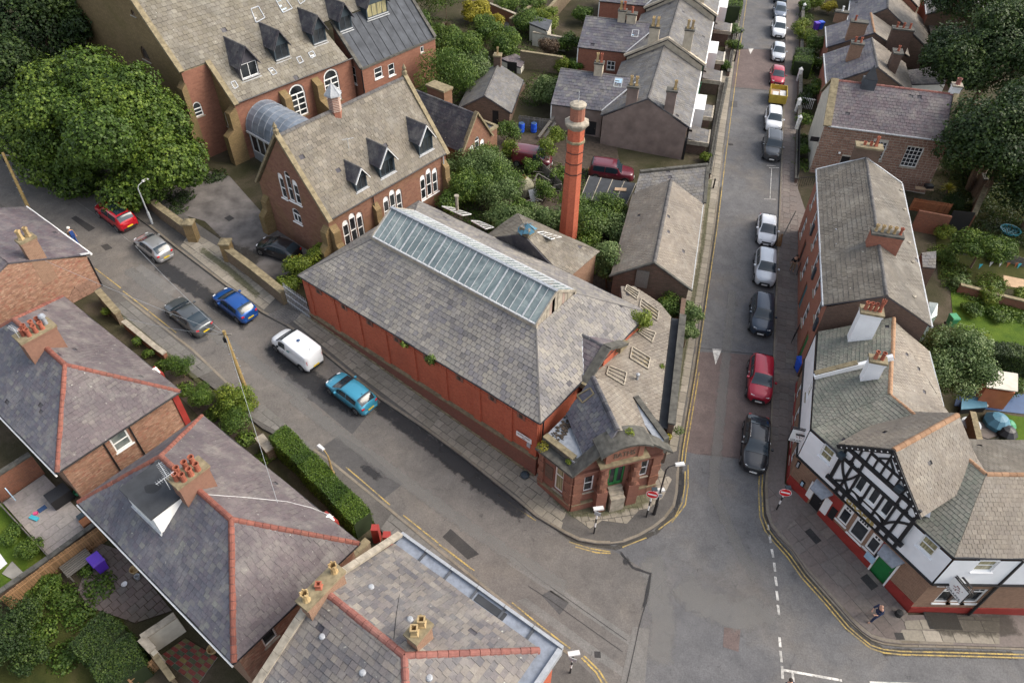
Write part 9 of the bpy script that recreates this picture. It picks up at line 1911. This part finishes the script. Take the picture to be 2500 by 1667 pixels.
def lamp(px,py,h,label,mat,adir,al=.9,name='street_lamp',head='sheet_white',r=.07):
 b=GP(px,py,.14);o=empty(name,b,label,'street lamp');m=MB();m.tube(b,b+V(0,0,1.2),r*1.6,n=10);m.tube(b+V(0,0,1.2),b+V(0,0,h),r,r*.7,8);m.build('column',mat,o);a=math.radians(adir);d_=V(math.cos(a),math.sin(a),0);t=b+V(0,0,h);m=MB();m.path([t,t+V(0,0,.25)+d_*.15,t+V(0,0,.35)+d_*al],.035,6);m.build('arm',mat,o)
 m=MB();c=t+V(0,0,.35)+d_*al;n_=V(-d_[1],d_[0],0);m.hexa([c-n_*.12,c+d_*.6-n_*.14,c+d_*.6+n_*.14,c+n_*.12],[c-n_*.08+V(0,0,.12),c+d_*.55-n_*.1+V(0,0,.1),c+d_*.55+n_*.1+V(0,0,.1),c+n_*.08+V(0,0,.12)]);m.build('lantern',head,o);return o
lamp(1597,1254,4.9,'black street lamp with white lantern at the baths corner','black_paint',10,.5);lamp(819,1178,2.9,'timber-brown lamp column with white lantern beside the long hedge','pole_wood',140,.3,r=.08);lamp(372,546,3.6,'pale grey lamp column rising into the sycamore','sign_grey',60,.6);lamp(1793,150,3.4,'black ornate lamp on the upper left footway','black_paint',60,.1,head='black_paint')
def wpole(b,t,label):
 o=empty('telegraph_pole',b,label,'telegraph pole');m=MB();m.tube(b-V(0,0,.1),t,.16,.11,9);m.build('pole','pole_wood',o);m=MB();m.bar(t-V(.45,0,.3),t+V(.45,0,-.3),.09);m.build('crossarm','timber_grey',o)
 for i in range(9):p=b+(t-b)*(.3+.06*i);m=MB();s_=1 if i%2 else-1;m.bar(p,p+V(.26*s_,0,0),.025);m.build('climbing_step','steel',o)
 m=MB();m.box(t[0]-.16,t[0]+.1,t[1]-.2,t[1],t[2]-.9,t[2]-.5);m.build('junction_box','black_paint',o);return t
tp=wpole(GP(606,965),GP(606,965)*V(1,1,0)+V(-.2,.3,GP(606,965)[2]+6.1),'tall timber telegraph pole with steps rising from the yellow-green tree');wpole(P(75,520,3.3),P(0,372,8.2)+V(.2,0,0),'mossy telegraph pole behind the left gabled house')
for i,q in enumerate(((300,775,5.2),(-60,560,7),(700,1300,6.5),(330,600,6.0))):
 e=P(*q);m=MB();a=tp-V(0,0,.3);pts=[a+(e-a)*t-V(0,0,1.2*t*(1-t))for t in np.linspace(0,1,9)];m.path(pts,.012,4);o=m.build('overhead_wire','sign_grey',label=['overhead wire from the pole towards the far hedge','overhead wire from the pole to the left edge','overhead wire from the pole down to the corner roof','overhead wire from the pole across the parked coupe'][i],cat='wire')
# bins
def wbin(px,py,mat,label,ang=.3,lid=False,s=1.):b=GP(px,py,.13 if px>1900 else 0);o=empty('wheelie_bin',b,label,'bin');f=Fr(b[0],b[1],math.degrees(ang));z=b[2];m=MB();m.hexa([f.p(x*s,y*s,z+.08)for x,y in((-.24,-.26),(.24,-.26),(.24,.26),(-.24,.26))],[f.p(x*s,y*s,z+1.0*s)for x,y in((-.3,-.36),(.3,-.36),(.3,.36),(-.3,.36))]);m.build('bin_body',mat,o);m=MB();m.hexa([f.p(x*s,y*s,z+1.0*s+.003)for x,y in((-.33,-.4),(.33,-.4),(.33,.4),(-.33,.4))],[f.p(x*s,y*s,z+1.1*s)for x,y in((-.3,-.34),(.3,-.34),(.3,.36),(-.3,.36))]);m.build('lid',mat,o);[(lambda m:(m.tube(f.p(x-.05,.3,z+.1),f.p(x+.05,.3,z+.1),.1,n=10),m.build('wheel','tyre',o)))(MB())for x in(-.25,.25)];return o
wbin(1950,905,'plastic_blue','blue wheelie bin on the footway below the terrace',.1,s=1.15);wbin(251,1388,'plastic_purple','purple wheelie bin in the rear courtyard',.9,s=1.1);wbin(1990,74,'plastic_purple','purple bin in the east front garden',.2);wbin(2001,72,'plastic_blue','blue bin beside the purple one in the east front garden',.2);wbin(2318,795,'plastic_green','green bin behind the brick terrace',.1)
for px,py,mt,lb in((1273,322,'plastic_blue','left blue drum in the fenced yard'),(1303,322,'plastic_blue','right blue drum in the fenced yard')):b=GP(px,py);o=empty('drum',b,lb,'barrel','blue drums in the yard');m=MB();m.lathe(b,[(.3,0),(.33,.05),(.33,.45),(.35,.5),(.33,.55),(.33,.95),(.3,1.0),(.001,1.0)],14);m.build('drum_body',mt,o);m=MB();m.lathe(b+V(0,0,1.0),[(.31,.003),(.31,.03),(.001,.035)],14);m.build('lid','plastic_navy',o)
# yard clutter
b=GP(1277,470);o=empty('water_tank',b,'round conical-topped old tank among the yard shrubs','tank');m=MB();m.lathe(b,[(1.0,0),(1.05,.9),(.6,1.5),(.3,1.7)],18);m.build('tank_body','tank',o);m=MB();m.lathe(b+V(0,0,1.7),[(.32,0),(.3,.12),(.22,.12),(.2,0)],14);m.build('tank_neck','rust',o)
b=GP(1297,495);m=MB();m.obox(b,(.75,.3,0),(-.3,.7,.9),(0,0,.08));m.build('metal_sheet','sheet_white',label='white sheet panel leaning among the yard scrap',cat='panel')
sc=MB();rr=random.Random(4)
for i in range(70):p=GP(1320+rr.gauss(0,20),455+rr.gauss(0,24),rr.uniform(0,.8));a=rr.random()*6.28;l=rr.uniform(.3,1.6);sc.bar(p,p+V(math.cos(a)*l,math.sin(a)*l,rr.uniform(-.2,.5)),rr.uniform(.03,.12),t=rr.random())
sc.build('scrap_pile','timber_grey',kind='stuff',label='heap of scrap timber and metal in the overgrown yard',cat='scrap')
for i,(a,b)in enumerate((((1315,335),(1352,285)),((1328,335),(1356,300)))):m=MB();m.bar(GP(*a,.3),P(*b,3.6),.28,.12);m.build('timber_beam','timber_grey',label=['longer timber beam propped against the terrace wing','shorter timber beam propped against the terrace wing'][i],cat='beam')
def pfence(pts,h,mat,label,pw=.14,name='timber_fence',zb=0.,cat='fence'):
 q=[GP(*p,zb)for p in pts];o=empty(name,q[0],label,cat);c=0
 for a,b in zip(q[:-1],q[1:]):
  n=max(1,int(np.linalg.norm(b-a)/pw));d_=(b-a)/n
  for i in range(n):m=MB();t=R.random();hh=h+R.uniform(-.03,.03);m.bar(a+d_*(i+.5)+V(0,0,hh/2-.02)-d_*.43,a+d_*(i+.5)+V(0,0,hh/2-.02)+d_*.43,.03,hh,t=t);m.build('board',mat,o);c+=1
  for z in(.3,h-.3):m=MB();m.bar(a+V(0,0,z),b+V(0,0,z),.08,.07);m.build('rail',mat,o)
 return o
pfence([(1265,310),(1355,322)],1.4,'timber_grey','woven grey fence at the back of the terrace yard',.3);pfence([(1225,385),(1320,420),(1370,470)],1.2,'timber_grey','weathered fence beside the abandoned van',.25)
pfence([(2218,512),(2312,527)],1.35,'timber_red','reddish timber fence along the raised terrace',.12,zb=1.2);gwall([(2222,560),(2300,575)],2.2,.25,'brick_garden','red brick retaining wall below the reddish fence',None);gwall([(2380,490),(2345,380),(2330,345)],2.4,.35,'stone_dark','long dark stone garden wall behind the stone house','coping_dark');gwall([(2383,500),(2352,572)],2.2,.35,'brick_garden','brick garden wall stub beside the black gateway','coping')
m=MB();m.obox(GP(2300,570),GP(2352,575)-GP(2300,570),(0,.08,0),(0,0,2.6));m.build('black_gate','black_paint',label='tall black gates between the garden walls',cat='gate')
b=GP(2235,462,1.3);m=MB();m.obox(b,(1.7,-.3,0),(.15,.5,0),(0,0,.06));m.build('garden_table','ply',label='long brown garden table against the stone house',cat='table');b=GP(2263,462,1.2);m=MB();m.box(b[0]-.3,b[0]+.4,b[1]-.3,b[1]+.3,b[2],b[2]+.5);m.build('barbecue','black_paint',label='black barbecue beside the garden table',cat='barbecue')
pfence([(2320,620),(2400,625),(2500,652)],.9,'timber_grey','low grey board fence below the apple tree',.3);gwall([(2335,712),(2420,735),(2560,770)],.8,.25,'brick_garden','low red panelled wall across the back garden','coping',L=2.4)
sheet('garden_path',[(2450,672),(2540,690),(2540,712),(2452,697)],.01,'ply');sheet('paved_yard',[(2345,1030),(2430,1030),(2445,1060),(2400,1075),(2430,1110),(2365,1130)],.0,'patio_red');sheet('blue_decking',[(2340,950),(2540,965),(2540,1015),(2330,990)],.02,'plastic_navy')
def shedbox(pix,h,roofm,wallm,label,name='garden_shed',slope=.2,cat='shed'):
 q=[GP(*p)for p in pix];A_=sum(q[i][0]*q[(i+1)%4][1]-q[(i+1)%4][0]*q[i][1]for i in range(4));q=q if A_>0 else q[::-1];o=empty(name,q[0],label,cat);m=MB();m.hexa([p-V(0,0,.3)for p in q],[p+V(0,0,h-.02)for p in q]);m.build('walls',wallm,o);c=sum(q)/4
 m=MB();m.prism([p+(p-c)*.06+V(0,0,h+slope*(i<2))for i,p in enumerate(q)],(0,0,.08));m.build('roof',roofm,o);return o
shedbox([(2378,990),(2448,1000),(2452,955),(2385,945)],1.9,'render_cream','orange_plastic','garden shed with pale roof and orange front');shedbox([(2340,1010),(2400,1005),(2398,980),(2342,985)],.5,'tarp_blue','black_paint','blue covered garden bench beside the shed','garden_bench',0,'bench')
b=GP(2371,1035,.7);o=empty('round_table',b-V(0,0,.7),'round grey garden table with dark red centre','table');m=MB();m.lathe(b,[(.001,.02),(.4,.02),(.4,.05),(.68,.05),(.68,0),(.001,0)],22);m.build('table_top','steel',o);m=MB();m.lathe(b,[(.36,.05),(.36,.07),(.001,.07)],18);m.build('centre','maroon_p',o)if False else m.build('centre','rust',o);m=MB();m.tube(b-V(0,0,.7),b,.07);m.build('pedestal','black_paint',o)
for i,(px,py,sx,mt,lb,nm)in enumerate(((2430,1035,.9,'tarp_blue','blue plastic covered heap in the pub garden','covered_heap'),(2455,1060,.7,'black_paint','black rubbish bags beside the blue heap','rubbish_bag'),(2460,1040,.5,'plastic_green','green sack on the rubbish','sack'),(2395,985,.5,'render_cream','white planter with a pale plant','planter'))):b=GP(px,py);m=MB();m.lathe(b,[(sx,0),(sx*1.05,sx*.4),(sx*.6,sx*.9),(.001,sx*1.05)],9);m.build(nm,mt,label=lb,cat='garden item',smooth=True)
b=GP(2413,1058,.02);m=MB();pts=[b+V(.75*math.cos(a),.55*math.sin(a),0)for a in np.linspace(0,6.283,20)];m.path(pts,.03,5);m.build('hosepipe','black_rubber',label='coiled black hosepipe on the pub yard',cat='hosepipe');m=MB();m.bar(GP(2370,1095,.6),GP(2465,1110,.6),.5,.1);m.build('yard_bench','black_paint',label='long black bench across the pub yard',cat='bench');shedbox([(2375,1150),(2450,1160),(2430,1110),(2370,1105)],1.4,'timber_grey','timber_grey','grey felted lean-to behind the pub','pub_lean_to');gwall([(2350,1040),(2368,1120)],1.6,.3,'stone_wall','rubble wall between pub and yard','coping')
b=GP(2465,565,.02);m=MB();m.lathe(b,[(.9,0),(.95,.25),(.85,.25),(.8,.05),(.001,.05)],18);m.build('paddling_pool','water_blue',label='round turquoise paddling pool on the dim lawn',cat='paddling pool')
for i,(px,py,mt)in enumerate(((2392,645,'plastic_cyan'),(2418,640,'sheet_white'),(2442,640,'cloth_white'),(2460,642,'orange_plastic'),(2480,642,'orange_plastic'),(2487,644,'plastic_cyan'))):b=P(px,py,1.0);m=MB();m.prism([b,b+V(.3,0,0),b+V(.15,0,-.55)],(0,.02,0));m.build('bunting_flag',mt,label=['turquoise bunting flag furthest along the string at the apple tree','first white bunting flag','second white bunting flag','orange bunting flag beside the white one','second orange bunting flag','turquoise bunting flag at the right edge'][i],cat='bunting')
# pub front and terrace clutter
b=GP(2192,1500,.13);m=MB();m.lathe(b,[(.22,0),(.2,.35),(.001,.4)],9);m.build('rubbish_bag','black_rubber',label='black bag at the corner of the pub',cat='bag')
for i in range(5):b=GP(1956+2*i,690+18*i,.13)if True else 0;o=empty('plant_pot',b,['topmost','second','third','fourth','lowest'][i]+' dark planter in the row under the terrace windows','plant pot','planters below the terrace');m=MB();m.lathe(b,[(.16,0),(.22,.35),(.001,.33)],10);m.build('pot','black_rubber',o);leaves(o,[(b[0],b[1],b[2]+.45,.25,.25,.18)],120,.1,'leaf_mid','foliage',seed=300+i)
def railing(a,b,h,lb):a,b=GP(*a,.13),GP(*b,.13);o=empty('step_railing',a,lb,'railing');n=8;[(lambda m,p:(m.bar(p,p+V(0,0,h),.03),m.build('bar','black_paint',o)))(MB(),a+(b-a)*i/n)for i in range(n+1)];m=MB();m.bar(a+V(0,0,h),b+V(0,0,h),.05);m.build('top_rail','black_paint',o)
railing((1931,838),(1952,800),1.0,'black step railing nearest the blue bin');railing((1944,672),(1955,640),1.0,'black step railing beside the pedestrian');railing((1945,455),(1990,452),1.0,'pale step railing above the terrace end')
b=GP(1900,598,.13);o=empty('broken_post',b,'leaning signpost with splintered timber guard on the footway','signpost');m=MB();m.tube(b,P(1943,515,2.6),.05);m.build('pole','timber_grey',o)
for i in range(8):a=i*.8;m=MB();m.bar(b+V(.25*math.cos(a),.25*math.sin(a),0),b+V(.12*math.cos(a),.1*math.sin(a),R.uniform(.7,1.3)),.14,.04,t=R.random());m.build('splint','timber_fence',o)
b=GP(1287,1155,.14);m=MB();m.lathe(b+V(-.15,-.2,0),[(.3,0),(.32,.15),(.15,.34),(.001,.36)],9);m.build('rubbish_bag','slate_grey_paint',label='dark blue bag dumped at the foot of the red wall',cat='bag',smooth=True)
# lower left gardens
pt=[(7,1227),(107,1158),(240,1293),(136,1375)];pa=slab('patio',pt,-.1,.12,'concrete');flags(pa,[pt],np.array([-.79,.61,0]),.95,.62,'patio_slab',120,rw=.12,dz=.125,seed=21,name='paving_slab')
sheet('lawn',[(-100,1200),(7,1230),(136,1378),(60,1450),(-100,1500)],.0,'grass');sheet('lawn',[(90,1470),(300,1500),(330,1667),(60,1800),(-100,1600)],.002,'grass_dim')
gwall([(0,1222),(107,1152)],1.9,.3,'brick_garden','old brick garden wall with arched mirror above the patio','coping_dark');gwall([(252,1298),(136,1384),(0,1480)],1.0,.22,'stone_dark','dark capped boundary wall below the patio','coping_dark');pfence([(262,1318),(140,1405),(30,1490)],1.5,'timber_fence','golden timber board fence between the two courtyards',.13)
o=pfence([(8,1240),(136,1378)],.8,'timber_grey','low plank edging on the far side of the patio',.3)
c=[(235,1322),(300,1345),(420,1490),(330,1520),(215,1480),(190,1440)];pv=slab('courtyard',c,-.1,.04,'soil');flags(pv,[c],np.array([-.79,.61,0]),.5,.5,'patio_red',150,rw=.05,dz=.045,seed=22,name='paving_slab')
b=GP(200,1388);o=empty('slatted_table',b,'weathered slatted garden table beside the purple bin','table');tf=Fr(b[0],b[1],52)
for i in range(7):m=MB();m.fbox(tf,-.8,.8,-.5+.15*i,-.39+.15*i,b[2]+.7,b[2]+.74,t=R.random());m.build('slat','timber_grey',o)
for x in(-.7,.7):
 for y in(-.4,.45):m=MB();m.fbox(tf,x-.04,x+.04,y-.04,y+.04,b[2],b[2]+.69);m.build('leg','timber_grey',o)
for i,(px,py,r,mt,lb,nm,h)in enumerate(((332,1394,.3,'pot_buff','round woven yellow planter by the white fascia','planter',.3),(338,1411,.16,'steel','small steel pot beside the woven planter','pot',.3),(305,1427,.17,'cloth_white','white bowl on the red paving','bowl',.12),(190,1198+8,.2,'plastic_green','green toy tub on the pale patio','toy_tub',.3),(521,1588,.3,'pot_buff','woven planter above the chequered tiles','planter',.3))):b=GP(px,py,.05 if i!=3 else .13);m=MB();m.lathe(b,[(r*.7,0),(r,h),(r*.85,h),(r*.6,.05),(.001,.05)],14);m.build(nm,mt,label=lb,cat='pot')
for(px,py,sx,sy,h,mt,lb,nm,ang)in((152,1220,1.25,.95,.8,'black_paint','black covered barbecue against the house on the patio','barbecue',52),(103,1242,.5,.35,.03,'plastic_navy','navy mat lying on the pale patio','mat',52),(88,1254,.25,.2,.12,'plastic_pink','pink toy lying on the pale patio','toy',20),(84,1265,.25,.6,.1,'plastic_cyan','turquoise toy lying on the pale patio','toy',70),(203,1264,.5,.4,.3,'slate_grey_paint','grey crate beside the toy tub','crate',52),(222,1284,.7,.6,.7,'timber_red','brown timber box in the patio corner','storage_box',52)):
 b=GP(px,py,.14);f=Fr(b[0],b[1],ang);m=MB();m.fbox(f,-sx/2,sx/2,-sy/2,sy/2,b[2],b[2]+h);m.build(nm,mt,label=lb,cat=nm.replace('_',' '))
m=MB();a=GP(34,1195,1.0);rg=[a+V(-.05,-.3,0)+V(.5,-.38,0)*x*.6+V(0,0,z)for x,z in((-.6,-.5),(.6,-.5),(.6,.2),(.35,.55),(0,.68),(-.35,.55),(-.6,.2))];m.prism(rg,V(-.03,-.04,0));m.build('arched_mirror','screen',label='arched garden mirror on the old brick wall',cat='mirror')
ck=[(452,1557),(531,1603),(481,1672),(387,1603)];pc_=slab('tiled_yard',ck,-.1,.03,'concrete');q=[GP(*p,.04)for p in ck];nn=7
for i in range(nn):
 for j in range(6):
  f4=lambda a,b:(q[0]*(1-a)+q[1]*a)*(1-b)+(q[3]*(1-a)+q[2]*a)*b;a0,a1,b0,b1=j/6+.006,(j+1)/6-.006,i/nn+.006,(i+1)/nn-.006;m=MB();m.prism([f4(a0,b0),f4(a1,b0),f4(a1,b1),f4(a0,b1)],(0,0,.02),t=R.random());m.build('tile','checker_red' if(i+j)%2 else 'checker_green',pc_)
pfence([(395,1625),(330,1680)],1.2,'timber_fence','golden fence at the bottom below the chequered yard',.13);gwall([(452,1535),(372,1590),(400,1620)],1.7,.3,'render_cream','flaking white wall above the chequered yard','coping_pale');gwall([(385,1605),(440,1680)],1.2,.2,'stone_wall','thin wall along the left of the chequered yard','coping')
m=MB();a=GP(30,1420,.05);m.prism([GP(5,1400,.04),GP(30,1370,.04),GP(60,1400,.04),GP(60,1430,.04)],(0,0,.03));m.build('stone_path','concrete',kind='structure');bl=MB();bl.prism([GP(0,1350,1.0),GP(18,1375,1.0),GP(0,1390,1.0)],(0,0,.03));bl.build('white_awning','sheet_white',label='white cloth awning corner at the left edge',cat='awning')
leaves(None,[(*GP(75,1418,.1),1.2,.8,.12)],900,.14,'straw','dry_clippings','stuff',seed=400)
sheet('garden_bed',[(385,880),(440,905),(560,1000),(640,1060),(560,1090),(430,960)],.0,'soil');sheet('top_garden_yard',[(1180,40),(1290,30),(1330,60),(1250,75)],.01,'flag_grey')
# walls and white house of the top gardens
for pts,h,mt,lb,cp in(([(1270,165),(1372,180)],2.0,'stone_wall','patched stone garden wall between the outhouse and the terrace','coping'),([(1300,110),(1380,125)],1.6,'render_cream','white rendered wall with lattice in the top gardens','coping_pale'),([(1335,65),(1400,-10)],2.2,'stone_wall','long stone garden wall climbing to the top edge','coping'),([(1195,35),(1278,70)],1.4,'brick_garden','brick wall round the paved yard at the top','coping_pale'),([(1245,78),(1295,45),(1330,15)],1.6,'stone_wall','stepped stone wall beyond the paved yard','coping')):gwall(pts,h,.3,mt,lb,cp)
q=P(1165,-10,4);wf=Fr(q[0],q[1],-15);o=rootof('white_house',wf,0,2,'white rendered house just showing at the top edge','house');W=Wall(o,wf.p(-3,0,0),wf.p(5,0,0),2,7,'render_white');W.win(1.2,2.4,3.6,4.8,nx=2,nz=1);W.done();m=MB();m.fbox(wf,-3,5,.3,5,2,6.9);m.build('body','render_white',o)
shedbox([(1292,100),(1335,118),(1345,90),(1300,78)],2.0,'felt','render_cream','small flat felt-roofed white shed in the top gardens');gwall([(1045,0),(1045,-60)],4.0,.5,'brick_dark','tall dark brick wall behind the church extension',None)
